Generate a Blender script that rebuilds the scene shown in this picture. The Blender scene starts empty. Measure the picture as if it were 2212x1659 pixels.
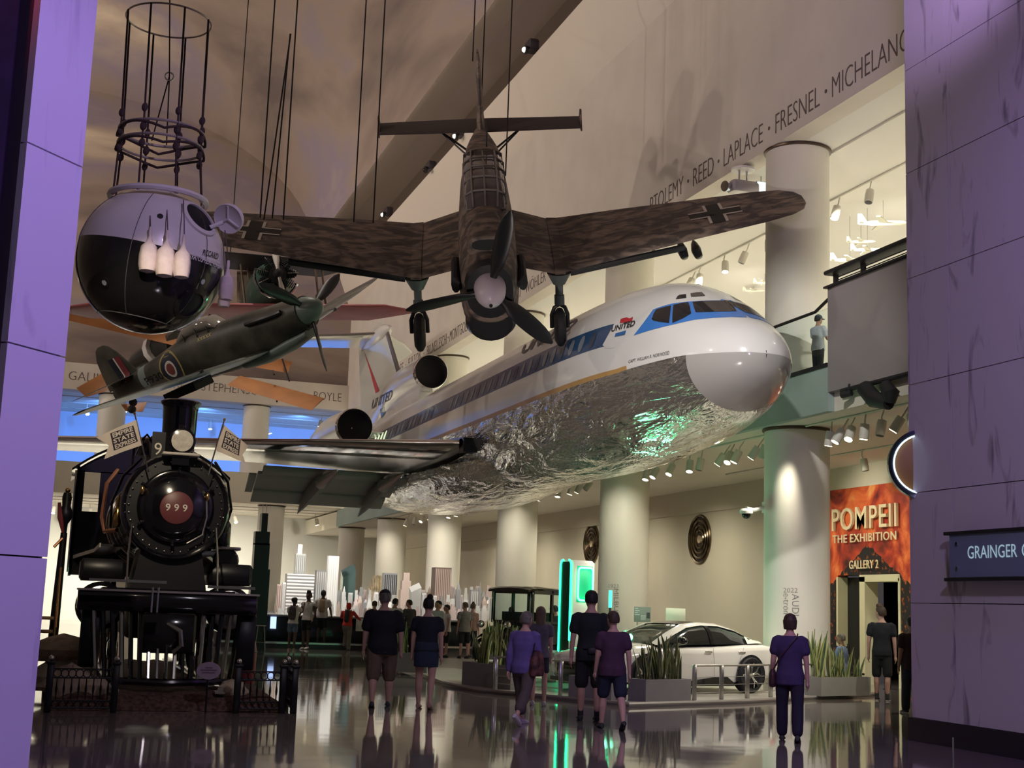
import bpy, bmesh, math, random
from math import sin, cos, pi, sqrt, radians
from mathutils import Vector, Matrix, Euler
from mathutils.bvhtree import BVHTree

S = bpy.context.scene
COL = S.collection
# ------------------------------------------------------------------ camera
FPX, CX, CY = 2950.0, 1106.0, 829.5
_up = Vector((649, 17930, -2950)).normalized()
_ax = Vector((125 - 1106.0, 829.5 - 1271, -2950.0)); _ax = (_ax - _up * _ax.dot(_up)).normalized()
_rt = _ax.cross(_up)
CR = Matrix((_rt, _ax, _up))              # camera axes -> world (X right wall, Y down the hall, Z up)
CAMP = Vector((0, 0, 1.6))
cam = bpy.data.cameras.new('camera'); cam.sensor_width = 36; cam.lens = 36 * FPX / 2212
cam.clip_end = 400
cam_o = bpy.data.objects.new('camera', cam); COL.objects.link(cam_o)
cam_o.matrix_world = Matrix.Translation(CAMP) @ CR.to_4x4()
S.camera = cam_o
def ray(x, y): return CR @ Vector((x - CX, CY - y, -FPX))
def atX(x, y, X): d = ray(x, y); return CAMP + d * (X / d.x)
def atY(x, y, Y): d = ray(x, y); return CAMP + d * (Y / d.y)
def atZ(x, y, Z): d = ray(x, y); return CAMP + d * ((Z - 1.6) / d.z)
def atD(x, y, D): return CAMP + ray(x, y) * (D / FPX)

# ------------------------------------------------------------------ world, exposure
W = bpy.data.worlds.new('world'); S.world = W; W.use_nodes = True
W.node_tree.nodes['Background'].inputs[0].default_value = (0.80, 0.70, 0.72, 1)
W.node_tree.nodes['Background'].inputs[1].default_value = 0.065
S.view_settings.view_transform = 'Standard'; S.view_settings.look = 'None'
S.view_settings.gamma = 1; S.view_settings.use_curve_mapping = False
S.view_settings.exposure = 0.0

# ------------------------------------------------------------------ lamps of the place and added fill spots
def area(name, loc, rot, sx, sy, power, col, spread=180):
    l = bpy.data.lights.new(name, 'AREA'); l.shape = 'RECTANGLE'; l.size = sx; l.size_y = sy
    l.energy = power; l.color = col; l.spread = radians(spread)
    o = bpy.data.objects.new(name, l); COL.objects.link(o); o.location = loc; o.rotation_euler = [radians(a) for a in rot]
    o.visible_camera = True
    return o
def spot(name, loc, target, power, col, angle=40, blend=.6, size=.15):
    l = bpy.data.lights.new(name, 'SPOT'); l.energy = power; l.color = col
    l.spot_size = radians(angle); l.spot_blend = blend; l.shadow_soft_size = size
    o = bpy.data.objects.new(name, l); COL.objects.link(o); o.location = loc
    o.rotation_euler = (Vector(target) - Vector(loc)).to_track_quat('-Z', 'Y').to_euler()
    return o
WARM = (1.0, .86, .62); CREAM = (1.0, .92, .76); PURP = (.50, .28, 1.0); COOL = (.85, .93, 1.0)
# upper gallery behind the right-hand colonnade: wide lamps on the ceiling track
for k in range(7): spot('gallery_lamp', (17.6, 20.5 + 8 * k, 11.6), (20.5, 21.5 + 8 * k, 6.6), 2200, (1.0, .94, .81), 165, 1, .12)
# ground floor exhibit: lamps on the soffit track
for k in range(8): spot('exhibit_lamp', (17.2, 22.4 + 5.6 * k, 5.4), (18.3, 22.8 + 5.6 * k, 0), 440, (1.0, .93, .74), 155, 1, .10)
for k in range(4): spot('exhibit_lamp', (14.7, 22.0 + 3.6 * k, 5.25), (12.0, 24.6 + 1.6 * k, .6), 560, CREAM, 90, .8, .10)
for k in range(3): spot('model_lamp', (7.5 + 2.8 * k, 47.0, 5.6), (8.5 + 2.4 * k, 51.5, 1.2), 2000, (1.0, .95, .88), 90, .8, .15)
# column washers on the soffit track, fill spots added to brighten the hall floor, a warm lamp on the locomotive
for k in range(4): spot('column_lamp', (13.7, 33.2 + 9.7 * k, 5.55), (15.1, 36.2 + 9.7 * k, 2.6), 330, CREAM, 70, .9, .10)
for k in range(4): spot('hall_fill', (4.5, 39 + 9 * k, 23.5), (5.0, 37 + 9 * k, 0), 4600, (1.0, .90, .78), 42, .8, .25)
spot('locomotive_lamp', (-.2, 12.2, 8.6), (1.35, 21.6, 3.5), 2300, (1.0, .84, .60), 21, .7, .15)
spot('poster_lamp', (17.6, 30.9, 5.3), (20.0, 30.9, 3.9), 170, CREAM, 100, .9, .08)
# far end of the hall
for k in range(5): spot('far_blue_lamp', (-4 + 5.5 * k, 77.5, 11.8), (-4 + 5.5 * k, 84, 8.2), 1000, (.10, .30, 1.0), 140, 1, .15)
for k in range(4): spot('far_lamp', (-1 + 5.5 * k, 78.5, 6.3), (-1 + 5.5 * k, 82, 0), 4200, CREAM, 150, 1, .15)
# unseen house fill spots added low on the left, washing the aircraft and the right wall; the cornice shades the cove above it
for k in range(5): spot('house_fill', (-16.5, 29 + 11 * k, 12.5), (14, 34 + 11 * k, 13.0), 2300, (1.0, .87, .78), 80, .9, .35)
for k in range(4): spot('vault_lamp', (-15.5, 20 + 16 * k, 17.6), (2, 26 + 16 * k, 27), 6800, (1.0, .82, .70), 120, 1, .3)
spot('nose_spot', (2.5, 9.5, 13.5), (11.5, 23.0, 6.6), 7500, (1.0, .97, .93), 26, .5, .25)
spot('uplight', (3.6, 14.5, .6), (14.5, 31.0, 15.2), 1700, (1.0, .86, .78), 46, .8, .12)
# purple wash of the entrance passage
spot('purple_wash', (6.0, 5.5, 8.5), (11.4, 13, 3.5), 1500, (.66, .52, 1.0), 85, 1, .4)
spot('purple_spot', (4.6, 5.0, 7.5), (-.6, 9.8, 3.4), 1700, (.48, .30, 1.0), 60, .8, .3)
spot('purple_spot', (8.6, 8.6, 13.5), (10.9, 12.2, 6.0), 900, (.38, .12, 1.0), 70, .9, .2)
spot('purple_spot', (4.0, 6.0, 12.0), (.9, 19.9, 6.9), 2400, (.72, .55, 1.0), 15, .5, .2)
spot('passage_lamp', (4.5, 9.5, 9.5), (5.0, 15.5, 0), 1100, (.95, .84, 1.0), 65, 1, .3)
spot('purple_spot', (8.5, 12.0, 9.0), (14.5, 24.0, 17.5), 1300, (.62, .40, 1.0), 70, 1, .3)
spot('red_lamp', (-3.6, 7.6, 8.6), (-1.6, 9.95, 7.2), 500, (1.0, .05, .10), 40, 1, .2)

# ------------------------------------------------------------------ materials
MATS = {}
def mat(name, col, rough=.5, metal=0, var=0, vscale=4, bump=0, bscale=30, spec=.5, coat=0, emit=None, es=0, trans=0, ior=1.45, alpha=1, stretch=None, col2=None, detail=4):
    if name in MATS: return MATS[name]
    m = bpy.data.materials.new(name); m.use_nodes = True; nt = m.node_tree; b = nt.nodes['Principled BSDF']
    I = b.inputs; c = (*col, 1)
    I['Base Color'].default_value = c; I['Roughness'].default_value = rough; I['Metallic'].default_value = metal
    I['Specular IOR Level'].default_value = spec; I['Coat Weight'].default_value = coat; I['Coat Roughness'].default_value = .06
    I['IOR'].default_value = ior; I['Transmission Weight'].default_value = trans; I['Alpha'].default_value = alpha
    if emit: I['Emission Color'].default_value = (*emit, 1); I['Emission Strength'].default_value = es
    if var or bump or col2:
        tc = nt.nodes.new('ShaderNodeTexCoord'); mp = nt.nodes.new('ShaderNodeMapping')
        nt.links.new(tc.outputs['Object'], mp.inputs[0])
        if stretch: mp.inputs['Scale'].default_value = stretch
    if var or col2:
        n = nt.nodes.new('ShaderNodeTexNoise'); n.inputs['Scale'].default_value = vscale; n.inputs['Detail'].default_value = detail
        nt.links.new(mp.outputs[0], n.inputs['Vector'])
        r = nt.nodes.new('ShaderNodeValToRGB'); r.color_ramp.elements[0].position = .35; r.color_ramp.elements[1].position = .65
        v = var
        lo = [max(0, x * (1 - v)) for x in col]; hi = [min(1, x * (1 + v)) for x in (col2 or col)]
        r.color_ramp.elements[0].color = (*lo, 1); r.color_ramp.elements[1].color = (*hi, 1)
        nt.links.new(n.outputs['Fac'], r.inputs[0]); nt.links.new(r.outputs[0], I['Base Color'])
    if bump:
        n2 = nt.nodes.new('ShaderNodeTexNoise'); n2.inputs['Scale'].default_value = bscale; n2.inputs['Detail'].default_value = detail
        nt.links.new(mp.outputs[0], n2.inputs['Vector'])
        bp = nt.nodes.new('ShaderNodeBump'); bp.inputs['Strength'].default_value = bump; bp.inputs['Distance'].default_value = .02
        nt.links.new(n2.outputs['Fac'], bp.inputs['Height']); nt.links.new(bp.outputs[0], I['Normal'])
    MATS[name] = m
    return m
def nodes_of(m): return m.node_tree.nodes, m.node_tree.links, m.node_tree.nodes['Principled BSDF']

# ------------------------------------------------------------------ mesh builder
class MB:
    def __init__(s): s.v = []; s.f = []; s.mi = []; s.cur = 0; s.M = None
    def add(s, vs, fs):
        o = len(s.v)
        if s.M is not None: vs = [s.M @ Vector(v) for v in vs]
        s.v += [tuple(v) for v in vs]; s.f += [tuple(i + o for i in f) for f in fs]; s.mi += [s.cur] * len(fs)
        return s
    def bx(s, x0, x1, y0, y1, z0, z1):
        return s.add([(x0, y0, z0), (x1, y0, z0), (x1, y1, z0), (x0, y1, z0), (x0, y0, z1), (x1, y0, z1), (x1, y1, z1), (x0, y1, z1)],
                     [(0, 3, 2, 1), (4, 5, 6, 7), (0, 1, 5, 4), (1, 2, 6, 5), (2, 3, 7, 6), (3, 0, 4, 7)])
    def cbx(s, x0, x1, y0, y1, z0, z1, c=.01):
        """box with chamfered edges"""
        c = min(c, (x1 - x0) / 2.2, (y1 - y0) / 2.2, (z1 - z0) / 2.2)
        a = [(x0 + c, y0), (x1 - c, y0), (x1, y0 + c), (x1, y1 - c), (x1 - c, y1), (x0 + c, y1), (x0, y1 - c), (x0, y0 + c)]
        cx, cy = (x0 + x1) / 2, (y0 + y1) / 2
        def ins(p): return (p[0] + (c if p[0] < cx else -c) * .7, p[1] + (c if p[1] < cy else -c) * .7)
        rings = [[(*ins(p), z0) for p in a], [(*p, z0 + c) for p in a], [(*p, z1 - c) for p in a], [(*ins(p), z1) for p in a]]
        return s.loft(rings, True, True)
    def loft(s, rings, cap0=True, cap1=True, closed=True):
        n = len(rings[0]); vs = [p for r in rings for p in r]; fs = []
        m = n if closed else n - 1
        for i in range(len(rings) - 1):
            for j in range(m):
                k = (j + 1) % n
                fs.append((i * n + j, i * n + k, (i + 1) * n + k, (i + 1) * n + j))
        if cap0: fs.append(tuple(reversed(range(n))))
        if cap1: fs.append(tuple((len(rings) - 1) * n + j for j in range(n)))
        return s.add(vs, fs)
    def tube(s, pts, r, n=8, caps=True, closed=False, flat=1.0):
        P = [Vector(p) for p in pts]; m = len(P)
        rr = r if isinstance(r, (list, tuple)) else [r] * m
        rings = []; prev = None
        for i in range(m):
            if closed: t = P[(i + 1) % m] - P[i - 1]
            else: t = P[min(i + 1, m - 1)] - P[max(i - 1, 0)]
            if t.length < 1e-9: t = Vector((0, 0, 1))
            t.normalize()
            if prev is None:
                u = t.orthogonal() if abs(t.z) > .95 else t.cross(Vector((0, 0, 1)))
                u.normalize()
            else:
                u = prev - t * prev.dot(t)
                if u.length < 1e-6: u = t.orthogonal()
                u.normalize()
            prev = u; w = t.cross(u)
            rings.append([P[i] + (u * cos(2 * pi * j / n) + w * sin(2 * pi * j / n) * flat) * rr[i] for j in range(n)])
        if closed: rings.append(rings[0]); caps = False
        return s.loft(rings, caps, caps)
    def cyl(s, a, b, r, n=16, r2=None): return s.tube([a, b], [r, r if r2 is None else r2], n)
    def lathe(s, prof, n=24, o=(0, 0, 0), axis='Z', cap=True, arc=None):
        o = Vector(o); rings = []
        for r, h in prof:
            ring = []
            for j in range(n):
                a = 2 * pi * j / n
                if axis == 'Z': q = Vector((r * cos(a), r * sin(a), h))
                elif axis == 'Y': q = Vector((r * cos(a), h, -r * sin(a)))
                else: q = Vector((h, r * cos(a), r * sin(a)))
                ring.append(o + q)
            rings.append(ring)
        return s.loft(rings, cap, cap)
    def ball(s, c, r, nu=16, nv=10):
        rx, ry, rz = r if isinstance(r, (tuple, list)) else (r, r, r)
        rings = []
        for i in range(nv + 1):
            a = -pi / 2 + pi * i / nv; a = max(-pi / 2 + .02, min(pi / 2 - .02, a))
            rings.append([(c[0] + rx * cos(a) * cos(2 * pi * j / nu), c[1] + ry * cos(a) * sin(2 * pi * j / nu), c[2] + rz * sin(a)) for j in range(nu)])
        return s.loft(rings)
    def prism(s, poly, d0, d1, plane='XZ'):
        """extrude a 2D polygon; plane XZ -> depth along Y, XY -> Z, YZ -> X"""
        def P(p, d): return (p[0], d, p[1]) if plane == 'XZ' else (p[0], p[1], d) if plane == 'XY' else (d, p[0], p[1])
        n = len(poly); vs = [P(p, d0) for p in poly] + [P(p, d1) for p in poly]
        fs = [tuple(range(n)), tuple(reversed(range(n, 2 * n)))] + [(i, i + n, (i + 1) % n + n, (i + 1) % n) for i in range(n)]
        return s.add(vs, fs)
    def ring(s, c, R, r, axis='Y', n=32, m=8):
        pts = []
        for j in range(n):
            a = 2 * pi * j / n
            q = {'Y': (cos(a) * R, 0, sin(a) * R), 'Z': (cos(a) * R, sin(a) * R, 0), 'X': (0, cos(a) * R, sin(a) * R)}[axis]
            pts.append(Vector(c) + Vector(q))
        return s.tube(pts, r, m, closed=True)
    def build(s, name, m, parent=None, world=False, smooth=True, angle=38):
        me = bpy.data.meshes.new(name)
        vs = s.v
        if world and parent is not None:
            L = parent.location if parent.parent is None else parent['_w']
            vs = [(a - L[0], b - L[1], c - L[2]) for a, b, c in vs]
        me.from_pydata(vs, [], s.f)
        for q in (m if isinstance(m, (list, tuple)) else [m]): me.materials.append(q)
        if len(me.materials) > 1: me.polygons.foreach_set('material_index', s.mi)
        bm = bmesh.new(); bm.from_mesh(me); bmesh.ops.recalc_face_normals(bm, faces=bm.faces); bm.to_mesh(me); bm.free()
        if smooth:
            me.polygons.foreach_set('use_smooth', [True] * len(me.polygons)); me.set_sharp_from_angle(angle=radians(angle))
        me.update()
        o = bpy.data.objects.new(name, me); COL.objects.link(o)
        if parent is not None: o.parent = parent
        return o
def tag(o, label=None, cat=None, group=None, kind=None):
    if label: o['label'] = label
    if cat: o['category'] = cat
    if group: o['group'] = group
    if kind: o['kind'] = kind
    return o
def thing(name, label, cat, loc=(0, 0, 0), rz=0, group=None):
    o = bpy.data.objects.new(name, None); COL.objects.link(o); o.empty_display_size = .2
    o.location = loc; o.rotation_euler = (0, 0, rz)
    return tag(o, label, cat, group)
def copy_tree(o, parent=None):
    c = o.copy(); COL.objects.link(c)
    if parent is not None: c.parent = parent
    for ch in [x for x in o.children]: copy_tree(ch, c)
    return c
def struct(name, mb, m, label=None, parent=None, **k):
    o = mb.build(name, m, parent, **k)
    if parent is None: o['kind'] = 'structure'
    if label: o['label'] = label
    return o
def text_mesh(body, size=1, shear=0, extrude=0, align='LEFT', offset=0, spacing=1):
    """letters as bare mesh data: (vertices in the XY plane, faces)"""
    cu = bpy.data.curves.new('t', 'FONT'); cu.body = body; cu.size = size; cu.shear = shear; cu.extrude = extrude
    cu.align_x = align; cu.offset = offset; cu.resolution_u = 3; cu.space_character = spacing
    o = bpy.data.objects.new('t', cu); COL.objects.link(o)
    dg = bpy.context.evaluated_depsgraph_get(); e = o.evaluated_get(dg); me = e.to_mesh()
    vs = [v.co.copy() for v in me.vertices]; fs = [tuple(p.vertices) for p in me.polygons]
    e.to_mesh_clear(); bpy.data.objects.remove(o); bpy.data.curves.remove(cu)
    return vs, fs
def letters(name, body, fn, m, parent=None, size=1, world=False, width=None, height=None, cut=0, **k):
    """text mapped through fn(x, y, z) -> point; stretched to a given width and cap height"""
    vs, fs = text_mesh(body, size, **k)
    x0 = min(v.x for v in vs); x1 = max(v.x for v in vs); y0 = min(v.y for v in vs); y1 = max(v.y for v in vs)
    sx = width / (x1 - x0) if width else 1; sy = height / (y1 - y0) if height else (sx if width else 1)
    if cut:
        bm = bmesh.new(); q = [bm.verts.new(v) for v in vs]
        for f in fs:
            try: bm.faces.new([q[i] for i in f])
            except ValueError: pass
        for i in range(1, cut):
            bmesh.ops.bisect_plane(bm, geom=bm.verts[:] + bm.edges[:] + bm.faces[:], plane_co=(0, y0 + (y1 - y0) * i / cut, 0), plane_no=(0, 1, 0))
        bm.verts.index_update(); vs = [v.co.copy() for v in bm.verts]; fs = [tuple(v.index for v in f.verts) for f in bm.faces]; bm.free()
    b = MB(); b.add([fn((v.x - x0) * sx, (v.y - y0) * sy, v.z) for v in vs], fs)
    return b.build(name, m, parent, world, smooth=False)
def ordinal(n):
    a = ['', 'first', 'second', 'third', 'fourth', 'fifth', 'sixth', 'seventh', 'eighth', 'ninth', 'tenth', 'eleventh', 'twelfth', 'thirteenth', 'fourteenth', 'fifteenth', 'sixteenth', 'seventeenth', 'eighteenth', 'nineteenth']
    if n < 20: return a[n]
    t = ['', '', 'twent', 'thirt', 'fort'][n // 10]
    return t + 'ieth' if n % 10 == 0 else t + 'y-' + a[n % 10]
BLK = mat('black_gloss', (.006, .006, .008), .22, 0, coat=.5)
BLKM = mat('black_matte', (.012, .012, .013), .6)
STEEL = mat('brushed_steel', (.55, .54, .52), .32, 1)
CHROME = mat('chrome', (.8, .8, .8), .08, 1)
DKMET = mat('dark_metal', (.05, .05, .055), .4, .8)
WHITE = mat('white_paint', (.78, .76, .72), .4)
GLASS = mat('clear_glass', (.85, .95, .93), .02, trans=1, ior=1.1)
LAMP = mat('lamp_glow', (1, 1, 1), .5, emit=(1, .88, .68), es=30)
RUBBER = mat('black_rubber', (.012, .012, .014), .7)
# ================================================================== STRUCTURE
# --- materials of the shell
def cloud_mat():
    m = mat('cloud_projection', (.3, .24, .2), .9); N, L, b = nodes_of(m)  # the cloud projection is put into the surface colour
    tc = N.new('ShaderNodeTexCoord'); mp = N.new('ShaderNodeMapping'); mp.inputs['Scale'].default_value = (.045, .03, .14)
    L.new(tc.outputs['Object'], mp.inputs[0])
    n = N.new('ShaderNodeTexNoise'); n.inputs['Scale'].default_value = 1.6; n.inputs['Detail'].default_value = 7; n.inputs['Distortion'].default_value = .5
    L.new(mp.outputs[0], n.inputs['Vector'])
    r = N.new('ShaderNodeValToRGB'); E = r.color_ramp.elements
    E[0].position = .33; E[0].color = (.17, .135, .125, 1); E[1].position = .70; E[1].color = (.70, .60, .46, 1)
    e = E.new(.47); e.color = (.34, .27, .22, 1); e = E.new(.56); e.color = (.29, .245, .30, 1); e = E.new(.63); e.color = (.44, .36, .30, 1)
    L.new(n.outputs['Fac'], r.inputs[0]); L.new(r.outputs[0], b.inputs['Base Color'])
    return m
CLOUD = cloud_mat()
PLASTER = mat('plaster', (.62, .57, .50), .85, var=.04, vscale=.8)
PLASTER2 = mat('plaster_cream', (.72, .67, .55), .8, var=.03, vscale=.6)
SOFFIT = mat('soffit_paint', (.70, .66, .56), .55, var=.03, vscale=.5)
COLM = mat('column_paint', (.72, .69, .60), .55, var=.02, vscale=1)
def floor_mat():
    m = mat('polished_terrazzo', (.1, .09, .08), .06, spec=.9); N, L, b = nodes_of(m)
    b.inputs['IOR'].default_value = 1.95
    tc = N.new('ShaderNodeTexCoord')
    n = N.new('ShaderNodeTexNoise'); n.inputs['Scale'].default_value = 55; n.inputs['Detail'].default_value = 3
    L.new(tc.outputs['Object'], n.inputs['Vector'])
    r = N.new('ShaderNodeValToRGB'); r.color_ramp.elements[0].position = .35; r.color_ramp.elements[1].position = .7
    r.color_ramp.elements[0].color = (.14, .12, .11, 1); r.color_ramp.elements[1].color = (.24, .21, .195, 1)
    L.new(n.outputs['Fac'], r.inputs[0])
    br = N.new('ShaderNodeTexBrick'); br.inputs['Scale'].default_value = .42; br.offset = 0
    br.inputs['Color1'].default_value = (1, 1, 1, 1); br.inputs['Color2'].default_value = (.86, .86, .86, 1); br.inputs['Mortar'].default_value = (.5, .5, .5, 1)
    br.inputs['Mortar Size'].default_value = .003; br.inputs['Brick Width'].default_value = .9; br.inputs['Row Height'].default_value = .9
    L.new(tc.outputs['Object'], br.inputs['Vector'])
    mx = N.new('ShaderNodeMixRGB'); mx.blend_type = 'MULTIPLY'; mx.inputs[0].default_value = 1
    L.new(r.outputs[0], mx.inputs[1]); L.new(br.outputs[0], mx.inputs[2]); L.new(mx.outputs[0], b.inputs['Base Color'])
    n2 = N.new('ShaderNodeTexNoise'); n2.inputs['Scale'].default_value = 1.3; n2.inputs['Detail'].default_value = 1
    L.new(tc.outputs['Object'], n2.inputs['Vector'])
    bp = N.new('ShaderNodeBump'); bp.inputs['Strength'].default_value = .035; bp.inputs['Distance'].default_value = .05
    L.new(n2.outputs['Fac'], bp.inputs['Height']); L.new(bp.outputs[0], b.inputs['Normal'])
    return m
b = MB(); b.bx(-30, 42, -12, 96, -.2, 0); struct('floor', b, floor_mat(), 'polished grey terrazzo floor reflecting the hall')

# --- right side of the hall
b = MB(); b.bx(14.5, 15.0, 12, 75.2, 12.13, 18.0); WR = struct('wall_right', b, PLASTER, 'plain wall with a carved frieze of names above the colonnade')
# cornice: lit sloping face, lip and the trough behind it
b = MB(); b.prism([(14.52, 17.97), (14.30, 18.25), (13.72, 19.75), (13.66, 19.95), (13.9, 20.0), (14.1, 19.9), (15.2, 19.3), (15.2, 17.97)], 6, 75.2, 'XZ')
struct('trim_1', b, mat('cornice_paint', (.70, .64, .55), .8), 'wide sloping cornice running along the right wall')
def vault_pts():
    pts = [(15.2, 19.3), (15.7, 20.4), (15.9, 21.8), (15.4, 23.0), (14.2, 23.3), (13.0, 22.6), (12.0, 21.34)]  # recess deepened in shape to keep this band dark
    return pts
b = MB(); q = vault_pts(); rings = []
for y in (4, 75.2): rings.append([(x, y, z) for x, z in q] + [(x, y, z + .35) for x, z in reversed(q)])
b.loft(rings); struct('trim_2', b, mat('cove_paint', (.62, .56, .50), .9), 'smooth cove band between cornice and clouded vault')
# barrel vault: from x = 12 over the crown at x = -2.5 to x = -17
b = MB(); rings = []
arc = [(12.0 - 14.5 + 14.5 * cos(a), 21.3 + 7.5 * sin(a)) for a in [pi * i / 28 for i in range(29)]]
for y in (4, 30, 52, 75.3): rings.append([(x, y, z) for x, z in arc] + [(x * 1.02, y, z + .4) for x, z in reversed(arc)])
b.loft(rings); struct('ceiling', b, CLOUD, 'barrel vault with projected dusky clouds in its colour')
# far end wall: arched, clouds above, plaster frieze band below
poly = [(16, 13.4), (16, 21)] + [(x, z) for x, z in arc] + [(-17.5, 21), (-17.5, 13.4)]
b = MB(); b.prism([(-19.5, 13.55), (16, 13.55), (16, 21), *arc, (-19.5, 21)], 75.0, 75.6, 'XZ'); struct('wall_far', b, CLOUD, 'arched end wall with projected clouds in its colour')
b = MB(); b.bx(-19.5, 15.0, 74.5, 75.6, 12.13, 13.55); WF = struct('wall_far_frieze', b, PLASTER, 'frieze of carved names across the far end')
b = MB(); b.bx(-19.5, 14.6, 74.5, 75.6, 6.7, 8.35); struct('wall_far_parapet', b, PLASTER2, 'plain gallery parapet across the far end')
b = MB(); b.bx(-20, 30, 84.0, 84.4, 7.2, 12.2); struct('wall_far_gallery', b, mat('gallery_blue_wall', (.62, .68, .78), .8), 'blue lit back wall of the far gallery')
b = MB(); b.bx(-20, 30, 86.0, 86.4, 0, 6.9); struct('wall_far_ground', b, mat('pale_grey_wall', (.52, .52, .48), .8), 'pale back wall of the far ground floor')
b = MB(); b.bx(-20, 30, 75.6, 86.4, 6.7, 7.2); struct('ceiling_far_ground', b, SOFFIT)
b = MB(); b.bx(-20, 30, 75.6, 84.4, 12.13, 12.5); struct('ceiling_far_gallery', b, SOFFIT)
b = MB(); b.bx(-20, -19.4, 12, 86, 0, 22); struct('wall_left', b, PLASTER)

# --- right gallery: slab, soffits, back walls
b = MB(); b.bx(14.45, 26, 10, 86, 5.72, 6.6); struct('ceiling_ground', b, SOFFIT, 'soffit of the gallery above the car exhibit')
b = MB(); b.bx(15.0, 27, 10, 86, 12.13, 12.5); struct('ceiling_gallery', b, mat('gallery_ceiling', (.68, .66, .62), .8), 'cream gallery ceiling behind the colonnade')
b = MB(); b.bx(25.6, 26, 10, 86, 9.6, 12.2); struct('wall_gallery', b, mat('gallery_wall', (.74, .69, .56), .8), 'cream back wall of the gallery')
b = MB(); b.bx(25.55, 25.95, 10, 86, 6.6, 9.6); struct('wall_gallery_mural', b, mat('sky_mural', (.36, .47, .55), .8, var=.18, vscale=.35), 'painted blue sky along the lower gallery wall')
b = MB(); b.bx(20, 20.4, 33.4, 86, 0, 5.75); struct('wall_back_right', b, mat('exhibit_wall', (.63, .58, .46), .8, var=.03, vscale=.5), 'beige back wall of the car exhibit')
b = MB(); b.bx(19.9, 20.0, 33.4, 86, 4.95, 5.72); struct('trim_3', b, mat('exhibit_wall_band', (.60, .54, .44), .8))

# --- columns
def column(x, y, z0, z1, r, label):
    t = thing('column', label, 'column', (x, y, z0))
    h = z1 - z0
    b = MB(); b.lathe([(r, 0), (r, h - .06), (r, h - .03)], 40); b.build('shaft', COLM, t)
    b = MB(); b.lathe([(r + .002, h - .07), (r + .045, h - .06), (r + .05, h - .02), (r + .002, h - .0)], 40, cap=False); b.build('bronze_ring', mat('bronze', (.10, .07, .05), .35, .8), t)
    return t
names = ['nearest thick round column, left of the eruption poster', 'thick round column just left of the white car roof', 'round column behind the black vintage car',
         'round column behind the crowd at the city model', 'distant round column above the man in the cap', 'farthest round ground column of the right row']
for k in range(6):
    column(15.2, 26.5 + 9.7 * k, 0, 5.72, .71, names[k])
    column(15.2, 26.5 + 9.7 * k, 6.6, 12.13, .71, ['upper gallery column right of the fighter wing tip', 'upper gallery column between the airliner cockpit and the fighter wing', 'upper gallery column behind the fighter propeller',
        'upper gallery column behind the airliner roof', 'upper gallery column above the tail engine', 'upper gallery column behind the airliner fin'][k])
column(9.6, 75.4, 8.35, 12.13, .72, 'far gallery column against the blue light, behind the chimney')
column(1.95, 75.4, 8.35, 12.13, .72, 'far gallery column against the blue light, above the white flag')
column(10.75, 75.4, 0, 6.7, .72, 'far ground column behind the black tower model')
column(3.2, 75.4, 0, 6.7, .72, 'far ground column hidden mostly by the locomotive')

# --- carved names
CARVE = mat('carved_letter', (.13, .10, .09), .9)
def frieze_right(body, ya, yb):
    letters('letters', body, lambda x, y, z: (14.494 - z, ya - x, 12.37 + y), CARVE, WR, width=ya - yb, height=.46, extrude=.004, offset=-.016)
for body, ya, yb in (('MICHELANGELO', 23.85, 20.2), ('FRESNEL', 26.25, 24.35), ('LAPLACE', 28.8, 26.85), ('REED', 30.5, 29.35), ('PTOLEMY', 33.2, 31.1),
                     ('WÖHLER', 43.8, 41.7), ('FERMI', 45.9, 44.35), ('MONTGOLFIER', 53.5, 50.1), ('BRUNELLESCHI', 57.2, 54.0), ('FULTON', 60.6, 58.3), ('MORSE', 64.0, 61.6), ('NEWTON', 49.4, 47.3)):
    frieze_right(body, ya, yb)
b = MB()
for y in (24.1, 26.55, 29.08, 30.8, 44.07, 53.75, 49.75, 57.75, 61.1): b.cyl((14.49, y, 12.6), (14.51, y, 12.6), .045, 10)
b.build('dot', CARVE, WR)
for body, xa, xb in (('GALILEO', -.4, 2.1), ('WRIGHT', 3.9, 5.5), ('STEPHENSON', 6.45, 9.94), ('BOYLE', 12.55, 14.1)):
    letters('letters', body, lambda x, y, z: (xa + x, 74.494 - z, 12.62 + y), CARVE, WF, width=xb - xa, height=.46, extrude=.004, offset=-.016)

# --- marble of the entrance passage
def marble(name, base, vein):
    m = mat(name, base, .3); N, L, b = nodes_of(m)
    tc = N.new('ShaderNodeTexCoord'); mp = N.new('ShaderNodeMapping'); mp.inputs['Scale'].default_value = (2.2, 2.2, .5); mp.inputs['Rotation'].default_value = (0.12, .1, 0)
    L.new(tc.outputs['Object'], mp.inputs[0])
    n = N.new('ShaderNodeTexNoise'); n.inputs['Scale'].default_value = 1.5; n.inputs['Detail'].default_value = 6; n.inputs['Distortion'].default_value = .9
    L.new(mp.outputs[0], n.inputs['Vector'])
    r = N.new('ShaderNodeValToRGB'); E = r.color_ramp.elements; E[0].position = .30; E[0].color = (*vein, 1); E[1].position = .42; E[1].color = (*base, 1)
    L.new(n.outputs['Fac'], r.inputs[0]); L.new(r.outputs[0], b.inputs['Base Color'])
    return m
MARB = marble('veined_marble', (.60, .57, .58), (.26, .24, .26))
MARBL = marble('pale_marble', (.72, .70, .74), (.55, .52, .58))
JOINT = mat('marble_joint', (.10, .08, .10), .8)
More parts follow.
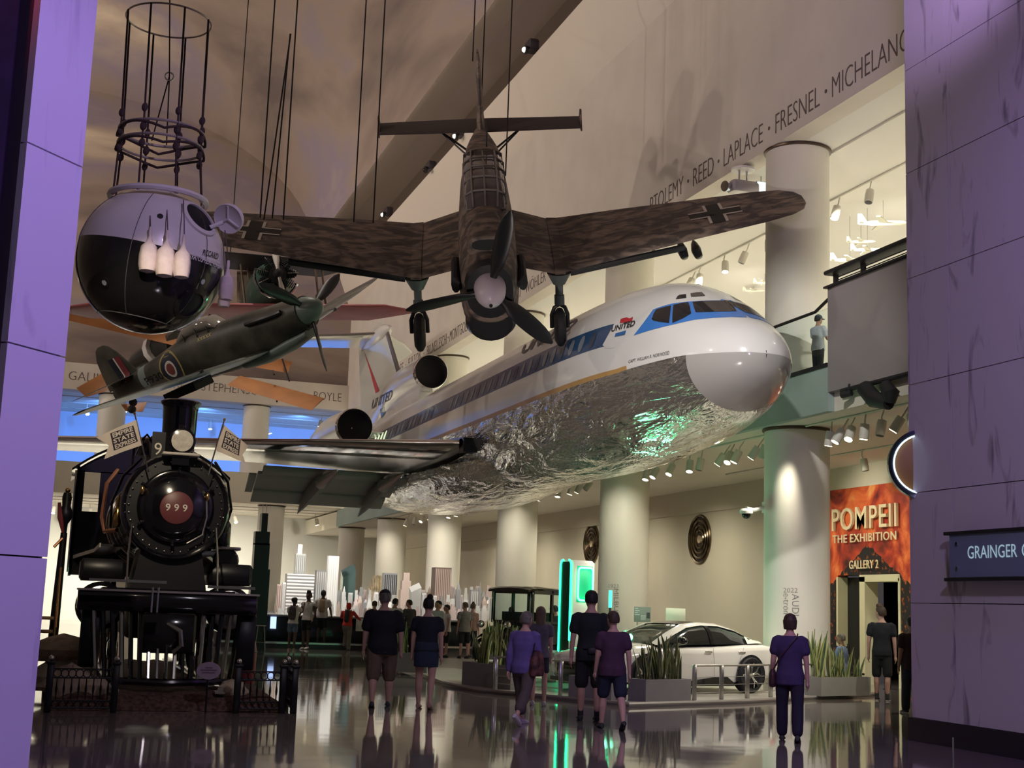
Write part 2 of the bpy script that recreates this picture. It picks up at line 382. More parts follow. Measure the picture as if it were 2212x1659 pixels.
def marble_wall(name, label, P0, P1, nrm, cuts, zs, m, thick=.06):
    """backing plus separate marble slabs between P0 and P1 (xy); cuts are fractions along, zs the joint heights"""
    P0 = Vector((*P0, 0)); P1 = Vector((*P1, 0)); d = P1 - P0; n = Vector((*nrm, 0)).normalized(); L = d.length; d.normalize()
    b = MB(); q = lambda s, o, z: P0 + d * s + n * o + Vector((0, 0, z))
    def slab(bb, s0, s1, o0, o1, z0, z1):
        vs = [q(s0, o0, z0), q(s1, o0, z0), q(s1, o1, z0), q(s0, o1, z0), q(s0, o0, z1), q(s1, o0, z1), q(s1, o1, z1), q(s0, o1, z1)]
        bb.add(vs, [(0, 3, 2, 1), (4, 5, 6, 7), (0, 1, 5, 4), (1, 2, 6, 5), (2, 3, 7, 6), (3, 0, 4, 7)])
    slab(b, 0, L, -.5, -thick, zs[0], zs[-1]); w = struct(name, b, JOINT, label)
    for i in range(len(cuts) - 1):
        for j in range(len(zs) - 1):
            b = MB(); g = .006; slab(b, cuts[i] * L + (g if i else 0), cuts[i + 1] * L - (g if i < len(cuts) - 2 else 0), -thick, 0, zs[j] + g, zs[j + 1] - g)
            b.build('marble_slab', m, w)
    return w
# right passage wall: plane x = 11.4, end at y = 16.7
marble_wall('wall_passage_right', 'veined marble passage wall washed in purple', (11.4, 16.72), (11.4, 6.0), (-1, 0), [0, .093, .34, .60, .85, 1], [.31, 1.88, 3.42, 4.98, 6.55, 8.15, 9.75, 11.4, 13], MARB)
b = MB(); b.bx(11.36, 11.9, 6, 16.76, 0, .31); struct('baseboard_right', b, mat('dark_granite', (.03, .025, .03), .15), 'dark granite plinth of the passage wall')
b = MB(); b.bx(11.42, 14.6, 16.3, 16.72, 0, 13); struct('wall_passage_end', b, PLASTER)
# left pier: short marble jamb
marble_wall('wall_pier_left', 'pale marble pier glowing violet at the left edge', (-.09, 10.4), (-.475, 9.95), (.76, -.65), [0, 1], [0, 1.84, 3.3, 4.75, 6.2, 7.7], MARBL)
b = MB(); b.bx(-6, -.62, 9.95, 10.3, 0, 8); struct('wall_pier_front', b, mat('dark_panel', (.02, .008, .03), .7, var=.3), 'dark wall beside the marble pier')
b = MB(); b.bx(-.6, -.13, 10.42, 10.75, 0, 8); struct('wall_pier_back', b, PLASTER)
# ================================================================== AIRLINER (parallel to the hall, beside the gallery)
AX, AZ, AN = 11.65, 6.60, 21.38          # centre line x, z and nose station y
def lerp_tab(tab, s):
    if s <= tab[0][0]: return tab[0][1]
    for (a, va), (b_, vb) in zip(tab, tab[1:]):
        if s <= b_:
            t = (s - a) / (b_ - a); return va + (vb - va) * t
    return tab[-1][1]
def smooth_tab(tab, s):
    """Catmull-Rom through table points"""
    n = len(tab)
    if s <= tab[0][0]: return tab[0][1]
    if s >= tab[-1][0]: return tab[-1][1]
    for i in range(n - 1):
        if s <= tab[i + 1][0]:
            x0, y0 = tab[i]; x1, y1 = tab[i + 1]; h = x1 - x0; t = (s - x0) / h
            m0 = (y1 - tab[i - 1][1]) / (x1 - tab[i - 1][0]) if i else (y1 - y0) / h
            m1 = (tab[i + 2][1] - y0) / (tab[i + 2][0] - x0) if i < n - 2 else (y1 - y0) / h
            return (2*t**3-3*t**2+1)*y0 + (t**3-2*t**2+t)*h*m0 + (-2*t**3+3*t**2)*y1 + (t**3-t**2)*h*m1
A_TOP = [(0, -.36), (.06, -.16), (.2, .08), (.5, .33), (.9, .55), (1.3, .78), (1.7, 1.02), (2.2, 1.28), (2.7, 1.48), (3.4, 1.67), (4.5, 1.81), (6, 1.87), (7.5, 1.88), (24, 1.88), (30, 1.75), (35, 1.2)]
A_BOT = [(0, -.36), (.06, -.58), (.2, -.78), (.5, -1.0), (.9, -1.20), (1.3, -1.35), (1.7, -1.46), (2.5, -1.62), (4, -1.80), (6, -1.92), (8, -1.95), (22, -1.95), (26, -1.6), (31, -.5), (35, .6)]
A_WID = [(0, .01), (.06, .28), (.2, .5), (.5, .78), (.9, 1.02), (1.3, 1.18), (1.7, 1.30), (2.5, 1.50), (4, 1.74), (5.5, 1.84), (7.5, 1.88), (24, 1.88), (28, 1.65), (32, 1.0), (35, .25)]
A_WAIST = [(0, -.36), (1, -.33), (3, -.2), (6, 0), (24, 0), (35, .9)]      # height of the widest point
def a_width(s, z):
    t, bo, w, c = smooth_tab(A_TOP, s), smooth_tab(A_BOT, s), smooth_tab(A_WID, s), smooth_tab(A_WAIST, s)
    h = (t - c) if z > c else (c - bo)
    q = min(1, abs(z - c) / max(h, 1e-6))
    return w * sqrt(max(0, 1 - q * q))
B1, B2, B3, B4 = .74, .26, -.28, -.38
def a_bounds(s):
    t, bo = smooth_tab(A_TOP, s), smooth_tab(A_BOT, s)
    c = smooth_tab(A_WAIST, s)
    k = min(1, s / 4.5)
    b4 = -.36 + (-.02) * k
    if s < 3: b4 = -.36 + .06 * (1 - abs(s - 1.2) / 1.8) if s < 3 else b4
    f = lambda v: b4 + (t - b4) * (v - B4) / (1.88 - B4)
    return t, f(B1) * (1 - k) + B1 * k if t > B1 + .05 else f(B1), f(B2) * (1 - k) + B2 * k if t > B2 + .1 else f(B2), f(B3), b4, bo
def a_pt(s, z, side):
    return (AX - side * a_width(s, z), AN + s, AZ + z)
def zspan(z0, z1, n): return [z0 + (z1 - z0) * i / n for i in range(n + 1)]
def a_strip(mb, s_list, sel, side):
    """part of the skin between two level lines"""
    for s0, s1 in zip(s_list, s_list[1:]):
        za, zb = sel(s0), sel(s1)
        n = len(za) - 1
        for i in range(n):
            q = [a_pt(s0, za[i], side), a_pt(s1, zb[i], side), a_pt(s1, zb[i + 1], side), a_pt(s0, za[i + 1], side)]
            mb.add(q, [(0, 1, 2, 3)])
def weld(o, d=.0006, angle=38):
    me = o.data; bm = bmesh.new(); bm.from_mesh(me); bmesh.ops.remove_doubles(bm, verts=bm.verts, dist=d); bmesh.ops.recalc_face_normals(bm, faces=bm.faces); bm.to_mesh(me); bm.free()
    me.polygons.foreach_set('use_smooth', [True] * len(me.polygons)); me.set_sharp_from_angle(angle=radians(angle)); return o
def curv(z0, z1, n):       # levels crowded toward z0 (crown or keel)
    return [z0 + (z1 - z0) * (1 - cos(pi / 2 * i / n)) for i in range(n + 1)]
SS = [0, .02, .06, .12, .2, .35, .5, .7, .9, 1.1, 1.3, 1.5, 1.7, 1.95, 2.2, 2.5, 2.8, 3.1, 3.4, 3.8, 4.2, 4.8, 5.4, 6, 7, 8, 10, 12, 14, 16, 18, 20, 22, 23, 24, 25, 26, 27, 28, 29, 30, 31, 32, 33, 34, 35]
A_WHITE = mat('airliner_white', (.80, .79, .76), .22, coat=.3)
A_BLUE = mat('airliner_blue', (.045, .16, .42), .25, coat=.3)
A_NAVY = mat('airliner_window_band', (.030, .085, .19), .25, coat=.3)
A_GOLD = mat('airliner_gold', (.55, .33, .12), .3)
A_GREY = mat('radome_grey', (.44, .43, .40), .16, coat=.5)
def crumpled_metal():
    m = mat('polished_aluminium', (.84, .82, .78), .11, .88); N, L, b = nodes_of(m)
    tc = N.new('ShaderNodeTexCoord')
    mp = N.new('ShaderNodeMapping'); mp.inputs['Scale'].default_value = (2.2, .55, 2.2); L.new(tc.outputs['Object'], mp.inputs[0])
    n = N.new('ShaderNodeTexNoise'); n.inputs['Scale'].default_value = 1.15; n.inputs['Detail'].default_value = 4; n.inputs['Roughness'].default_value = .52; n.inputs['Distortion'].default_value = .4
    L.new(mp.outputs[0], n.inputs['Vector'])
    w = N.new('ShaderNodeTexBrick'); w.inputs['Scale'].default_value = .75; w.inputs['Mortar Size'].default_value = .008
    w.inputs['Color1'].default_value = (1, 1, 1, 1); w.inputs['Color2'].default_value = (.9, .9, .9, 1); w.inputs['Mortar'].default_value = (0, 0, 0, 1)
    cm = N.new('ShaderNodeSeparateXYZ'); cb = N.new('ShaderNodeCombineXYZ'); L.new(tc.outputs['Object'], cm.inputs[0]); L.new(cm.outputs['Y'], cb.inputs['X']); L.new(cm.outputs['Z'], cb.inputs['Y']); L.new(cb.outputs[0], w.inputs['Vector'])
    ad = N.new('ShaderNodeMath'); ad.operation = 'MULTIPLY_ADD'; ad.inputs[1].default_value = .12; L.new(w.outputs['Color'], ad.inputs[0]); L.new(n.outputs['Fac'], ad.inputs[2])
    bp = N.new('ShaderNodeBump'); bp.inputs['Strength'].default_value = .75; bp.inputs['Distance'].default_value = .26
    L.new(ad.outputs[0], bp.inputs['Height']); L.new(bp.outputs[0], b.inputs['Normal'])
    n2 = N.new('ShaderNodeTexNoise'); n2.inputs['Scale'].default_value = 6; L.new(mp.outputs[0], n2.inputs['Vector'])
    r = N.new('ShaderNodeMapRange'); r.inputs['To Min'].default_value = .02; r.inputs['To Max'].default_value = .11; L.new(n2.outputs['Fac'], r.inputs[0]); L.new(r.outputs[0], b.inputs['Roughness'])
    return m
A_MET = crumpled_metal()
A_WMET = mat('wing_aluminium', (.58, .56, .53), .22, 1, bump=.12, bscale=3, stretch=(1, .3, 1))
A_FLAP = mat('flap_grey', (.42, .42, .41), .5)
A_DARK = mat('dark_inlet', (.006, .006, .01), .6)
AIR = thing('jet_airliner', 'white and polished silver jet airliner with blue window stripe, hung beside the gallery', 'airliner', (AX, AN, AZ))
def a_part(name, sel, m, s_list, sides=(1, -1)):
    b = MB()
    for sd in sides: a_strip(b, s_list, sel, sd)
    return weld(b.build(name, m, AIR, world=True))
bd = a_bounds
top = a_part('upper_fuselage', lambda s: curv(bd(s)[0], bd(s)[1], 12), A_WHITE, SS)
stripe_s = [3.35] + [s for s in SS if s > 3.5 and s < 27.5]
fwd_s = [s for s in SS if s < 3.35] + [3.35]
band = a_part('window_stripe', lambda s: zspan(bd(s)[1], bd(s)[2], 4), A_NAVY, stripe_s)
a_part('nose_side', lambda s: zspan(bd(s)[1], bd(s)[2], 5), A_WHITE, fwd_s)
a_part('rear_side', lambda s: zspan(bd(s)[1], bd(s)[2], 5), A_WHITE, [27.0] + [s for s in SS if s > 27.0])
a_part('lower_side', lambda s: zspan(bd(s)[2], bd(s)[3], 4), A_WHITE, SS)
gold_s = [2.75] + [s for s in SS if s > 2.8 and s < 30]
a_part('gold_stripe', lambda s: zspan(bd(s)[3], bd(s)[4], 1), A_GOLD, gold_s)
a_part('cheek_stripe', lambda s: zspan(bd(s)[3], bd(s)[4], 1), A_WHITE, [s for s in SS if s < 2.75] + [2.75])
RD = 1.05
a_part('radome', lambda s: list(reversed(curv(bd(s)[5], bd(s)[4], 12))), A_GREY, [s for s in SS if s < RD] + [RD])
belly = a_part('belly', lambda s: list(reversed(curv(bd(s)[5], bd(s)[4], 14))), A_MET, [RD] + [s for s in SS if s > RD])
# wing-body fairing under the belly
b = MB(); rings = []
for i in range(15):
    s = 11.4 + 14.6 * i / 14; e = sin(pi * (i + .15) / 14.3) ** .55
    ring = []
    for j in range(17):
        a = pi * j / 16
        ring.append((AX - 2.02 * cos(a) * (.55 + .45 * e), AN + s, AZ - 1.2 - (.40 + .52 * e) * sin(a) ** .75))
    rings.append(ring)
b.loft(rings, False, False, closed=False); b.build('belly_fairing', A_MET, AIR, world=True)
# cabin windows: pale ovals set in the stripe
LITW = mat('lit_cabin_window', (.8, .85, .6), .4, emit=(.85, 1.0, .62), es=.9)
DIMW = mat('cabin_window', (.22, .24, .27), .25)
DKW = mat('cabin_window_shade', (.05, .07, .11), .2)
y = AN + 4.25; k = 0
while y < AN + 26.6:
    if not (AN + 14.7 < y < AN + 16.0):
        for sd in (1, -1):
            b = MB(); ring = []
            for j in range(12):
                a = 2 * pi * j / 12; yy = y + .12 * cos(a); zz = .49 + .175 * sin(a) * (1 + .12 * abs(sin(2 * a)))
                ring.append((AX - sd * (a_width(yy - AN, zz) + .006), yy, AZ + zz))
            b.add(ring, [tuple(range(12))])
            lit = k in (20, 21, 38, 39, 40) or k > 46
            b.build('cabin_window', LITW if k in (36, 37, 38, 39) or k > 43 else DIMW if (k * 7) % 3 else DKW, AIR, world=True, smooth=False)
    y += .508; k += 1
# lettering on the starboard side
A_INK = mat('airliner_black_ink', (.03, .028, .03), .4)
def a_text(name, body, y0, z0, w, h, m, shear=.25, sd=1, off=-.01):
    letters(name, body, lambda x, yy, z: (AX - sd * (a_width(y0 - x - AN, z0 + yy) + .008), y0 - x, AZ + z0 + yy), m, AIR, world=True, width=w, height=h, shear=shear, offset=off, cut=8)
# parts drawn on the skin: polygons cast onto the real surface and given a small thickness
AM_V = []; AM_F = []
for o in AIR.children:
    if o.name.split('.')[0] in ('upper_fuselage', 'nose_side', 'lower_side', 'cheek_stripe', 'radome', 'belly', 'window_stripe', 'gold_stripe'):
        n0 = len(AM_V); AM_V += [Vector(v.co) + AIR.location for v in o.data.vertices]; AM_F += [tuple(i + n0 for i in p.vertices) for p in o.data.polygons]
A_BVH = BVHTree.FromPolygons(AM_V, AM_F)
def skin(bvh, x, y, off):
    d = ray(x, y).normalized(); h = bvh.ray_cast(CAMP, d)
    if h[0] is None: return None
    n = h[1] if h[1].dot(d) < 0 else -h[1]
    return h[0] + n * off
def decal(name, poly, m, parent, bvh, off=.008, mirror=None, step=7):
    """polygon of picture points laid on the surface, refined so that it follows the curvature"""
    xs = [p[0] for p in poly]; ys = [p[1] for p in poly]
    bm = bmesh.new(); f = bm.faces.new([bm.verts.new((p[0], p[1], 0)) for p in poly])
    bmesh.ops.triangulate(bm, faces=bm.faces)
    for _ in range(5):
        ed = [e for e in bm.edges if e.calc_length() > step]
        if not ed: break
        bmesh.ops.subdivide_edges(bm, edges=ed, cuts=1); bmesh.ops.triangulate(bm, faces=bm.faces)
    bm.verts.index_update()
    pts = [skin(bvh, v.co.x, v.co.y, off) for v in bm.verts]
    ok = [f for f in bm.faces if all(pts[v.index] is not None for v in f.verts)]
    L = parent.location
    b = MB(); b.add([p if p is not None else L for p in pts], [tuple(v.index for v in f.verts) for f in ok])
    o = b.build(name, m, parent, world=True)
    if mirror is not None:
        b2 = MB(); b2.add([(2 * mirror - p.x, p.y, p.z) if p is not None else L for p in pts], [tuple(reversed([v.index for v in f.verts])) for f in ok])
        b2.build(name, m, parent, world=True)
    bm.free(); return o
def skin_text(name, body, bl, br, tl, tr, m, bvh, off=.012, fat=0, cut=6):
    vs, fs = text_mesh(body, 1, 0, offset=fat)
    bm = bmesh.new(); q = [bm.verts.new(v) for v in vs]
    for f in fs:
        try: bm.faces.new([q[i] for i in f])
        except ValueError: pass
    y1 = max(v.y for v in vs); y0 = min(v.y for v in vs); x1 = max(v.x for v in vs); x0 = min(v.x for v in vs)
    for i in range(1, cut): bmesh.ops.bisect_plane(bm, geom=bm.verts[:] + bm.edges[:] + bm.faces[:], plane_co=(0, y0 + (y1 - y0) * i / cut, 0), plane_no=(0, 1, 0))
    bm.verts.index_update(); P = []
    for v in bm.verts:
        u, w = (v.co.x - x0) / (x1 - x0), (v.co.y - y0) / (y1 - y0)
        lo_ = Vector(bl).lerp(Vector(br), u); hi = Vector(tl).lerp(Vector(tr), u); c = lo_.lerp(hi, w); P.append(skin(bvh, c.x, c.y, off))
    F = [tuple(v.index for v in f.verts) for f in bm.faces if all(P[v.index] is not None for v in f.verts)]; bm.free()
    b = MB(); b.add([q or AIR.location for q in P], F); return b.build(name, m, AIR, world=True, smooth=False)
skin_text('title_lettering', 'UNITED', (1124, 768), (1226, 718), (1137, 735), (1256, 684), mat('title_grey', (.06, .055, .06), .4), A_BVH, .014, .03)
skin_text('emblem_lettering', 'UNITED', (1321, 718), (1371, 705), (1324, 706), (1375, 692), A_INK, A_BVH, .020, .02)
skin_text('captain_lettering', 'CAPT. WILLIAM', (1358, 785), (1401, 775), (1359, 778), (1402, 768), A_INK, A_BVH, .010, 0)
skin_text('name_lettering', 'R. NORWOOD', (1404, 774), (1446, 766), (1405, 767), (1447, 758), A_INK, A_BVH, .010, 0)
CKG = mat('cockpit_glass', (.014, .016, .02), .06, coat=.6)
A_BRT = mat('cockpit_blue', (.06, .23, .68), .25, coat=.3)
decal('cockpit_band', [(1369, 725), (1390, 698), (1411, 669), (1430, 662), (1452, 656), (1485, 652), (1530, 649.5), (1578, 649), (1590, 654), (1600, 663), (1606, 676), (1614, 686), (1580, 685), (1540, 687), (1500, 691), (1460, 700), (1430, 707), (1400, 715)], A_BRT, AIR, A_BVH, .006, mirror=AX)
W1 = [(1408.5, 690), (1413, 677), (1418, 669), (1434, 664.5), (1450, 660.5), (1448, 680), (1446, 698.5), (1425, 696), (1412, 693)]
W2 = [(1455, 659.5), (1470, 656), (1487, 653.5), (1491, 664), (1493.5, 678), (1475, 689), (1453, 698.5), (1453, 680)]
W3 = [(1496, 653), (1520, 651), (1550, 650.5), (1577, 650.3), (1584, 660), (1591, 673), (1560, 674), (1530, 675), (1503, 675.5), (1499, 664)]
for w in (W1, W2, W3): decal('cockpit_window', w, CKG, AIR, A_BVH, .012, mirror=AX)
decal('eyebrow_window', [(1460, 647), (1464, 640), (1469, 637.5), (1482, 636), (1482.5, 644)], CKG, AIR, A_BVH, .01, mirror=AX)
decal('eyebrow_window', [(1491.5, 634.5), (1505, 632), (1516, 631.5), (1523.5, 639.5), (1505, 641), (1493, 642)], CKG, AIR, A_BVH, .01, mirror=AX)
A_RED = mat('airliner_red', (.55, .04, .05), .35)
decal('emblem_crown', [(1340, 699), (1342, 690), (1349, 692), (1355, 686.5), (1361, 689), (1369, 685.5), (1366, 694)], A_RED, AIR, A_BVH, .018)
decal('emblem_bar', [(1329, 728.5), (1331, 721), (1354, 714.5), (1351, 723)], A_BLUE, AIR, A_BVH, .018)
decal('stripe_gap', [(1302, 746), (1334, 688), (1350, 684), (1345, 715), (1326, 752), (1310, 752)], A_WHITE, AIR, A_BVH, .007)
# wing (starboard), built from aerofoil sections: x, leading edge y, chord, z of leading edge, z of trailing edge, thickness
def foil(n=14):
    up = []; 
    for i in range(n + 1):
        c = (1 - cos(pi * i / n)) / 2; up.append((c, 2.6 * (.2969 * sqrt(c) - .126 * c - .3516 * c**2 + .2843 * c**3 - .1015 * c**4) * 1.92))
    return [(c, t) for c, t in up] + [(c, -t * .8) for c, t in reversed(up[1:-1])]
FO = foil()
def section(x, yle, ch, z0, z1, th):
    return [(x, yle + c * ch, z0 + (z1 - z0) * c + t * th * .5) for c, t in FO]
b = MB()
b.loft([section(*q) for q in [(10.6, 33.3, 8.4, 5.78, 5.62, 1.02), (9.9, 33.9, 7.7, 5.80, 5.62, .98), (8.5, 34.9, 6.7, 5.82, 5.62, .84), (6.5, 36.3, 5.5, 5.86, 5.68, .66), (5.0, 37.4, 4.7, 5.88, 5.74, .56), (0, 40.9, 3.6, 5.98, 5.95, .42), (-4.8, 44.3, 2.5, 6.1, 6.1, .28)]])
wing = b.build('wing', A_WMET, AIR, world=True)
b = MB()   # polished slat along the leading edge
def slat(x, yle, ch, z0, z1, th):
    k = len(FO); idx = list(range(-5, 7)); return [(x, yle - .05 + FO[i][0] * ch * 1.0, z0 + (z1 - z0) * FO[i][0] + FO[i][1] * th * .53) for i in idx]
b.loft([slat(*q) for q in [(9.5, 34.2, 7.4, 5.805, 5.62, .95), (8.5, 34.9, 6.7, 5.82, 5.62, .84), (6.5, 36.3, 5.5, 5.86, 5.68, .66), (5.0, 37.4, 4.7, 5.88, 5.74, .56), (0, 40.9, 3.6, 5.98, 5.95, .42), (-4.4, 44.0, 2.6, 6.1, 6.1, .30)]])
b.build('leading_edge_slat', CHROME, wing, world=False) if False else None
sl = b.build('leading_edge_slat', mat('slat_polish', (.75, .73, .70), .1, 1), AIR, world=True)
b = MB(); b.loft([section(*q) for q in [(9.72, 33.72, 8.1, 5.80, 5.60, 1.12), (9.62, 33.72, 8.1, 5.80, 5.60, 1.12)]]); b.build('wing_root_seal', mat('root_seal', (.5, .49, .46), .25, 1), AIR, world=True)
b = MB(); b.bx(9.62, 10.0, 33.70, 34.1, 5.55, 5.92); b.build('landing_light', BLK, AIR, world=True)
# flaps: main panel and aft panel, drooped
def flap(name, xa, xb, ya, za, yb, zb, th):
    b = MB(); e = Vector((0, yb - ya, zb - za)).normalized(); n = Vector((0, -e.z, e.y))
    prof = [(0, -.5), (.04, -.9), (.2, -1), (1, -.15), (1, .15), (.2, 1), (.04, .9), (0, .5)]
    L = sqrt((yb - ya) ** 2 + (zb - za) ** 2)
    b.loft([[Vector((x, ya, za)) + e * (c * L) + n * (t * th) for c, t in prof] for x in (xa, xb)]); return b.build(name, A_FLAP, AIR, world=True)
flap('flap_vane', 5.55, 9.75, 41.05, 5.50, 41.5, 5.33, .10)
flap('main_flap', 5.45, 9.75, 41.45, 5.38, 42.45, 4.94, .09)
flap('aft_flap', 5.45, 9.6, 42.4, 4.93, 42.95, 4.60, .06)
flap('outer_flap_end', 5.2, 5.42, 41.6, 5.35, 42.5, 4.86, .05)
flap('flap_fillet', 9.85, 10.5, 41.0, 5.5, 42.3, 5.05, .10)
for xf, ysh in ((7.15, 0), (9.05, -.2)):
    b = MB(); b.tube([(xf + .35, 39.6 + ysh, 5.42), (xf + .28, 40.3 + ysh, 5.33), (xf + .15, 41.2 + ysh, 5.18)], [.02, .14, .19], 10, flat=1.3); b.build('flap_track_fairing', A_WMET, AIR, world=True)
    b = MB(); b.tube([(xf + .15, 41.2 + ysh, 5.16), (xf, 42.0 + ysh, 4.88), (xf - .1, 42.7 + ysh, 4.58), (xf - .17, 43.2 + ysh, 4.32)], [.17, .17, .11, .012], 10, flat=1.4); b.build('flap_track_fairing', mat('fairing_grey', (.30, .30, .29), .4, .4), AIR, world=True)
# tail: centre intake, duct, fin, tailplane, starboard nacelle
def intake(name, c, r, ln, parts_r):
    b = MB(); x, y, z = c
    b.lathe([(r * .90, .9), (r * .90, .35), (r * .95, .04), (r, 0), (r * 1.04, .05), (r * 1.07, .22)], 32, (x, y, z), 'Y', cap=False); b.build(name + '_lip', CHROME, AIR, world=True)
    b = MB(); b.lathe([(r * .91, .5), (.02, .52)], 32, (x, y, z), 'Y', cap=False); b.build(name + '_inlet', A_DARK, AIR, world=True)
    b = MB(); b.lathe([(r * 1.07, .22)] + parts_r, 32, (x, y, z), 'Y', cap=False); return b
b = intake('centre_engine', (11.65, 45.2, 9.6), .58, 5, []); 
b = MB(); rings = []
for s, rx, rz, dz in ((.22, .62, .62, 0), (1.5, .68, .66, 0), (3.0, .70, .66, -.02), (4.6, .62, .64, -.1), (6.2, .45, .66, -.3), (8, .3, .7, -.6), (10.5, .2, .7, -1.0)):
    rings.append([(11.65 + rx * cos(2 * pi * j / 28), 45.2 + s, 9.6 + dz + rz * sin(2 * pi * j / 28)) for j in range(28)])
b.loft(rings, False, True); b.build('centre_engine_duct', A_WHITE, AIR, world=True)
b = MB(); rings = []
for s, w, z0, z1 in ((0.6, .35, 8.3, 9.1), (2, .5, 8.3, 9.2), (5, .45, 8.2, 9.3), (9, .3, 8.1, 9.2)):
    rings.append([(11.65 - w, 45.2 + s, z0), (11.65 + w, 45.2 + s, z0), (11.65 + w * .6, 45.2 + s, z1), (11.65 - w * .6, 45.2 + s, z1)])
b.loft(rings); b.build('duct_pedestal', A_WHITE, AIR, world=True)
b = MB()
def fsec(z, y0, ch, th): return [(11.65 + t * th * .42, y0 + c * ch, z) for c, t in FO]
b.loft([fsec(9.2, 48.9, 8.0, .62), fsec(10.3, 50.2, 7.0, .55), fsec(11.7, 51.9, 5.9, .46), fsec(12.85, 53.3, 5.0, .36), fsec(12.98, 53.6, 4.4, .25)]); b.build('fin', mat('fin_white', (.70, .73, .66), .25, coat=.3), AIR, world=True)
b = MB(); b.loft([fsec(10.15, 49.75, .75, .3), fsec(12.6, 52.7, .75, .22)]); b.build('fin_leading_edge', mat('fin_edge', (.2, .18, .17), .3, .7), AIR, world=True)
b = MB()
def hsec(x, y0, ch, z, th): return [(x, y0 + c * ch, z + t * th * .45) for c, t in FO]
b.loft([hsec(11.6, 53.3, 3.9, 12.45, .5), hsec(9.5, 54.8, 3.1, 12.42, .38), hsec(6.2, 57.2, 2.0, 12.40, .22)]); b.build('tailplane', mat('tailplane_polish', (.6, .58, .55), .12, 1), AIR, world=True)
b = MB(); b.loft([hsec(11.7, 53.3, 3.9, 12.45, .5), hsec(12.7, 54.0, 3.5, 12.2, .45), hsec(13.2, 54.6, 2.9, 12.0, .3)]); b.build('tailplane_stub', A_WHITE, AIR, world=True)
b = MB(); b.lathe([(.02, -1.0), (.16, -.8), (.30, -.2), (.32, .6), (.26, 2.5), (.05, 4)], 20, (11.65, 53.2, 12.45), 'Y'); b.build('tail_bullet', A_WHITE, AIR, world=True)
b = MB(); b.add([(11.36, 55.1, 12.1), (11.33, 51.2, 9.65), (11.33, 52.0, 9.55)], [(0, 1, 2)])
TV = []; TF = []
for o in AIR.children:
    if o.name.split('.')[0] in ('fin', 'centre_engine_duct', 'duct_pedestal', 'upper_fuselage'):
        n0 = len(TV); TV += [Vector(v.co) + AIR.location for v in o.data.vertices]; TF += [tuple(i + n0 for i in p.vertices) for p in o.data.polygons]
T_BVH = BVHTree.FromPolygons(TV, TF)
decal('fin_flash', [(786, 757), (820, 844), (812, 850), (800, 803)], A_RED, AIR, T_BVH, .012)
decal('fin_emblem_bar', [(821, 884), (830, 878), (833, 892), (824, 904)], A_NAVY, AIR, T_BVH, .012)
vs, fs = text_mesh('UNITED', 1, .0, offset=.02)
x1 = max(v.x for v in vs); y1 = max(v.y for v in vs)
pp = []
for v in vs:
    u, w = v.x / x1, v.y / y1
    px = 802 + 44 * u + 4 * w; py = 884 - 22 * u - (20 + 2 * u) * w
    pp.append(skin(T_BVH, px, py, .014))
b = MB(); b.add([p or AIR.location for p in pp], [f for f in fs if all(pp[i] is not None for i in f)]); b.build('fin_lettering', A_INK, AIR, world=True, smooth=False)
b = intake('side_engine', (8.75, 43.6, 7.28), .58, 5, [(.66, 1.2), (.70, 2.4), (.66, 4), (.52, 5.8), (.4, 6.6)]); b.build('side_engine_nacelle', A_WHITE, AIR, world=True)
b = MB(); b.loft([hsec(9.3, 44.6, 4.5, 7.25, .35), hsec(10.4, 44.4, 4.8, 7.25, .4)]); b.build('engine_pylon', A_WHITE, AIR, world=True)
# ================================================================== HANGING AIRCRAFT
def body_loft(b, st, n=24, p=2.0, cap=True):
    """st: (y, half width, z bottom, z top[, x shift])"""
    rings = []
    for q in st:
        y, w, z0, z1 = q[:4]; x0 = q[4] if len(q) > 4 else 0
        zc, h = (z0 + z1) / 2, (z1 - z0) / 2; ring = []
        for j in range(n):
            a = 2 * pi * j / n; c, s_ = cos(a), sin(a)
            ring.append((x0 + w * math.copysign(abs(c) ** (2 / p), c), y, zc + h * math.copysign(abs(s_) ** (2 / p), s_)))
        rings.append(ring)
    return b.loft(rings, cap, cap)
def wsec(x, y0, ch, z, th, dz=0, tw=0): return [(x, y0 + c * ch, z + tw * (.5 - c) + t * th * .45) for c, t in FO]
def xf_thing(name, label, cat, loc, eul, group=None):
    o = thing(name, label, cat, loc, 0, group); o.rotation_euler = eul; return o
def patch(name, parent, bvh, pts, m, off=.006, up=(0, 0, 1)):
    """flat marking dropped onto a surface along -up, local coordinates; pts: list of polygons (lists of xyz)"""
    b = MB(); u = Vector(up)
    for poly in pts:
        bm = bmesh.new(); bm.faces.new([bm.verts.new(p) for p in poly]); bmesh.ops.triangulate(bm, faces=bm.faces)
        for _ in range(3): bmesh.ops.subdivide_edges(bm, edges=bm.edges[:], cuts=1); bmesh.ops.triangulate(bm, faces=bm.faces)
        bm.verts.index_update(); vs = []
        for v in bm.verts:
            h = bvh.ray_cast(v.co + u * 3, -u); vs.append((h[0] + u * off) if h[0] else v.co)
        b.add(vs, [tuple(v.index for v in f.verts) for f in bm.faces]); bm.free()
    return b.build(name, m, parent)
def bvh_of(objs):
    V = []; F = []
    for o in objs:
        n0 = len(V); V += [Vector(v.co) for v in o.data.vertices]; F += [tuple(i + n0 for i in p.vertices) for p in o.data.polygons]
    return BVHTree.FromPolygons(V, F)
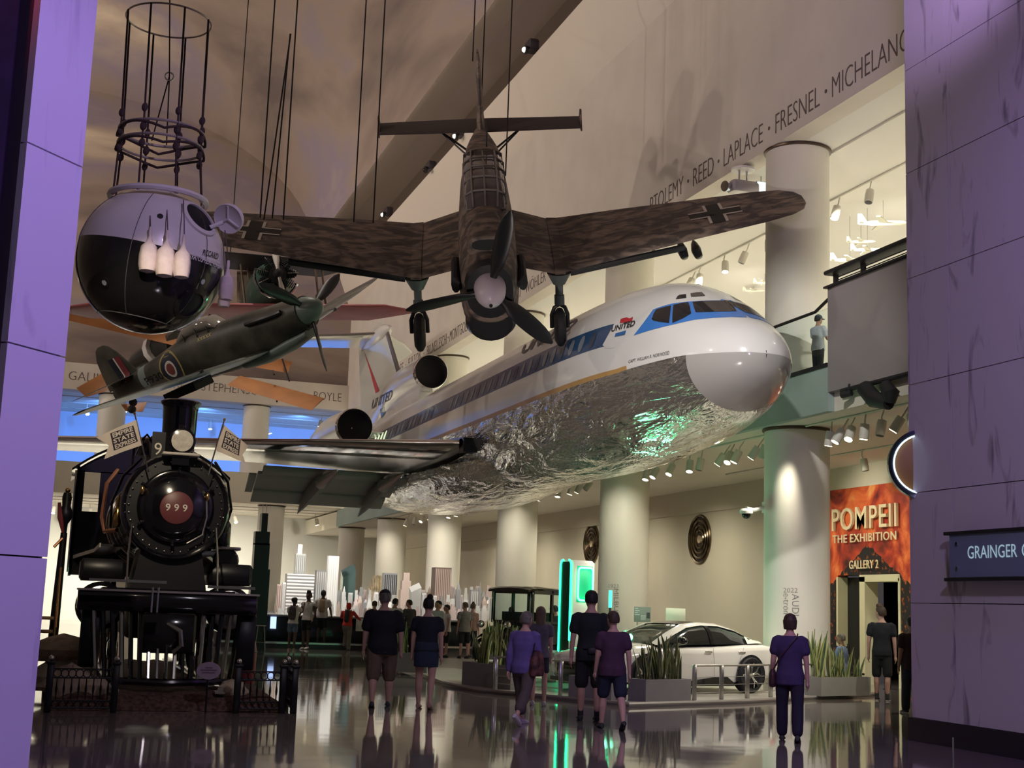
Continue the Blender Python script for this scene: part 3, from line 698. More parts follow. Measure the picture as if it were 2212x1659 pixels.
def blade(b, ang, r, ch, hub=.0, twist=.9, y=0, n=9, tip=.25):
    """propeller blade in the local xz plane at angle ang"""
    rings = []; e = Vector((cos(ang), 0, sin(ang))); t = Vector((-sin(ang), 0, cos(ang))); ax = Vector((0, 1, 0))
    for i in range(n + 1):
        s = i / n; rr = hub + (r - hub) * s
        w = ch * (.42 + .58 * sin(pi * min(1, .12 + s * .8)) ** 1.0) * (1 if s < .8 else sqrt(max(.02, 1 - ((s - .8) / .2) ** 2 * (1 - tip * .3))))
        if s < .12: w = ch * (.38 + s)
        th = max(.012, .10 * (1 - s) + .02) * (ch / .3)
        a = twist * (1 - s) + .32
        d = t * cos(a) + ax * sin(a); nn = ax * cos(a) - t * sin(a)
        ring = []
        for j in range(10):
            u = 2 * pi * j / 10; ring.append(e * rr + d * (w * .5 * cos(u)) + nn * (th * .5 * sin(u)) + Vector((0, y, 0)))
        rings.append(ring)
    return b.loft(rings)
# ------------------------------------------------------------------ dive bomber
def camo(name, c1, c2, sc):
    m = mat(name, c1, .6); N, L, b = nodes_of(m)
    tc = N.new('ShaderNodeTexCoord'); mp = N.new('ShaderNodeMapping'); mp.inputs['Scale'].default_value = (.8, 1.5, 1.5); L.new(tc.outputs['Object'], mp.inputs[0])
    n = N.new('ShaderNodeTexNoise'); n.inputs['Scale'].default_value = sc; n.inputs['Detail'].default_value = 5; n.inputs['Distortion'].default_value = .8; L.new(mp.outputs[0], n.inputs['Vector'])
    r = N.new('ShaderNodeValToRGB'); E = r.color_ramp.elements; E[0].position = .42; E[0].color = (*c1, 1); E[1].position = .62; E[1].color = (*c2, 1)
    L.new(n.outputs['Fac'], r.inputs[0]); L.new(r.outputs[0], b.inputs['Base Color']); return m
SK_T = camo('bomber_mottle', (.070, .054, .050), (.25, .19, .15), 2.6)
SK_B = mat('bomber_underside', (.13, .15, .15), .5)
PROP = mat('propeller_black', (.014, .015, .017), .35)
SK = xf_thing('dive_bomber', 'mottled brown dive bomber with bent wings and three-blade propeller, hanging nose down', 'airplane', (7.38, 24.4, 7.42), (radians(37.4), radians(-4.5), radians(-17.2)))
b = MB(); body_loft(b, [(.30, .47, -.62, .58), (.6, .56, -.98, .66), (1.2, .60, -1.06, .74), (2.2, .60, -.95, .80), (3.0, .60, -.80, .84), (4.0, .58, -.76, .86), (5.6, .53, -.66, .86), (7.0, .40, -.42, .74), (8.4, .25, -.12, .62), (9.6, .12, .08, .54), (10.2, .03, .2, .45)], 28, 2.5)
fus = b.build('fuselage', SK_T, SK)
b = MB(); body_loft(b, [(.20, .45, -.50, .62), (.42, .50, -.60, .66)], 24, 2.2); b.build('cowl_ring', PROP, SK)
b = MB(); body_loft(b, [(.34, .43, -1.06, -.35), (.55, .50, -1.12, -.4), (1.1, .5, -1.12, -.4), (2.0, .42, -.98, -.4)], 24, 2.0); b.build('chin_radiator', PROP, SK)
b = MB(); body_loft(b, [(.33, .36, -1.0, -.42), (.345, .36, -1.0, -.42)], 24, 2.0); b.build('radiator_mouth', A_DARK, SK)
b = MB(); b.lathe([(.02, -.42), (.13, -.38), (.23, -.26), (.29, -.08), (.31, .12), (.31, .2)], 28, (0, .0, .15), 'Y'); b.build('spinner', mat('spinner_lilac', (.58, .50, .58), .35), SK)
b = MB(); b.ball((0, -.42, .05), .035, 10, 6); b.build('spinner_hole', BLKM, SK)
for a in (1.31, 3.35, -.78):
    b = MB(); b.M = Matrix.Translation((0, 0, .15)); blade(b, a, 1.66, .36, .24, .55, .05); b.build('propeller_blade', PROP, SK)
# oil cooler hump and exhaust stubs
b = MB(); body_loft(b, [(.75, .36, .55, .93), (.78, .42, .5, .98), (1.3, .40, .5, 1.0), (2.2, .25, .6, .95)], 20, 2.6); b.build('oil_cooler', SK_T, SK)
b = MB(); body_loft(b, [(.74, .32, .70, .92), (.745, .32, .70, .92)], 16, 2.6); b.build('cooler_mouth', A_DARK, SK)
for sx in (-1, 1):
    b = MB(); b.tube([(sx * .57, .55, .05), (sx * .66, .7, .02), (sx * .66, 1.7, .02), (sx * .58, 1.85, .05)], [.03, .09, .09, .03], 10, flat=2); b.build('exhaust', RUBBER, SK)
# canopy
b = MB(); body_loft(b, [(2.75, .40, .72, .78), (3.15, .42, .72, 1.03), (3.6, .43, .72, 1.14), (4.6, .44, .72, 1.16), (5.6, .42, .72, 1.10), (6.3, .36, .7, .92)], 20, 2.6); b.build('canopy', mat('canopy_glass', (.10, .09, .10), .06, coat=.8), SK)
b = MB()
for y, w, z in ((2.78, .42, .78), (3.15, .43, 1.05), (3.7, .445, 1.16), (4.3, .45, 1.18), (4.9, .45, 1.17), (5.6, .43, 1.12)):
    b.tube([(-w, y, .72), (-w * .97, y, .72 + (z - .72) * .7), (-w * .6, y, z - .01), (0, y, z + .01), (w * .6, y, z - .01), (w * .97, y, .72 + (z - .72) * .7), (w, y, .72)], .022, 6)
for sx in (-1, 0, 1): b.tube([(sx * .25, 2.8, .80), (sx * .27, 3.15, 1.05), (sx * .27, 3.7, 1.155), (sx * .27, 4.6, 1.165), (sx * .26, 5.6, 1.10)], .02, 6)
b.build('canopy_frame', mat('canopy_frame_grey', (.22, .19, .18), .4), SK)
b = MB(); body_loft(b, [(5.5, .40, .7, 1.17), (6.4, .38, .6, 1.0), (7.4, .3, .5, .82), (8.6, .16, .4, .66)], 20, 2.4); b.build('rear_decking', SK_T, SK)
# wings: inner anhedral panel and long outer panel on each side
wl = []
for sx in (-1, 1):
    b = MB(); b.loft([wsec(sx * .3, 2.35, 3.35, -.28, .50), wsec(sx * 1.45, 2.45, 3.15, -.60, .52)]); wl.append(b.build('inner_wing', SK_T, SK))
    b = MB(); b.loft([wsec(sx * 1.45, 2.45, 3.15, -.60, .50), wsec(sx * 3.0, 2.68, 2.72, -.35, .40), wsec(sx * 4.6, 2.95, 2.2, -.10, .30), wsec(sx * 6.0, 3.15, 1.8, .12, .22), wsec(sx * 6.55, 3.3, 1.5, .20, .16), wsec(sx * 6.82, 3.5, 1.05, .24, .1), wsec(sx * 6.93, 3.8, .45, .26, .03)]); wl.append(b.build('outer_wing', SK_T, SK))
    b = MB(); b.loft([wsec(sx * 1.40, 2.40, 3.25, -.585, .60), wsec(sx * 1.62, 2.42, 3.2, -.585, .60)]); b.build('wing_fillet', SK_T, SK)
    b = MB(); b.tube([(sx * 1.75, 2.85, -.76), (sx * 4.2, 3.05, -.36)], .05, 8, flat=1.6); b.build('dive_brake', mat('brake_grey', (.035, .04, .042), .5), SK)
    b = MB(); b.tube([(sx * 1.8, 5.62, -.66), (sx * 6.0, 5.0, .06)], .09, 6, flat=.35); b.build('flap', SK_B, SK)
    # landing gear
    b = MB(); b.tube([(sx * 1.5, 2.75, -.7), (sx * 1.5, 2.72, -.95)], [.26, .13], 12); b.build('gear_fairing', SK_B, SK)
    b = MB(); b.tube([(sx * 1.5, 2.72, -.8), (sx * 1.5, 2.66, -1.22)], .085, 12); b.tube([(sx * 1.5, 2.66, -1.18), (sx * 1.5, 2.62, -1.38)], .11, 12); b.build('gear_leg', SK_B, SK)
    b = MB(); b.tube([(sx * 1.5 - .17, 2.55, -1.89), (sx * 1.5 - .17, 2.58, -1.60), (sx * 1.5 - .11, 2.6, -1.44), (sx * 1.5, 2.6, -1.37), (sx * 1.5 + .11, 2.6, -1.44), (sx * 1.5 + .17, 2.58, -1.60), (sx * 1.5 + .17, 2.55, -1.89)], .045, 8); b.build('wheel_fork', PROP, SK)
    b = MB(); b.lathe([(.12, -.11), (.30, -.115), (.40, -.06), (.42, 0), (.40, .06), (.30, .115), (.12, .11)], 28, (sx * 1.5, 2.5, -1.86), 'X'); b.build('wheel', RUBBER, SK)
for dx in (4.2, 4.5):
    b = MB(); b.tube([(dx, 2.9, -.52), (dx, 3.0, -.54), (dx, 3.3, -.54), (dx, 3.6, -.52), (dx, 3.75, -.5)], [.02, .09, .11, .07, .02], 12); b.build('small_bomb', PROP, SK)
b = MB(); b.bx(-.76, -.50, 2.3, 2.75, -.52, -.22); b.build('wing_root_intake', SK_T, SK)
b = MB(); b.bx(-.735, -.55, 2.285, 2.31, -.49, -.25); b.build('intake_mouth', A_DARK, SK)
# crosses
wb = bvh_of(wl)
CRW = mat('cross_white', (.62, .57, .50), .6); CRB = mat('cross_black', (.02, .02, .02), .6)
for sx in (-1, 1):
    cx0, cy0, s_ = sx * 5.0, 4.0, .28
    def rot45(pts): return [(cx0 + p * s_, cy0 + q * s_, 0) for p, q in pts]
    patch('cross_bar', SK, wb, [rot45([(-.5, -2), (.5, -2), (.5, 2), (-.5, 2)]), rot45([(-2, -.5), (2, -.5), (2, .5), (-2, .5)])], CRB, .008)
    bars = []
    for a in range(4):
        c, s2 = [(1, 0), (0, 1), (-1, 0), (0, -1)][a]
        for sg in (-1, 1):
            P = [(.55, sg * .5), (2, sg * .5), (2, sg * .72), (.72, sg * .72), (.55, sg * .72)]
            bars.append(rot45([(p * c - q * s2, p * s2 + q * c) for p, q in P]))
    patch('cross_edge', SK, wb, bars, CRW, .012)
# tail
b = MB()
def vsec(z, y0, ch, th): return [(t * th * .5, y0 + c * ch, z) for c, t in FO]
b.loft([vsec(.35, 8.2, 2.0, .50), vsec(1.0, 8.6, 1.6, .38), vsec(1.7, 8.95, 1.2, .30), vsec(2.15, 9.15, .8, .22), vsec(2.3, 9.3, .5, .12)]); b.build('fin', SK_T, SK)
b = MB(); b.loft([wsec(-2.5, 8.75, 1.0, .52, .14), wsec(-.1, 8.7, 1.15, .52, .17), wsec(.1, 8.7, 1.15, .52, .17), wsec(2.5, 8.75, 1.0, .52, .14)]); b.build('tailplane', mat('bomber_tail', (.055, .045, .045), .6), SK)
for sx in (-1, 1):
    b = MB(); b.prism([(8.85, .42), (9.6, .42), (9.25, .86), (9.1, .86)], sx * 2.5 - .02, sx * 2.5 + .02, 'YZ'); b.build('tail_end_plate', SK_T, SK)
    b = MB(); b.cyl((sx * 1.0, 9.1, .46), (sx * .12, 8.7, -.1), .028, 8); b.cyl((sx * 1.0, 9.1, .46), (sx * .12, 8.2, -.12), .022, 8); b.build('tail_strut', DKMET, SK)
b = MB(); b.cyl((.1, 5.8, 1.05), (.12, 5.85, 1.7), .02, 6); b.build('antenna_mast', DKMET, SK)

# ------------------------------------------------------------------ fighter
SP = xf_thing('fighter_plane', 'dark green wartime fighter with target roundel, climbing behind the locomotive chimney', 'airplane', (5.62, 33.1, 8.89), (-.206, -.494, .644))
SP_T = mat('fighter_green', (.035, .038, .03), .45, var=.35, vscale=1.1, col2=(.075, .07, .055), coat=.15)
SP_U = mat('fighter_underside', (.40, .46, .48), .35, var=.1, vscale=3)
SP_G = mat('fighter_spinner_green', (.17, .22, .20), .4)
b = MB(); st = [(.55, .40, -.44, .40), (1.0, .43, -.52, .44), (2.0, .46, -.66, .52), (2.8, .47, -.72, .60), (3.6, .47, -.72, .64), (4.6, .45, -.66, .70), (5.4, .40, -.52, .64), (6.4, .31, -.36, .50), (7.4, .21, -.24, .38), (8.2, .13, -.20, .28), (8.9, .05, -.2, .1)]
body_loft(b, st, 28, 2.15); sfus = b.build('fuselage', SP_T, SP)
b = MB(); b.lathe([(.01, 0), (.10, .03), (.22, .14), (.31, .32), (.36, .5), (.375, .58)], 28, (0, 0, 0), 'Y'); b.build('spinner', SP_G, SP)
for k, a in enumerate((-1.80, .32, 2.42)):
    b = MB(); blade(b, a, 1.62, .30, .25, .6, .42); b.build('propeller_blade', PROP, SP)
swl = []
for sx in (-1, 1):
    b = MB(); secs = []
    for i in range(13):
        s = i / 12; x = .25 + 5.36 * s; ch = 2.55 * sqrt(max(.004, 1 - (s * .985) ** 3.2)); y0 = 2.05 + (2.55 - ch) * .36
        secs.append(wsec(sx * x, y0, ch, -.58 + .105 * x, .36 * (1 - .75 * s)))
    b.loft(secs); o = b.build('wing', [SP_T, SP_U], SP); swl.append(o)
    for p in o.data.polygons:
        if p.normal.z < -.05: p.material_index = 1
    b = MB(); b.bx(sx * 1.9 - .32, sx * 1.9 + .32, 3.0, 4.25, -.70, -.48); b.build('underwing_radiator', BLKM, SP)
    b = MB(); b.cyl((sx * 2.6, 2.05, -.3), (sx * 2.6, 2.5, -.3), .045, 8); b.build('gun_port', PROP, SP)
b = MB(); body_loft(b, [(.7, .25, -.66, -.4), (1.4, .34, -.80, -.4), (2.4, .36, -.86, -.5), (3.2, .3, -.8, -.5)], 20, 2); b.build('chin_fairing', SP_G, SP)
b = MB(); body_loft(b, [(3.55, .26, .50, .62), (3.8, .30, .55, .90), (4.3, .31, .58, 1.0), (4.9, .28, .55, .92), (5.3, .2, .5, .70)], 20, 2.2); b.build('canopy', mat('bubble_glass', (.30, .28, .25), .05, coat=1, metal=.2), SP)
b = MB()
for y, w, z in ((3.62, .28, .66), (3.85, .305, .92), (4.3, .315, 1.02), (4.85, .29, .95)): b.tube([(-w, y, .52), (-w * .9, y, z * .8), (0, y, z + .01), (w * .9, y, z * .8), (w, y, .52)], .022, 6)
b.build('canopy_frame', SP_T, SP)
b = MB(); b.loft([vsec(.1, 7.3, 1.75, .14), vsec(.6, 7.65, 1.4, .12), vsec(1.05, 7.95, 1.05, .09), vsec(1.32, 8.2, .65, .05), vsec(1.40, 8.4, .3, .02)]); sfin = b.build('fin', SP_T, SP)
b = MB()
b.loft([wsec(-1.65, 8.15, .5, .3, .04), wsec(-1.2, 7.85, .95, .3, .07), wsec(-.1, 7.6, 1.3, .3, .1), wsec(.1, 7.6, 1.3, .3, .1), wsec(1.2, 7.85, .95, .3, .07), wsec(1.65, 8.15, .5, .3, .04)]); b.build('tailplane', SP_T, SP)
b = MB(); b.ball((0, 8.3, -.42), .12, 12, 8); b.cyl((0, 8.3, -.4), (0, 8.2, -.1), .03, 6); b.build('tail_wheel', RUBBER, SP)
for sx in (-1, 1):
    b = MB(); b.tube([(sx * .40, 1.0, .24), (sx * .46, 1.2, .24), (sx * .46, 2.2, .3), (sx * .42, 2.3, .3)], .06, 8); b.build('exhaust', PROP, SP)
sb = bvh_of([sfus, sfin]); 
def disc(y, z, r, n=28, r0=0):
    return [(0, y + r * cos(2 * pi * j / n), z + r * sin(2 * pi * j / n)) for j in range(n)]
for sx in (-1, 1):
    for nm, r, m, of in (('roundel_yellow', .50, mat('roundel_yellow', (.42, .32, .10), .5), .006), ('roundel_blue', .44, mat('roundel_blue', (.02, .025, .045), .5), .010), ('roundel_white', .24, mat('roundel_white', (.65, .62, .56), .5), .014), ('roundel_red', .17, mat('roundel_red', (.20, .05, .045), .5), .018)):
        patch(nm, SP, sb, [disc(5.75, .02, r)], m, of, (sx, 0, 0))
    for nm, y0, m in (('fin_flash_red', 7.78, mat('flash_red', (.20, .03, .04), .5)), ('fin_flash_white', 8.02, mat('roundel_white', (1, 1, 1))), ('fin_flash_blue', 8.08, mat('flash_navy', (.012, .015, .03), .5))):
        w = .24 if 'white' not in nm else .06
        patch(nm, SP, sb, [[(0, y0, .18), (0, y0 + w, .18), (0, y0 + w + .18, .95), (0, y0 + .18, .95)]], m, .008, (sx, 0, 0))
    b = MB(); rings = []
    body_loft(b, [(7.0, .252, -.285, .432), (7.36, .215, -.25, .388)], 28, 2.15, cap=False); 
b.build('tail_band', mat('tail_band_sky', (.22, .27, .25), .5), SP)
vs, fs = text_mesh('P9306', 1, 0, offset=.015); x1 = max(v.x for v in vs)
b = MB(); q = []
for v in vs:
    yy = 7.15 - v.x / x1 * 1.15; zz = -.13 + v.y * .30; h = sb.ray_cast(Vector((-3, yy, zz)), Vector((1, 0, 0))); q.append(h[0] + Vector((-.01, 0, 0)) if h[0] else Vector((0, yy, zz)))
b.add(q, fs); b.build('serial_number', BLKM, SP, smooth=False)
vs, fs = text_mesh('xxxxx', 1, .2, offset=.01); x1 = max(v.x for v in vs)
b = MB(); q = []
for v in vs:
    yy = 4.3 - v.x / x1 * .6; zz = .40 + v.y * .18; h = sb.ray_cast(Vector((-3, yy, zz)), Vector((1, 0, 0))); q.append(h[0] + Vector((-.01, 0, 0)) if h[0] else Vector((0, yy, zz)))
b.add(q, fs); b.build('kill_marks', mat('kill_mark_yellow', (.5, .42, .15), .5), SP, smooth=False)

# ------------------------------------------------------------------ radial-engined biplane behind them
P = lambda x, y, D: atD(x, y, D)
c0 = P(600, 592, 40)
RB = thing('mail_biplane', 'radial-engined biplane with red lower wing, half hidden behind the fighter', 'airplane', c0)
b = MB(); body_rings = []
b.M = Matrix.Translation(c0)
body_loft(b, [(.50, .40, -.45, .40), (1.0, .60, -.75, .55), (2, .65, -.85, .6), (4, .6, -.75, .6), (7, .3, -.3, .5), (9, .1, 0, .4)], 24, 2.3)
b.build('fuselage', mat('biplane_green', (.03, .07, .05), .4), RB, world=True)
b = MB(); b.lathe([(.15, 0), (.26, .02), (.28, .2), (.2, .35)], 20, c0, 'Y'); b.lathe([(.02, -.3), (.12, -.25), (.14, 0)], 16, c0, 'Y'); b.build('crankcase', mat('crankcase', (.03, .03, .03), .4, .5), RB, world=True)
for k in range(9):
    a = 2 * pi * k / 9 + .2; e = Vector((cos(a), 0, sin(a)))
    b = MB()
    for q in range(6): b.cyl(c0 + e * (.26 + q * .055), c0 + e * (.285 + q * .055), .135 if q < 5 else .10, 10)
    b.M = Matrix.Translation((0, .14, 0)); bb = b; b.v = [(x, y + .14, z) for x, y, z in b.v]; b.build('cylinder', mat('cylinder_black', (.015, .015, .016), .4, .4), RB, world=True)
    b = MB(); p = c0 + e * .3 + Vector((0, .02, 0)); b.cyl(p, c0 + e * .62 + Vector((0, .02, 0)), .014, 6); b.build('pushrod', CHROME, RB, world=True)
b = MB()
b.tube([c0 + Vector((.64 * cos(2 * pi * k / 24), .3, .64 * sin(2 * pi * k / 24))) for k in range(11, 24)], .05, 8); b.build('exhaust_ring', CHROME, RB, world=True)
for a in (1.78, -1.28):
    b = MB(); b.M = Matrix.Translation(c0); blade(b, a, 1.35, .24, .08, .6, -.12); b.build('propeller_blade', mat('propeller_white', (.62, .58, .52), .3), RB, world=True)
# lower wing (red) and upper wing (grey), each one slab with rounded tips
def flat_wing(name, m, pa, pb, ch, th, tip=.9):
    b = MB(); pa = Vector(pa); pb = Vector(pb); secs = []
    for i in range(11):
        s = i / 10; e = min(1, sqrt(max(.02, 1 - max(0, abs(s - .5) * 2 - (1 - .14)) ** 2 / .14 ** 2)))
        c = pa.lerp(pb, s); secs.append([(c.x, c.y + (cc - .4) * ch * e, c.z + t * th * .45 * (.3 + .7 * e)) for cc, t in FO])
    b.loft(secs); return b.build(name, m, RB, world=True)
flat_wing('lower_wing', mat('biplane_red', (.42, .12, .13), .5, var=.12, vscale=2), P(120, 668, 41.5), P(895, 674, 41.5), 2.4, .44)
flat_wing('upper_wing', mat('biplane_grey', (.075, .07, .072), .6), P(330, 545, 41.0), P(748, 582, 42.5), 2.2, .22)
for x0, x1 in ((520, 530), (470, 480), (680, 690)):
    for dx, dd in ((0, 0), (14, 1.1)): b = MB(); b.tube([P(x0 + dx, 570, 41.5 + dd), P(x1 + dx, 660, 41.5 + dd)], .035, 8); b.build('wing_strut', mat('strut_wood', (.25, .19, .13), .5), RB, world=True)
b = MB(); q = [P(512, 585, 43), P(549, 585, 43), P(549, 652, 43), P(512, 652, 43)]; b.add([*q, *[v + Vector((0, .06, 0)) for v in q]], [(0, 1, 2, 3), (7, 6, 5, 4), (0, 4, 5, 1), (1, 5, 6, 2), (2, 6, 7, 3), (3, 7, 4, 0)]); b.build('wooden_panel', mat('plywood', (.32, .26, .19), .6, var=.25, vscale=8, stretch=(4, 1, .3)), RB, world=True)
# ------------------------------------------------------------------ orange trainer biplane
j0 = P(430, 800, 50)
JN = thing('trainer_biplane', 'orange winged biplane hanging far behind the dark fighter', 'airplane', j0)
JO = mat('trainer_orange', (.36, .14, .035), .55, var=.14, vscale=1.2); JG = mat('trainer_olive', (.03, .03, .028), .35)
def slabwing(name, corners, th, m):
    b = MB(); C4 = [Vector(c) for c in corners]; n = (C4[1] - C4[0]).cross(C4[3] - C4[0]).normalized() * th * .5
    secs = []
    for i in range(9):
        s = i / 8; a = C4[0].lerp(C4[1], s); d = C4[3].lerp(C4[2], s); secs.append([a.lerp(d, cc) + n * t * 1.0 for cc, t in FO])
    b.loft(secs); return b.build(name, m, JN, world=True)
slabwing('lower_wing', [P(520, 812, 50), P(700, 860, 49.2), P(672, 887, 48.2), P(490, 832, 49)], .12, JO)
slabwing('upper_wing', [P(560, 766, 51.5), P(632, 782, 51), P(622, 806, 50.2), P(545, 792, 50.6)], .12, JO)
slabwing('upper_wing', [P(130, 660, 50.5), P(420, 722, 50.5), P(400, 752, 49.5), P(130, 688, 49.5)], .12, JO)
slabwing('tailplane', [P(165, 838, 52), P(232, 800, 53), P(238, 842, 52), P(186, 858, 51)], .06, JO)
slabwing('elevator', [P(262, 874, 52), P(318, 868, 52.5), P(308, 890, 52), P(272, 888, 51.5)], .06, JO)
b = MB(); b.tube([P(268, 806, 53), P(300, 778, 52), P(345, 752, 51), P(388, 745, 50)], [.12, .35, .5, .55], 12); b.build('fuselage', JG, JN, world=True)
b = MB(); b.tube([P(336, 757, 51), P(344, 752, 50.8)], .56, 12); b.build('fuselage_band', WHITE, JN, world=True)
b = MB(); b.ball(P(285, 884, 51), .16, 12, 8); b.tube([P(285, 884, 51), P(290, 868, 51.5)], .04, 6); b.build('tail_wheel', RUBBER, JN, world=True)
for a, c in (((610, 776), (625, 823)), ((590, 800), (592, 809)), ((600, 835), (598, 868))): b = MB(); b.tube([P(*a, 50.5), P(*c, 49.5)], .035, 6); b.build('wing_strut', DKMET, JN, world=True)

# ------------------------------------------------------------------ suspension cables (thin steel, from the vault)
CAB = mat('steel_cable', (.03, .026, .026), .5, .6)
def cable(pts, r=.014, label='', group='suspension cables'):
    b = MB(); b.tube(pts, r, 6); o = b.build('suspension_cable', CAB); tag(o, label, 'cable', group); return o
for (xa, ya), (xb, yb), D, lab in (((630, -60), (612, 475), 28, 'double hung cable above the left cross of the dive bomber'), ((628, 73), (570, 475), 28, 'slanting cable from the hook above the left bomber wing'), ((627, 73), (588, 472), 28.3, 'middle slanting cable above the left bomber wing'),
        ((598, -60), (562, 470), 28, 'leftmost long cable above the left bomber wing'), ((786, 124), (764, 480), 30, 'cable dropping to the left bomber wing, left one of a pair'), ((826, 57), (806, 482), 30, 'cable dropping to the left bomber wing, right one of a pair'),
        ((1025, -60), (1021, 132), 34, 'cable holding the bomber fin tip'), ((1050, -60), (1038, 262), 34, 'cable just right of the bomber fin'), ((1106, -60), (1092, 380), 33, 'cable passing right of the bomber tailplane'), ((515, 230), (497, 556), 41.2, 'thin cable in front of the projected clouds')):
    lo_ = P(xb, yb, D); vz = 21.3 + 7.5 * sqrt(max(0, 1 - ((lo_.x + 2.5) / 14.5) ** 2))
    cable([Vector((lo_.x, lo_.y, vz + .2)), lo_] if 'slanting' not in lab else [P(xa, ya, D), lo_], .016, lab)
# ================================================================== STRATOSPHERE GONDOLA
GC = Vector((.88, 19.87, 6.35)); GR = 1.05
GD = xf_thing('balloon_gondola', 'round white and black balloon gondola with rope cage and open hatch', 'gondola', GC, (radians(4), radians(8), radians(-2)))
G_W = mat('gondola_white', (.66, .62, .62), .3, var=.05, vscale=2, coat=.2); G_B = mat('gondola_black', (.012, .012, .013), .16, coat=.5)
def cap_sphere(b, a0, a1, r, nu=56, nv=16):
    rings = []
    for i in range(nv + 1):
        a = a0 + (a1 - a0) * i / nv; rings.append([(r * cos(a) * cos(2 * pi * j / nu), r * cos(a) * sin(2 * pi * j / nu), r * sin(a)) for j in range(nu)])
    return b.loft(rings, False, False)
eq = .07
b = MB(); cap_sphere(b, eq, 1.56, GR); up = b.build('upper_shell', G_W, GD)
b = MB(); cap_sphere(b, -1.56, eq, GR); lo = b.build('lower_shell', G_B, GD)
gb = bvh_of([up, lo])
def g_dir(px, py):       # picture point on the ball -> local unit direction
    d = ray(px, py).normalized(); oc = CAMP - GC; bq = oc.dot(d); disc_ = bq * bq - (oc.dot(oc) - GR * GR)
    t = -bq - sqrt(max(0, disc_)); w = CAMP + d * t - GC
    return (GD.rotation_euler.to_matrix().inverted() @ w).normalized()
def basis(n):
    u = n.cross(Vector((0, 0, 1))).normalized(); return u, u.cross(n) * -1
def g_disc(name, n, r0, r1, z0, z1, m, seg=28, squash=1):
    """ring or disc standing on the ball around direction n"""
    u, w = basis(n); b = MB(); rings = []
    for r, z in ((r1, z0), (r1, z1), (r0, z1), (r0, z0)) if r0 > 0 else ((r1, z0), (r1, z1), (r1 * .75, z1), (r1 * .5, z1), (r1 * .25, z1), (.004, z1)):
        base = sqrt(max(0, GR * GR - r * r))
        rings.append([n * (base + z) + u * (r * cos(2 * pi * j / seg)) + w * (r * sin(2 * pi * j / seg) * squash) for j in range(seg)])
    b.loft(rings, False, False); return b.build(name, m, GD)
n = g_dir(432, 470); g_disc('hatch_rim', n, .24, .30, -.03, .035, G_W); g_disc('hatch_hole', n, 0, .245, -.05, .006, A_DARK)
n2 = g_dir(412, 658); g_disc('lower_hatch_rim', n2, .20, .26, -.03, .03, G_B); g_disc('lower_hatch_hole', n2, 0, .205, -.05, .006, A_DARK)
for px, py in ((346, 467), (438, 608), (226, 610)):
    n = g_dir(px, py); g_disc('porthole', n, 0, .042, -.02, .006, BLKM if px == 346 else mat('porthole_glass', (.35, .42, .45), .05, coat=1)); 
    if px != 346: g_disc('porthole_rim', n, .042, .075, -.02, .012, G_B)
# hatch door swung out to the right
nh = g_dir(470, 480); D0 = GD.rotation_euler.to_matrix().inverted() @ (atD(494, 472, 19.55) - GC)
b = MB(); nd = Vector((-.35, -.75, -.55)).normalized(); u, w = basis(nd)
rings = []
for r, z in ((.01, .02), (.19, .02), (.215, .035), (.225, .0), (.215, -.05), (.01, -.06)): rings.append([D0 + nd * z + u * (r * cos(2 * pi * j / 28)) + w * (r * sin(2 * pi * j / 28)) for j in range(28)])
b.loft(rings); dr = b.build('hatch_door', G_W, GD)
b = MB()
for k in range(3): a = 2 * pi * k / 3 + .5; b.tube([D0 + nd * .03, D0 + nd * .03 + (u * cos(a) + w * sin(a)) * .19], .016, 6)
b.build('hatch_spoke', G_W, dr)
b = MB(); b.tube([g_dir(452, 492) * 1.06, D0 - u * .02 + (g_dir(452, 492) * 1.06 - D0) * .4], .03, 8); b.build('hatch_hinge', G_W, GD)
# welded seams
b = MB()
for k in range(6):
    a = k * pi / 3 + .25; b.tube([(1.003 * GR * cos(e) * cos(a), 1.003 * GR * cos(e) * sin(a), 1.003 * GR * sin(e)) for e in [-1.0 + 1.95 * i / 20 for i in range(21)]], .006, 5)
b.tube([(1.003 * GR * cos(-1.0) * cos(2 * pi * j / 40), 1.003 * GR * cos(-1.0) * sin(2 * pi * j / 40), 1.003 * GR * sin(-1.0)) for j in range(40)], .006, 5, closed=True)
b.build('weld_seam', mat('seam', (.10, .095, .10), .5), GD)
# lettering, bent round the ball
def g_text(name, body, p0, p1, hpx, m, off=.008):
    vs, fs = text_mesh(body, 1, 0, offset=.012); x1 = max(v.x for v in vs); y1 = max(v.y for v in vs); b = MB(); q = []
    for v in vs:
        s, t = v.x / x1, v.y / y1; px = p0[0] + (p1[0] - p0[0]) * s + 3 * t; py = p0[1] + (p1[1] - p0[1]) * s + 6 * s * (1 - s) * -1 - hpx * t
        q.append(g_dir(px, py) * (GR + off))
    b.add(q, fs); return b.build(name, m, GD, smooth=False)
g_text('name_lettering', 'PICCARD', (435, 551), (468, 561), 12, BLKM, .015)
g_text('flight_lettering', 'STRATOSPHERE FLIGHT', (404, 557), (481, 584), 12, mat('letter_white', (.7, .66, .66), .5), .015)
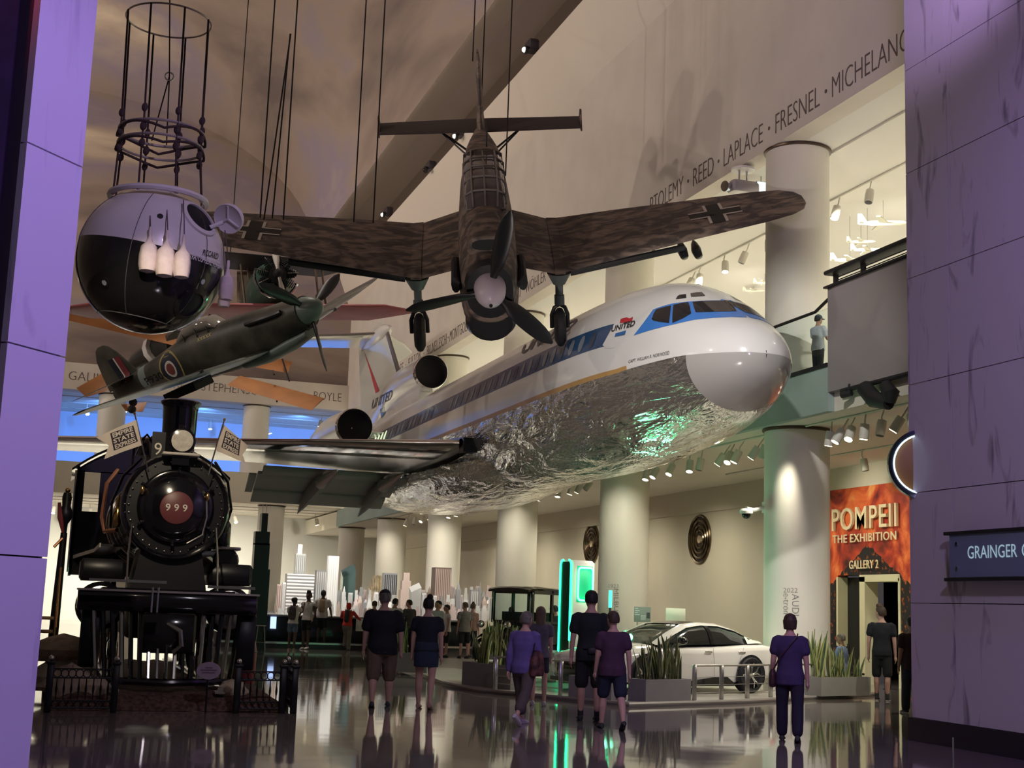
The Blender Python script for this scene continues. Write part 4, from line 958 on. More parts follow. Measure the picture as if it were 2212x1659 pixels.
# cage of rings and ropes: world-plumb, so undo the tilt of the ball
GI = GD.rotation_euler.to_matrix().inverted()
def gl(p): return GI @ (Vector(p) - GC)
ROPE = mat('tarred_rope', (.05, .03, .03), .8); HOOP = mat('hoop_metal', (.42, .36, .34), .4, .5)
ct = [(atD(365, 45, 19.8), .60), (atD(350, 288, 19.8), .60), (atD(347, 318, 19.8), .60), (atD(342, 432, 19.8), .66)]
def hoop(c, r, rad, m, name, wav=0):
    b = MB(); b.tube([gl((c.x + r * cos(2 * pi * j / 48), c.y + r * sin(2 * pi * j / 48), c.z + wav * abs(sin(4 * pi * j / 48)))) for j in range(48)], rad, 7, closed=True); b.build(name, m, GD)
hoop(ct[0][0], .60, .014, mat('hoop_bright', (.62, .55, .50), .25, .8), 'top_hoop')
hoop(ct[1][0], .60, .022, HOOP, 'middle_hoop'); hoop(ct[2][0], .60, .020, HOOP, 'middle_hoop')
hoop(ct[1][0] - Vector((0, 0, .12)), .62, .020, ROPE, 'rope_loop', .10); hoop(ct[2][0] - Vector((0, 0, .12)), .62, .020, ROPE, 'rope_loop', .08)
hoop(ct[3][0], .68, .045, G_W, 'shell_hoop')
for k in range(8):
    a = 2 * pi * k / 8 + .3; e = Vector((cos(a), sin(a), 0)); pts = [c + e * (r + .005) for c, r in ct]
    b = MB(); b.tube([gl(p) for p in pts], .015, 7); b.build('rope', ROPE, GD)
    for c, f in ((pts[0].lerp(pts[1], .9), .055), (pts[1].lerp(pts[2], .5), .06), (pts[2] + Vector((0, 0, -.14)), .055)): b = MB(); b.ball(gl(c), (f * .8, f * .8, f * 1.2), 8, 6); b.build('rope_knot', ROPE, GD)
    b = MB(); b.ball(gl(pts[3]), (.04, .04, .06), 8, 6); b.build('shackle', HOOP, GD)
b = MB(); t = atD(367, -40, 19.8); m_ = atD(366, 165, 19.8)
b.tube([gl(t), gl(m_)], .010, 6); b.tube([gl(m_), gl(ct[1][0] + Vector((-.12, .4, 0)))], .010, 6); b.tube([gl(m_), gl(ct[1][0] + Vector((.10, .5, 0)))], .010, 6)
b.build('hanging_cable', CAB, GD)
b = MB(); b.ring(gl(m_), .06, .012, 'Y', 16, 6); b.build('hanging_link', CHROME, GD)
# ballast bags
BAG = mat('bag_cotton', (.70, .60, .58), .85, var=.06, vscale=9, bump=.3, bscale=14)
for px, py, w, h, lab in ((321, 547, .125, .54, 'pale cotton ballast bag on the gondola, leftmost of the row'), (358, 556, .13, .56, 'pale cotton ballast bag on the gondola, second from left'), (394, 562, .115, .52, 'pale cotton ballast bag hanging beside the black and white gondola lettering'),
        (490, 614, .105, .50, 'upper ballast bag hanging off the right side of the gondola'), (484, 648, .085, .22, 'small ballast bag lowest on the right side of the gondola')):
    D = 18.62 if px < 450 else 19.6
    c = atD(px, py, D); t = thing('ballast_bag', lab, 'bag', c - Vector((0, 0, h / 2)), 0, 'ballast bags of the gondola')
    b = MB(); b.lathe([(.02, h / 2 + .10), (.025, h / 2 + .02), (.018, h / 2 - .03), (w * .45, h / 2 - .12), (w * .85, h * .18), (w, -h * .05), (w * .98, -h * .3), (w * .85, -h * .46), (w * .3, -h * .5), (.01, -h * .47)], 22, c)
    b.v = [(x + .008 * sin(5 * math.atan2(y - c.y, x - c.x)) * (1 if abs(z - c.z) < h * .45 else .3) * (x - c.x) / w, y, z) for x, y, z in b.v]
    b.build('sack', BAG, t, world=True)
    b = MB(); top = atD(px + (2 if px < 450 else -8), 432 if px < 450 else 470, 19.2 if px < 450 else 19.7); b.tube([c + Vector((0, 0, h / 2 + .08)), c.lerp(top, .5) + Vector((0, -.12, .1)), top], .008, 6); b.build('cord', mat('bag_cord', (.12, .09, .11), .8), t, world=True)
# ================================================================== STEAM LOCOMOTIVE
LX, LY = 1.62, 21.7
LK = mat('locomotive_black', (.006, .006, .009), .14, coat=.7)
LKM = mat('locomotive_satin', (.010, .010, .014), .38)
BRASS = mat('polished_brass', (.72, .45, .16), .18, 1); COPPER = mat('copper', (.62, .30, .17), .22, 1)
LS = mat('locomotive_bright_steel', (.6, .58, .55), .22, 1); TRIMW = mat('white_striping', (.62, .58, .52), .5)
LO = thing('steam_locomotive', 'black steam locomotive with maroon 999 number plate facing the entrance', 'locomotive', (LX, LY, .15))
def lb(name, mb, m, parent=LO): return mb.build(name, m, parent, world=True)
zc = 2.97
# smokebox, ring with bolts, door and plate
b = MB(); b.lathe([(.74, .04), (.80, .0), (.83, .05), (.83, .12), (.79, .16), (.79, 2.0)], 56, (LX, LY, zc), 'Y', cap=False); lb('smokebox', b, LK)
b = MB(); b.lathe([(.56, .03), (.74, .04)], 56, (LX, LY, zc), 'Y', cap=False); lb('smokebox_front', b, LKM)
b = MB()
for k in range(36): a = 2 * pi * k / 36; b.ball((LX + .70 * cos(a), LY + .02, zc + .70 * sin(a)), .016, 6, 4)
o = lb('rivet_ring', b, LS); o['kind'] = 'stuff'
b = MB(); b.lathe([(.58, .05), (.58, -.02), (.55, -.06), (.50, -.07), (.47, -.10), (.40, -.15), (.36, -.155), (.30, -.19), (.01, -.20)], 56, (LX, LY, zc), 'Y', cap=False); door = lb('smokebox_door', b, LK)
for k in range(6):
    a = 2 * pi * k / 6 + .5; e = Vector((cos(a), 0, sin(a))); p = Vector((LX, LY - .05, zc)); b = MB(); b.tube([p + e * .52, p + e * .63], .028, 8); b.ball(p + e * .60 + Vector((0, -.03, 0)), .03, 8, 6); lb('door_clamp', b, LK)
b = MB(); b.lathe([(.245, -.19), (.25, -.215), (.235, -.225), (.01, -.225)], 40, (LX, LY, zc - .03), 'Y'); lb('number_plate', b, mat('plate_maroon', (.16, .045, .05), .4))
for k in range(3): letters('plate_number', '9', lambda x, y, z: (LX - .165 + k * .127 + x, LY - .229, zc - .085 + y), mat('plate_white', (.75, .70, .62), .5), LO, world=True, width=.072, height=.11, offset=.012)
b = MB(); b.tube([(LX - .52, LY - .06, zc + .25), (LX - .42, LY - .24, zc + .25), (LX + .42, LY - .24, zc + .25), (LX + .52, LY - .06, zc + .25)], .014, 6); 
# boiler with bands
b = MB(); b.lathe([(.77, 2.0), (.77, 4.5), (.84, 6.0), (.84, 7.2)], 48, (LX, LY, zc), 'Y', cap=False); lb('boiler', b, LK)
for s in (2.0, 3.2, 4.4, 5.8): b = MB(); b.lathe([(.78 + max(0, s - 4.4) * .04, s), (.795 + max(0, s - 4.4) * .045, s + .02), (.795 + max(0, s - 4.4) * .045, s + .09), (.78 + max(0, s - 4.4) * .04, s + .11)], 48, (LX, LY, zc), 'Y', cap=False); lb('boiler_band', b, LS)
# chimney, domes, bell
b = MB(); b.lathe([(.40, .72), (.34, .80), (.265, .92), (.26, 1.0), (.275, 1.60), (.285, 1.66), (.315, 1.69), (.32, 1.73), (.28, 1.75), (.25, 1.74), (.24, 1.2)], 40, (LX + .02, LY + .75, zc), 'Z', cap=False); lb('chimney', b, LK)
b = MB(); b.lathe([(.38, .66), (.33, .82), (.32, 1.18), (.28, 1.36), (.16, 1.46), (.01, 1.49)], 32, (LX - .05, LY + 3.0, zc)); lb('steam_dome', b, LK)
b = MB(); b.lathe([(.36, .68), (.31, .80), (.30, 1.0), (.24, 1.16), (.01, 1.24)], 32, (LX - .05, LY + 5.0, zc)); lb('sand_dome', b, LK)
b = MB(); b.lathe([(.17, .92), (.15, .98), (.10, 1.12), (.05, 1.2), (.01, 1.22)], 20, (LX - .42, LY + 1.75, zc)); lb('bell', b, LK)
b = MB(); b.tube([(LX - .62, LY + 1.75, zc + .70), (LX - .62, LY + 1.75, zc + 1.05), (LX - .42, LY + 1.75, zc + 1.28), (LX - .22, LY + 1.75, zc + 1.05), (LX - .22, LY + 1.75, zc + .75)], .025, 8); lb('bell_yoke', b, LK)
# headlamp on bracket
hz = 3.97
b = MB(); b.lathe([(.16, .34), (.17, .10), (.20, .02), (.205, -.04), (.185, -.05)], 32, (LX + .01, LY - .18, hz), 'Y'); lb('headlamp_case', b, LK)
b = MB(); b.lathe([(.185, -.045), (.12, -.062), (.01, -.068)], 32, (LX + .01, LY - .18, hz), 'Y'); lb('headlamp_glass', b, mat('lamp_lens', (.70, .66, .58), .12, coat=1, var=.15, vscale=14))
b = MB(); b.cbx(LX - .27, LX + .29, LY - .26, LY + .2, 3.745, 3.785, .01); lb('headlamp_bracket', b, TRIMW)
b = MB(); b.bx(LX - .12, LX + .14, LY - .16, LY + .15, 3.6, 3.745); lb('bracket_foot', b, LK)
b = MB(); b.cyl((LX + .01, LY - .05, hz + .18), (LX + .01, LY - .05, hz + .26), .05, 12); lb('headlamp_vent', b, LK)
# side number box left of the chimney
b = MB(); b.bx(LX - .42, LX - .22, LY + .1, LY + .2, 3.66, 4.12); lb('number_board', b, LKM)
letters('number_board_digit', '9', lambda x, y, z: (LX - .38 + x, LY + .095, 3.76 + y), mat('plate_white', (1, 1, 1)), LO, world=True, height=.19, width=.11)
# cab
b = MB(); cx0, cx1, cy0 = LX - 1.45, LX + 1.42, 28.4
def roofz(x): u = (x - (cx0 + cx1) / 2) / 1.5; return 4.62 - .62 * u * u
xs = [cx0 + (cx1 - cx0) * i / 16 for i in range(17)]
for side, wx in ((0, (cx0, LX - 1.20, LX - .86)), (1, (LX + .83, LX + 1.17, cx1))):
    pass
def panel(x0, x1, z0, z1): b.bx(x0, x1, cy0, cy0 + .06, z0, z1)
panel(cx0, LX - 1.30, 1.95, 4.0); panel(LX - 1.30, LX - 1.0, 1.95, 3.2); panel(LX - 1.0, LX + .98, 1.95, 4.0); panel(LX + .98, LX + 1.27, 1.95, 3.2); panel(LX + 1.27, cx1, 1.95, 4.0)
b.prism([(cx0, 3.98)] + [(x, roofz(x) - .02) for x in xs] + [(cx1, 3.98)], cy0, cy0 + .06, 'XZ')
b.bx(cx0, cx0 + .05, cy0, cy0 + 2.2, 1.95, 3.1); b.bx(cx0, cx0 + .05, cy0, cy0 + .3, 3.1, 4.1); b.bx(cx0, cx0 + .05, cy0 + 1.9, cy0 + 2.2, 3.1, 4.1)
b.bx(cx1 - .05, cx1, cy0, cy0 + 2.2, 1.95, 4.1)
lb('cab', b, LKM)
b = MB(); rr = []
for y in (cy0 - .25, cy0 + 2.5): rr.append([(x, y, roofz(x)) for x in [cx0 - .1] + xs + [cx1 + .1]] + [(x, y, roofz(x) + .05) for x in reversed([cx0 - .1] + xs + [cx1 + .1])])
b.loft(rr); lb('cab_roof', b, LK)
b = MB(); b.tube([(cx0 - .02, cy0 - .02, 2.0), (cx0 - .02, cy0 - .02, 4.0)], .02, 6); lb('cab_edge', b, LS)
# running boards with pale edge, stepped on the left
for sx in (-1, 1):
    pts = [(sx * 1.02, LY + 1.5, 2.40), (sx * 1.02, LY + 5.2, 2.42), (sx * 1.30, LY + 6.4, 2.34), (sx * 1.42, LY + 6.9, 2.30), (sx * 1.42, LY + 7.6, 2.30)]
    b = MB(); b.loft([[(LX + x - sx * .36, y, z), (LX + x, y, z), (LX + x, y, z - .04), (LX + x - sx * .36, y, z - .04)] for x, y, z in pts]); lb('running_board', b, LKM)
    b = MB(); b.loft([[(LX + x, y, z + .012), (LX + x + sx * .02, y, z + .012), (LX + x + sx * .02, y, z - .055), (LX + x, y, z - .055)] for x, y, z in pts]); lb('running_board_edge', b, TRIMW)
# cylinders and valve chests
for sx in (-1, 1):
    x = LX + sx * .98
    b = MB(); b.cbx(x - .34, x + .34, LY + .55, LY + 1.6, 1.80, 2.14, .05); lb('valve_chest', b, LKM)
    b = MB(); b.lathe([(.02, -.05), (.16, -.04), (.30, 0), (.37, .05), (.37, 1.0), (.30, 1.06)], 32, (x, LY + .5, 1.42), 'Y'); lb('cylinder_block', b, LK)
    b = MB(); b.lathe([(.24, -.02), (.30, 0), (.30, .03)], 32, (x, LY + .44, 1.42), 'Y'); lb('cylinder_cover', b, LS)
    # driving wheels
    for wy, wr in ((LY + 3.6, .95), (LY + 5.8, .95), (LY + 1.0, .42), (LY + 2.0, .42)):
        b = MB(); R0 = wr
        b.ring((x - sx * .25, wy, .32 + R0), R0, .05, 'X', 40, 8); b.lathe([(.12, -.08), (.16, -.05), (.16, .05), (.12, .08)], 20, (x - sx * .25, wy, .32 + R0), 'X')
        for k in range(12): a = 2 * pi * k / 12; b.cyl((x - sx * .25, wy + .1 * cos(a), .32 + R0 + .1 * sin(a)), (x - sx * .25, wy + R0 * cos(a), .32 + R0 + R0 * sin(a)), .028, 6)
        lb('wheel', b, LK)
b = MB(); b.bx(LX - .55, LX + .55, LY + .3, LY + 7.5, .95, 1.45); b.prism([(LX - .62, 1.4), (LX + .62, 1.4), (LX + .45, 2.35), (LX - .45, 2.35)], LY + .15, LY + 1.7, 'XZ'); lb('frame', b, LKM)
# side platform with air pump on the right, copper pipework on the left
b = MB(); b.cbx(LX + .72, LX + 1.14, LY + .8, LY + 1.6, 2.37, 2.42, .01); lb('side_step', b, LS)
b = MB(); b.lathe([(.15, 2.42), (.17, 2.46), (.17, 2.85), (.12, 2.92)], 20, (LX + .95, LY + 2.2, 0)); lb('air_pump', b, LK)
b = MB(); b.lathe([(.02, -.06), (.18, -.04), (.21, 0), (.18, .05)], 24, (LX + .92, LY + .9, 2.20), 'Y'); lb('air_tank_end', b, LK)
b = MB(); b.tube([(LX - .80, LY + 1.2, 2.62), (LX - .98, LY + 1.5, 2.60), (LX - 1.03, LY + 1.9, 2.85), (LX - .98, LY + 2.6, 3.45), (LX - .80, LY + 3.2, 3.75)], .035, 8); lb('copper_pipe', b, COPPER)
b = MB(); b.lathe([(.03, -.2), (.06, -.16), (.055, .08), (.03, .12), (.045, .2), (.02, .3)], 14, (LX - .82, LY + .9, 2.85)); b.cyl((LX - .82, LY + .9, 2.80), (LX - .55, LY + .95, 2.85), .03, 8); lb('check_valve', b, BRASS)
b = MB(); b.lathe([(.03, -.12), (.05, -.08), (.045, .08), (.02, .14)], 12, (LX - .60, LY + .5, 2.98)); lb('lubricator', b, BRASS)
# handrails: over the smokebox and down to the beam
for sx in (-1, 1):
    b = MB(); b.tube([(LX + sx * .55, LY - .02, zc + .72), (LX + sx * .80, LY + .3, zc + .45), (LX + sx * .93, LY + .7, zc + .05), (LX + sx * .90, LY + 1.2, zc - .3)], .022, 8); lb('smokebox_rail', b, LK)
    b = MB(); b.tube([(LX + sx * .63, LY - .04, zc - .30), (LX + sx * .66, LY - .3, 2.2), (LX + sx * .66, LY - .55, 1.70)], .016, 8); lb('handrail', b, LS)
b = MB(); b.tube([(LX + .45, LY - .10, zc + .12), (LX + .47, LY - .14, zc - .15), (LX + .42, LY - .14, zc - .42), (LX + .2, LY - .12, zc - .56)], .016, 8); lb('door_handrail', b, LS)
b = MB(); b.lathe([(.02, -.05), (.035, 0), (.03, .06), (.01, .09)], 12, (LX + .46, LY - .1, zc + .15)); b.lathe([(.02, -.05), (.035, 0), (.03, .06), (.01, .09)], 12, (LX - .52, LY - .1, zc + .2)); lb('rail_knob', b, BRASS)
# buffer beam, pilot
b = MB(); b.cbx(LX - 1.34, LX + 1.24, 20.85, 21.15, 1.36, 1.66, .02); lb('buffer_beam', b, LK)
b = MB(); b.bx(LX - 1.36, LX + 1.26, 20.83, 20.86, 1.645, 1.675); lb('beam_edge', b, TRIMW)
b = MB(); b.bx(LX - 1.0, LX + .9, 20.9, 22.1, 1.66, 1.70); lb('front_deck', b, LKM)
b = MB(); b.bx(LX - 1.2, LX - .1, 20.95, 21.0, 1.78, 1.82); b.bx(LX + .5, LX + 1.2, 20.95, 21.0, 1.74, 1.78); lb('deck_rail', b, LS)
for i in range(17):
    u = -1 + 2 * i / 16; x0 = LX - .05 + u * 1.05; x1 = LX - .05 + u * .95
    b = MB(); b.tube([(x0, 20.95, 1.36), (x1, 20.55 + .35 * abs(u), .42)], .028, 6, flat=1.4); lb('pilot_bar', b, LK if i % 3 else LS)
b = MB(); b.tube([(LX - 1.05, 20.95, .40), (LX - .6, 20.70, .38), (LX - .05, 20.54, .37), (LX + .5, 20.70, .38), (LX + .95, 20.95, .40)], .05, 8); lb('pilot_foot', b, LK)
b = MB(); b.cbx(LX - .42, LX + .35, 20.72, 20.95, .78, 1.36, .03); lb('coupler_pocket', b, LK)
b = MB(); b.tube([(LX - .05, 20.75, 1.2), (LX + .12, 20.6, 1.1), (LX + .15, 20.6, .9), (LX + .05, 20.68, .8)], .04, 8); lb('coupler_hook', b, LS)
for x in (LX - .30, LX - .22): b = MB(); b.cyl((x, 20.82, 1.1), (x, 20.82, 1.72), .018, 8); lb('lift_rod', b, LS)
for sx in (-1, 1):
    b = MB(); b.cbx(LX + sx * 1.12 - .14, LX + sx * 1.12 + .14, 21.0, 21.2, .55, 1.36, .02); lb('steps_bracket', b, LKM)
# track
for x in (LX - .75, LX + .72):
    b = MB(); b.bx(x - .035, x + .035, 20.4, 31, .27, .33); b.bx(x - .07, x + .07, 20.4, 31, .24, .27); o = b.build('rail', LS); tag(o, 'steel rail under the %s wheels of the locomotive' % ('left' if x < LX else 'right'), 'rail', 'rails under the locomotive')
def stone_mat(): return mat('rubble_stone', (.20, .16, .13), .85, var=.4, vscale=3, bump=.6, bscale=8)
random.seed(4)
b = MB(); N_ = 26; M_ = 12; vs = []; 
for i in range(N_ + 1):
    for j in range(M_ + 1):
        x = .0 + 3.3 * i / N_; y = 20.25 + 10 * (j / M_) ** 1.6; edge = min(i, N_ - i, j * 1.5) / 2.0
        vs.append((x, y, .24 * min(1, edge) + (random.random() * .05 if edge > .2 else .005)))
b.add(vs, [(i * (M_ + 1) + j, (i + 1) * (M_ + 1) + j, (i + 1) * (M_ + 1) + j + 1, i * (M_ + 1) + j + 1) for i in range(N_) for j in range(M_)])
o = b.build('track_bed', mat('brown_ballast', (.10, .055, .045), .95, var=.5, vscale=18, bump=.8, bscale=40)); tag(o, 'brown gravel bed under the locomotive', 'gravel', kind='stuff')
def rock(c, r, seed, name='rock', lab=None, grp='rocks beside the track'):
    random.seed(seed); b = MB(); nu, nv = 9, 6; rings = []
    for i in range(nv + 1):
        a = -pi / 2 + .08 + (pi - .16) * i / nv; rings.append([(c[0] + r[0] * cos(a) * cos(2 * pi * j / nu) * random.uniform(.8, 1.15), c[1] + r[1] * cos(a) * sin(2 * pi * j / nu) * random.uniform(.8, 1.15), c[2] + r[2] * sin(a) * random.uniform(.85, 1.1)) for j in range(nu)])
    b.loft(rings); o = b.build(name, mat('tan_rock', (.42, .34, .25), .8, var=.35, vscale=2.5, bump=.6, bscale=6), smooth=False); tag(o, lab, 'rock', grp)
rock((.28, 20.75, .30), (.34, .25, .30), 1, lab='large tan boulder behind the left iron fence panel'); rock((.62, 20.65, .22), (.28, .22, .22), 2, lab='smaller tan boulder nearest the pilot, behind the left fence'); rock((.15, 22.2, .75), (.45, .4, .22), 3, lab='flat pale rock ledge under the left running board')
rock((.2, 22.1, .35), (.5, .35, .30), 7, lab='dark rock under the pale ledge left of the pilot'); rock((2.55, 20.7, .25), (.26, .2, .17), 5, lab='tan boulder behind the right iron fence panel')
# ------------------------------------------------------------------ flags
def flag(lab, base, top, poly, panel, txt, flip=False):
    t = thing('flag', lab, 'flag', atY(*base, 21.35), 0, 'locomotive flags'); P_ = lambda q, d=0: atY(q[0], q[1], 21.3 + d)
    b = MB(); b.tube([atY(*base, 21.45), P_(top)], .012, 8); b.build('pole', LS, t, world=True)
    b = MB(); b.ball(P_(top), .022, 8, 6); b.build('finial', BRASS, t, world=True)
    x0 = min(p[0] for p in poly); x1 = max(p[0] for p in poly)
    wav = lambda x: .05 * sin((x - x0) / (x1 - x0) * 6.0)
    def sheet(name, pl, m, off):
        bm = bmesh.new(); bm.faces.new([bm.verts.new((p[0], p[1], 0)) for p in pl]); bmesh.ops.triangulate(bm, faces=bm.faces)
        for _ in range(3): bmesh.ops.subdivide_edges(bm, edges=bm.edges[:], cuts=1); bmesh.ops.triangulate(bm, faces=bm.faces)
        bm.verts.index_update(); n = len(bm.verts); b = MB(); th = .004
        F = [tuple(v.index for v in f.verts) for f in bm.faces]
        vs = [P_((v.co.x, v.co.y), wav(v.co.x) - off) for v in bm.verts]
        b.add(vs, F); b.add([v + Vector((0, th, 0)) for v in vs], [tuple(reversed(f)) for f in F]); bm.free()
        return b.build(name, m, t, world=True)
    sheet('cloth', poly, mat('flag_cloth', (.66, .58, .50), .8), 0); sheet('printed_panel', panel, mat('flag_print', (.035, .025, .04), .8), .006)
    # three lines of lettering following the panel
    A, B_, C_, D_ = [Vector((*p, 0)) for p in panel[:4]]
    for k, w in enumerate(txt):
        vs, fs = text_mesh(w, 1, 0, offset=.03); mx = max(v.x for v in vs); my = max(v.y for v in vs); b = MB(); q = []
        for v in vs:
            u = .06 + .88 * v.x / mx; r = (k + .12 + .76 * (1 - v.y / my)) / 3
            p = (A.lerp(B_, u)).lerp(D_.lerp(C_, u), r); q.append(P_((p.x, p.y), wav(p.x) - .012))
        b.add(q, fs); b.build('lettering', mat('flag_letter', (.66, .60, .54), .8), t, world=True, smooth=False)
flag('pale swallowtail flag left of the headlamp, lit warm', (320, 1017), (291, 893), [(294, 907), (306, 962), (265, 976), (225, 992), (235, 962), (208, 945), (250, 925)], [(238, 936), (288, 919), (298, 953), (246, 973)], ['EMPIRE', 'STATE', 'EXPRESS'])
flag('shadowed swallowtail flag right of the headlamp', (449, 1027), (485, 906), [(483, 917), (537, 964), (524, 982), (530, 1000), (466, 973)], [(488, 930), (520, 950), (516, 984), (478, 966)], ['EMPIRE', 'STATE', 'EXPRESS'])
# ------------------------------------------------------------------ iron fence panels and sign
IRON = mat('black_iron', (.010, .010, .012), .45, .3)
def fence(lab, P0, P1, n):
    P0 = Vector(P0); P1 = Vector(P1); t = thing('iron_fence', lab, 'fence', P0, 0, 'iron fence panels before the locomotive'); d = (P1 - P0); L = d.length; d.normalize(); q = lambda s, z: P0 + d * s + Vector((0, 0, z))
    for s in (0, L):
        b = MB(); p = q(s, 0); b.cbx(p.x - .045, p.x + .045, p.y - .045, p.y + .045, 0, .66, .008); b.cbx(p.x - .06, p.x + .06, p.y - .06, p.y + .06, .64, .68, .008); pt = b.build('post', IRON, t, world=True)
        b = MB(); b.ball((p.x, p.y, .72), .04, 12, 8); b.build('finial', LS, t, world=True)
    for z in (.06, .16, .46, .58): b = MB(); b.tube([q(.03, z), q(L - .03, z)], .011, 6); b.build('bar', IRON, t, world=True)
    for k in range(n):
        s = .045 + (L - .09) * (k + .5) / n
        for z, r in ((.52, .052), (.11, .044)):
            b = MB(); b.tube([q(s + r * cos(2 * pi * j / 16), z + r * sin(2 * pi * j / 16)) for j in range(16)], .008, 5, closed=True); b.build('ring', IRON, t, world=True)
        b = MB(); b.tube([q(s, .16), q(s, .24), q(s, .31), q(s, .38), q(s, .46)], [.007, .009, .018, .009, .007], 6); b.build('baluster', IRON, t, world=True)
fence('black iron fence panel at the left front of the locomotive', (.0, 19.85, 0), (.86, 19.95, 0), 8)
fence('black iron fence panel right of the oval sign', (2.54, 20.05, 0), (3.20, 20.15, 0), 6)
fence('short side fence panel running back from the right corner post', (3.36, 20.1, 0), (3.42, 21.2, 0), 8)
t = thing('oval_sign', 'small oval lilac sign on a post before the locomotive', 'sign', (2.1, 20.0, 0))
b = MB(); b.lathe([(.165, -.012), (.17, 0), (.165, .012)], 32, (0, 0, 0), 'Y'); b.v = [(x, y, z * .72) for x, y, z in b.v]; b.v = [(x + 2.11, y + 19.95, z + .585) for x, y, z in b.v]; b.build('plate', mat('sign_lilac', (.34, .25, .34), .5), t, world=True)
b = MB(); b.cyl((2.11, 19.98, 0), (2.11, 19.98, .5), .014, 8); b.build('post', IRON, t, world=True)
b = MB(); 
for z, w in ((.63, .05), (.595, .11), (.56, .09)): b.bx(2.11 - w, 2.11 + w, 19.934, 19.938, z - .008, z + .008)
b.build('printed_line', mat('sign_print', (.16, .09, .16), .6), t, world=True)
# red barrel beside the right cylinder, lamp post and steps at the left
t = thing('red_barrel', 'dark red barrel standing right of the locomotive pilot', 'barrel', (3.0, 23.0, 0)); b = MB(); b.lathe([(.16, 0), (.19, .25), (.19, .75), (.16, .9), (.08, 1.0), (.07, 1.05)], 20, (3.0, 23.0, .02)); b.build('body', mat('barrel_red', (.22, .03, .03), .5), t, world=True)
b = MB(); b.ring((3.0, 23.0, .32), .193, .01, 'Z', 24, 6); b.ring((3.0, 23.0, .75), .193, .01, 'Z', 24, 6); b.build('hoop', IRON, t, world=True)
t = thing('switch_stand', 'tall dark switch stand with small lamp head left of the cab', 'railway signal', atY(112, 1420, 24.5) * 1.0)
t.location = (-.02, 24.5, 0)
b = MB(); b.tube([(-.02, 24.5, 0), (0, 24.5, 1.4), (.02, 24.5, 2.6)], [.09, .075, .055], 10); b.build('post', IRON, t, world=True)
b = MB(); b.lathe([(.04, 2.6), (.05, 2.75), (.11, 2.85), (.12, 2.95), (.07, 3.05), (.08, 3.2), (.06, 3.28)], 12, (.02, 24.5, 0)); b.build('lamp_head', IRON, t, world=True)
b = MB(); b.ball((.02, 24.5, 3.32), .045, 10, 6); b.build('finial', BRASS, t, world=True)
b = MB(); b.tube([(.0, 24.45, 2.6), (-.06, 24.42, 2.85), (-.10, 24.42, 3.1)], [.02, .05, .025], 8); b.build('red_lever', mat('lever_red', (.25, .05, .05), .4), t, world=True)
b = MB(); b.tube([(.0, 24.45, 2.5), (-.12, 24.4, 2.35)], .025, 8); b.build('brass_handle', COPPER, t, world=True)
t = thing('wooden_steps', 'wooden cab steps with black sides and brass rail at the far left', 'stairs', (-.35, 22.6, 0))
for k in range(6):
    b = MB(); b.cbx(-.75, -.02, 22.6 + k * .28, 22.9 + k * .28, .10 + k * .21, .15 + k * .21, .008); b.build('tread', mat('tread_wood', (.35, .20, .10), .4, var=.2, vscale=5), t, world=True)
for x in (-.78, .0): b = MB(); b.prism([(22.5, 0), (22.75, 0), (24.4, 1.15), (24.4, 1.45), (24.2, 1.45)], x - .02, x + .02, 'YZ'); b.build('stringer', IRON, t, world=True)
b = MB(); b.tube([(.02, 22.6, .2), (.02, 22.6, 1.05), (.02, 24.3, 2.0)], .022, 8); b.build('handrail', BRASS, t, world=True)
# ================================================================== CAR EXHIBIT
PLAT = mat('platform_grey', (.34, .32, .28), .35); EDGE = mat('platform_edge', (.40, .38, .35), .4, .5)
pp = [(7.7, 27.7), (7.8, 25.4), (8.75, 23.9), (9.5, 22.25), (12.3, 23.5), (15.1, 25.25), (17.2, 26.6), (17.2, 40), (9.0, 40)]
b = MB(); b.prism(pp, .0, .07, 'XY'); PL = struct('exhibit_platform', b, PLAT, 'low grey display platform under the cars')
b = MB(); b.tube([(x, y, .05) for x, y in pp[:7]], .035, 6); b.build('platform_edging', EDGE, PL)
b = MB(); b.prism([(8.3, 27.6), (10.2, 25.0), (12.2, 27.0), (10.5, 29.5)], .071, .075, 'XY'); b.build('green_floor_graphic', mat('green_floor', (.05, .16, .10), .5), PL)
# ------------------------------------------------------------------ white electric car
AC = thing('white_car', 'white four-door electric sports car on the display platform', 'car', (0, 0, 0))
rw = Vector((13.525, 25.64, 0)); fw = Vector((10.79, 24.68, 0))     # left wheels on the ground
hd = (fw - rw); hd.z = 0; hd = hd.normalized() * 1
yaw = math.atan2(hd.y, hd.x)
AC.location = ((rw.x + fw.x) / 2, (rw.y + fw.y) / 2, .07); AC.rotation_euler = (0, 0, yaw)
# local: +x forward, +y = left side of the car (toward us); wheels at y = 0 on the near side, car centre at y = cyc
cyc = -.83
CW = mat('car_white', (.80, .78, .70), .12, coat=1); CG = mat('car_glass', (.012, .014, .014), .04, coat=1); CB = mat('car_black_trim', (.008, .008, .009), .15, coat=.5)
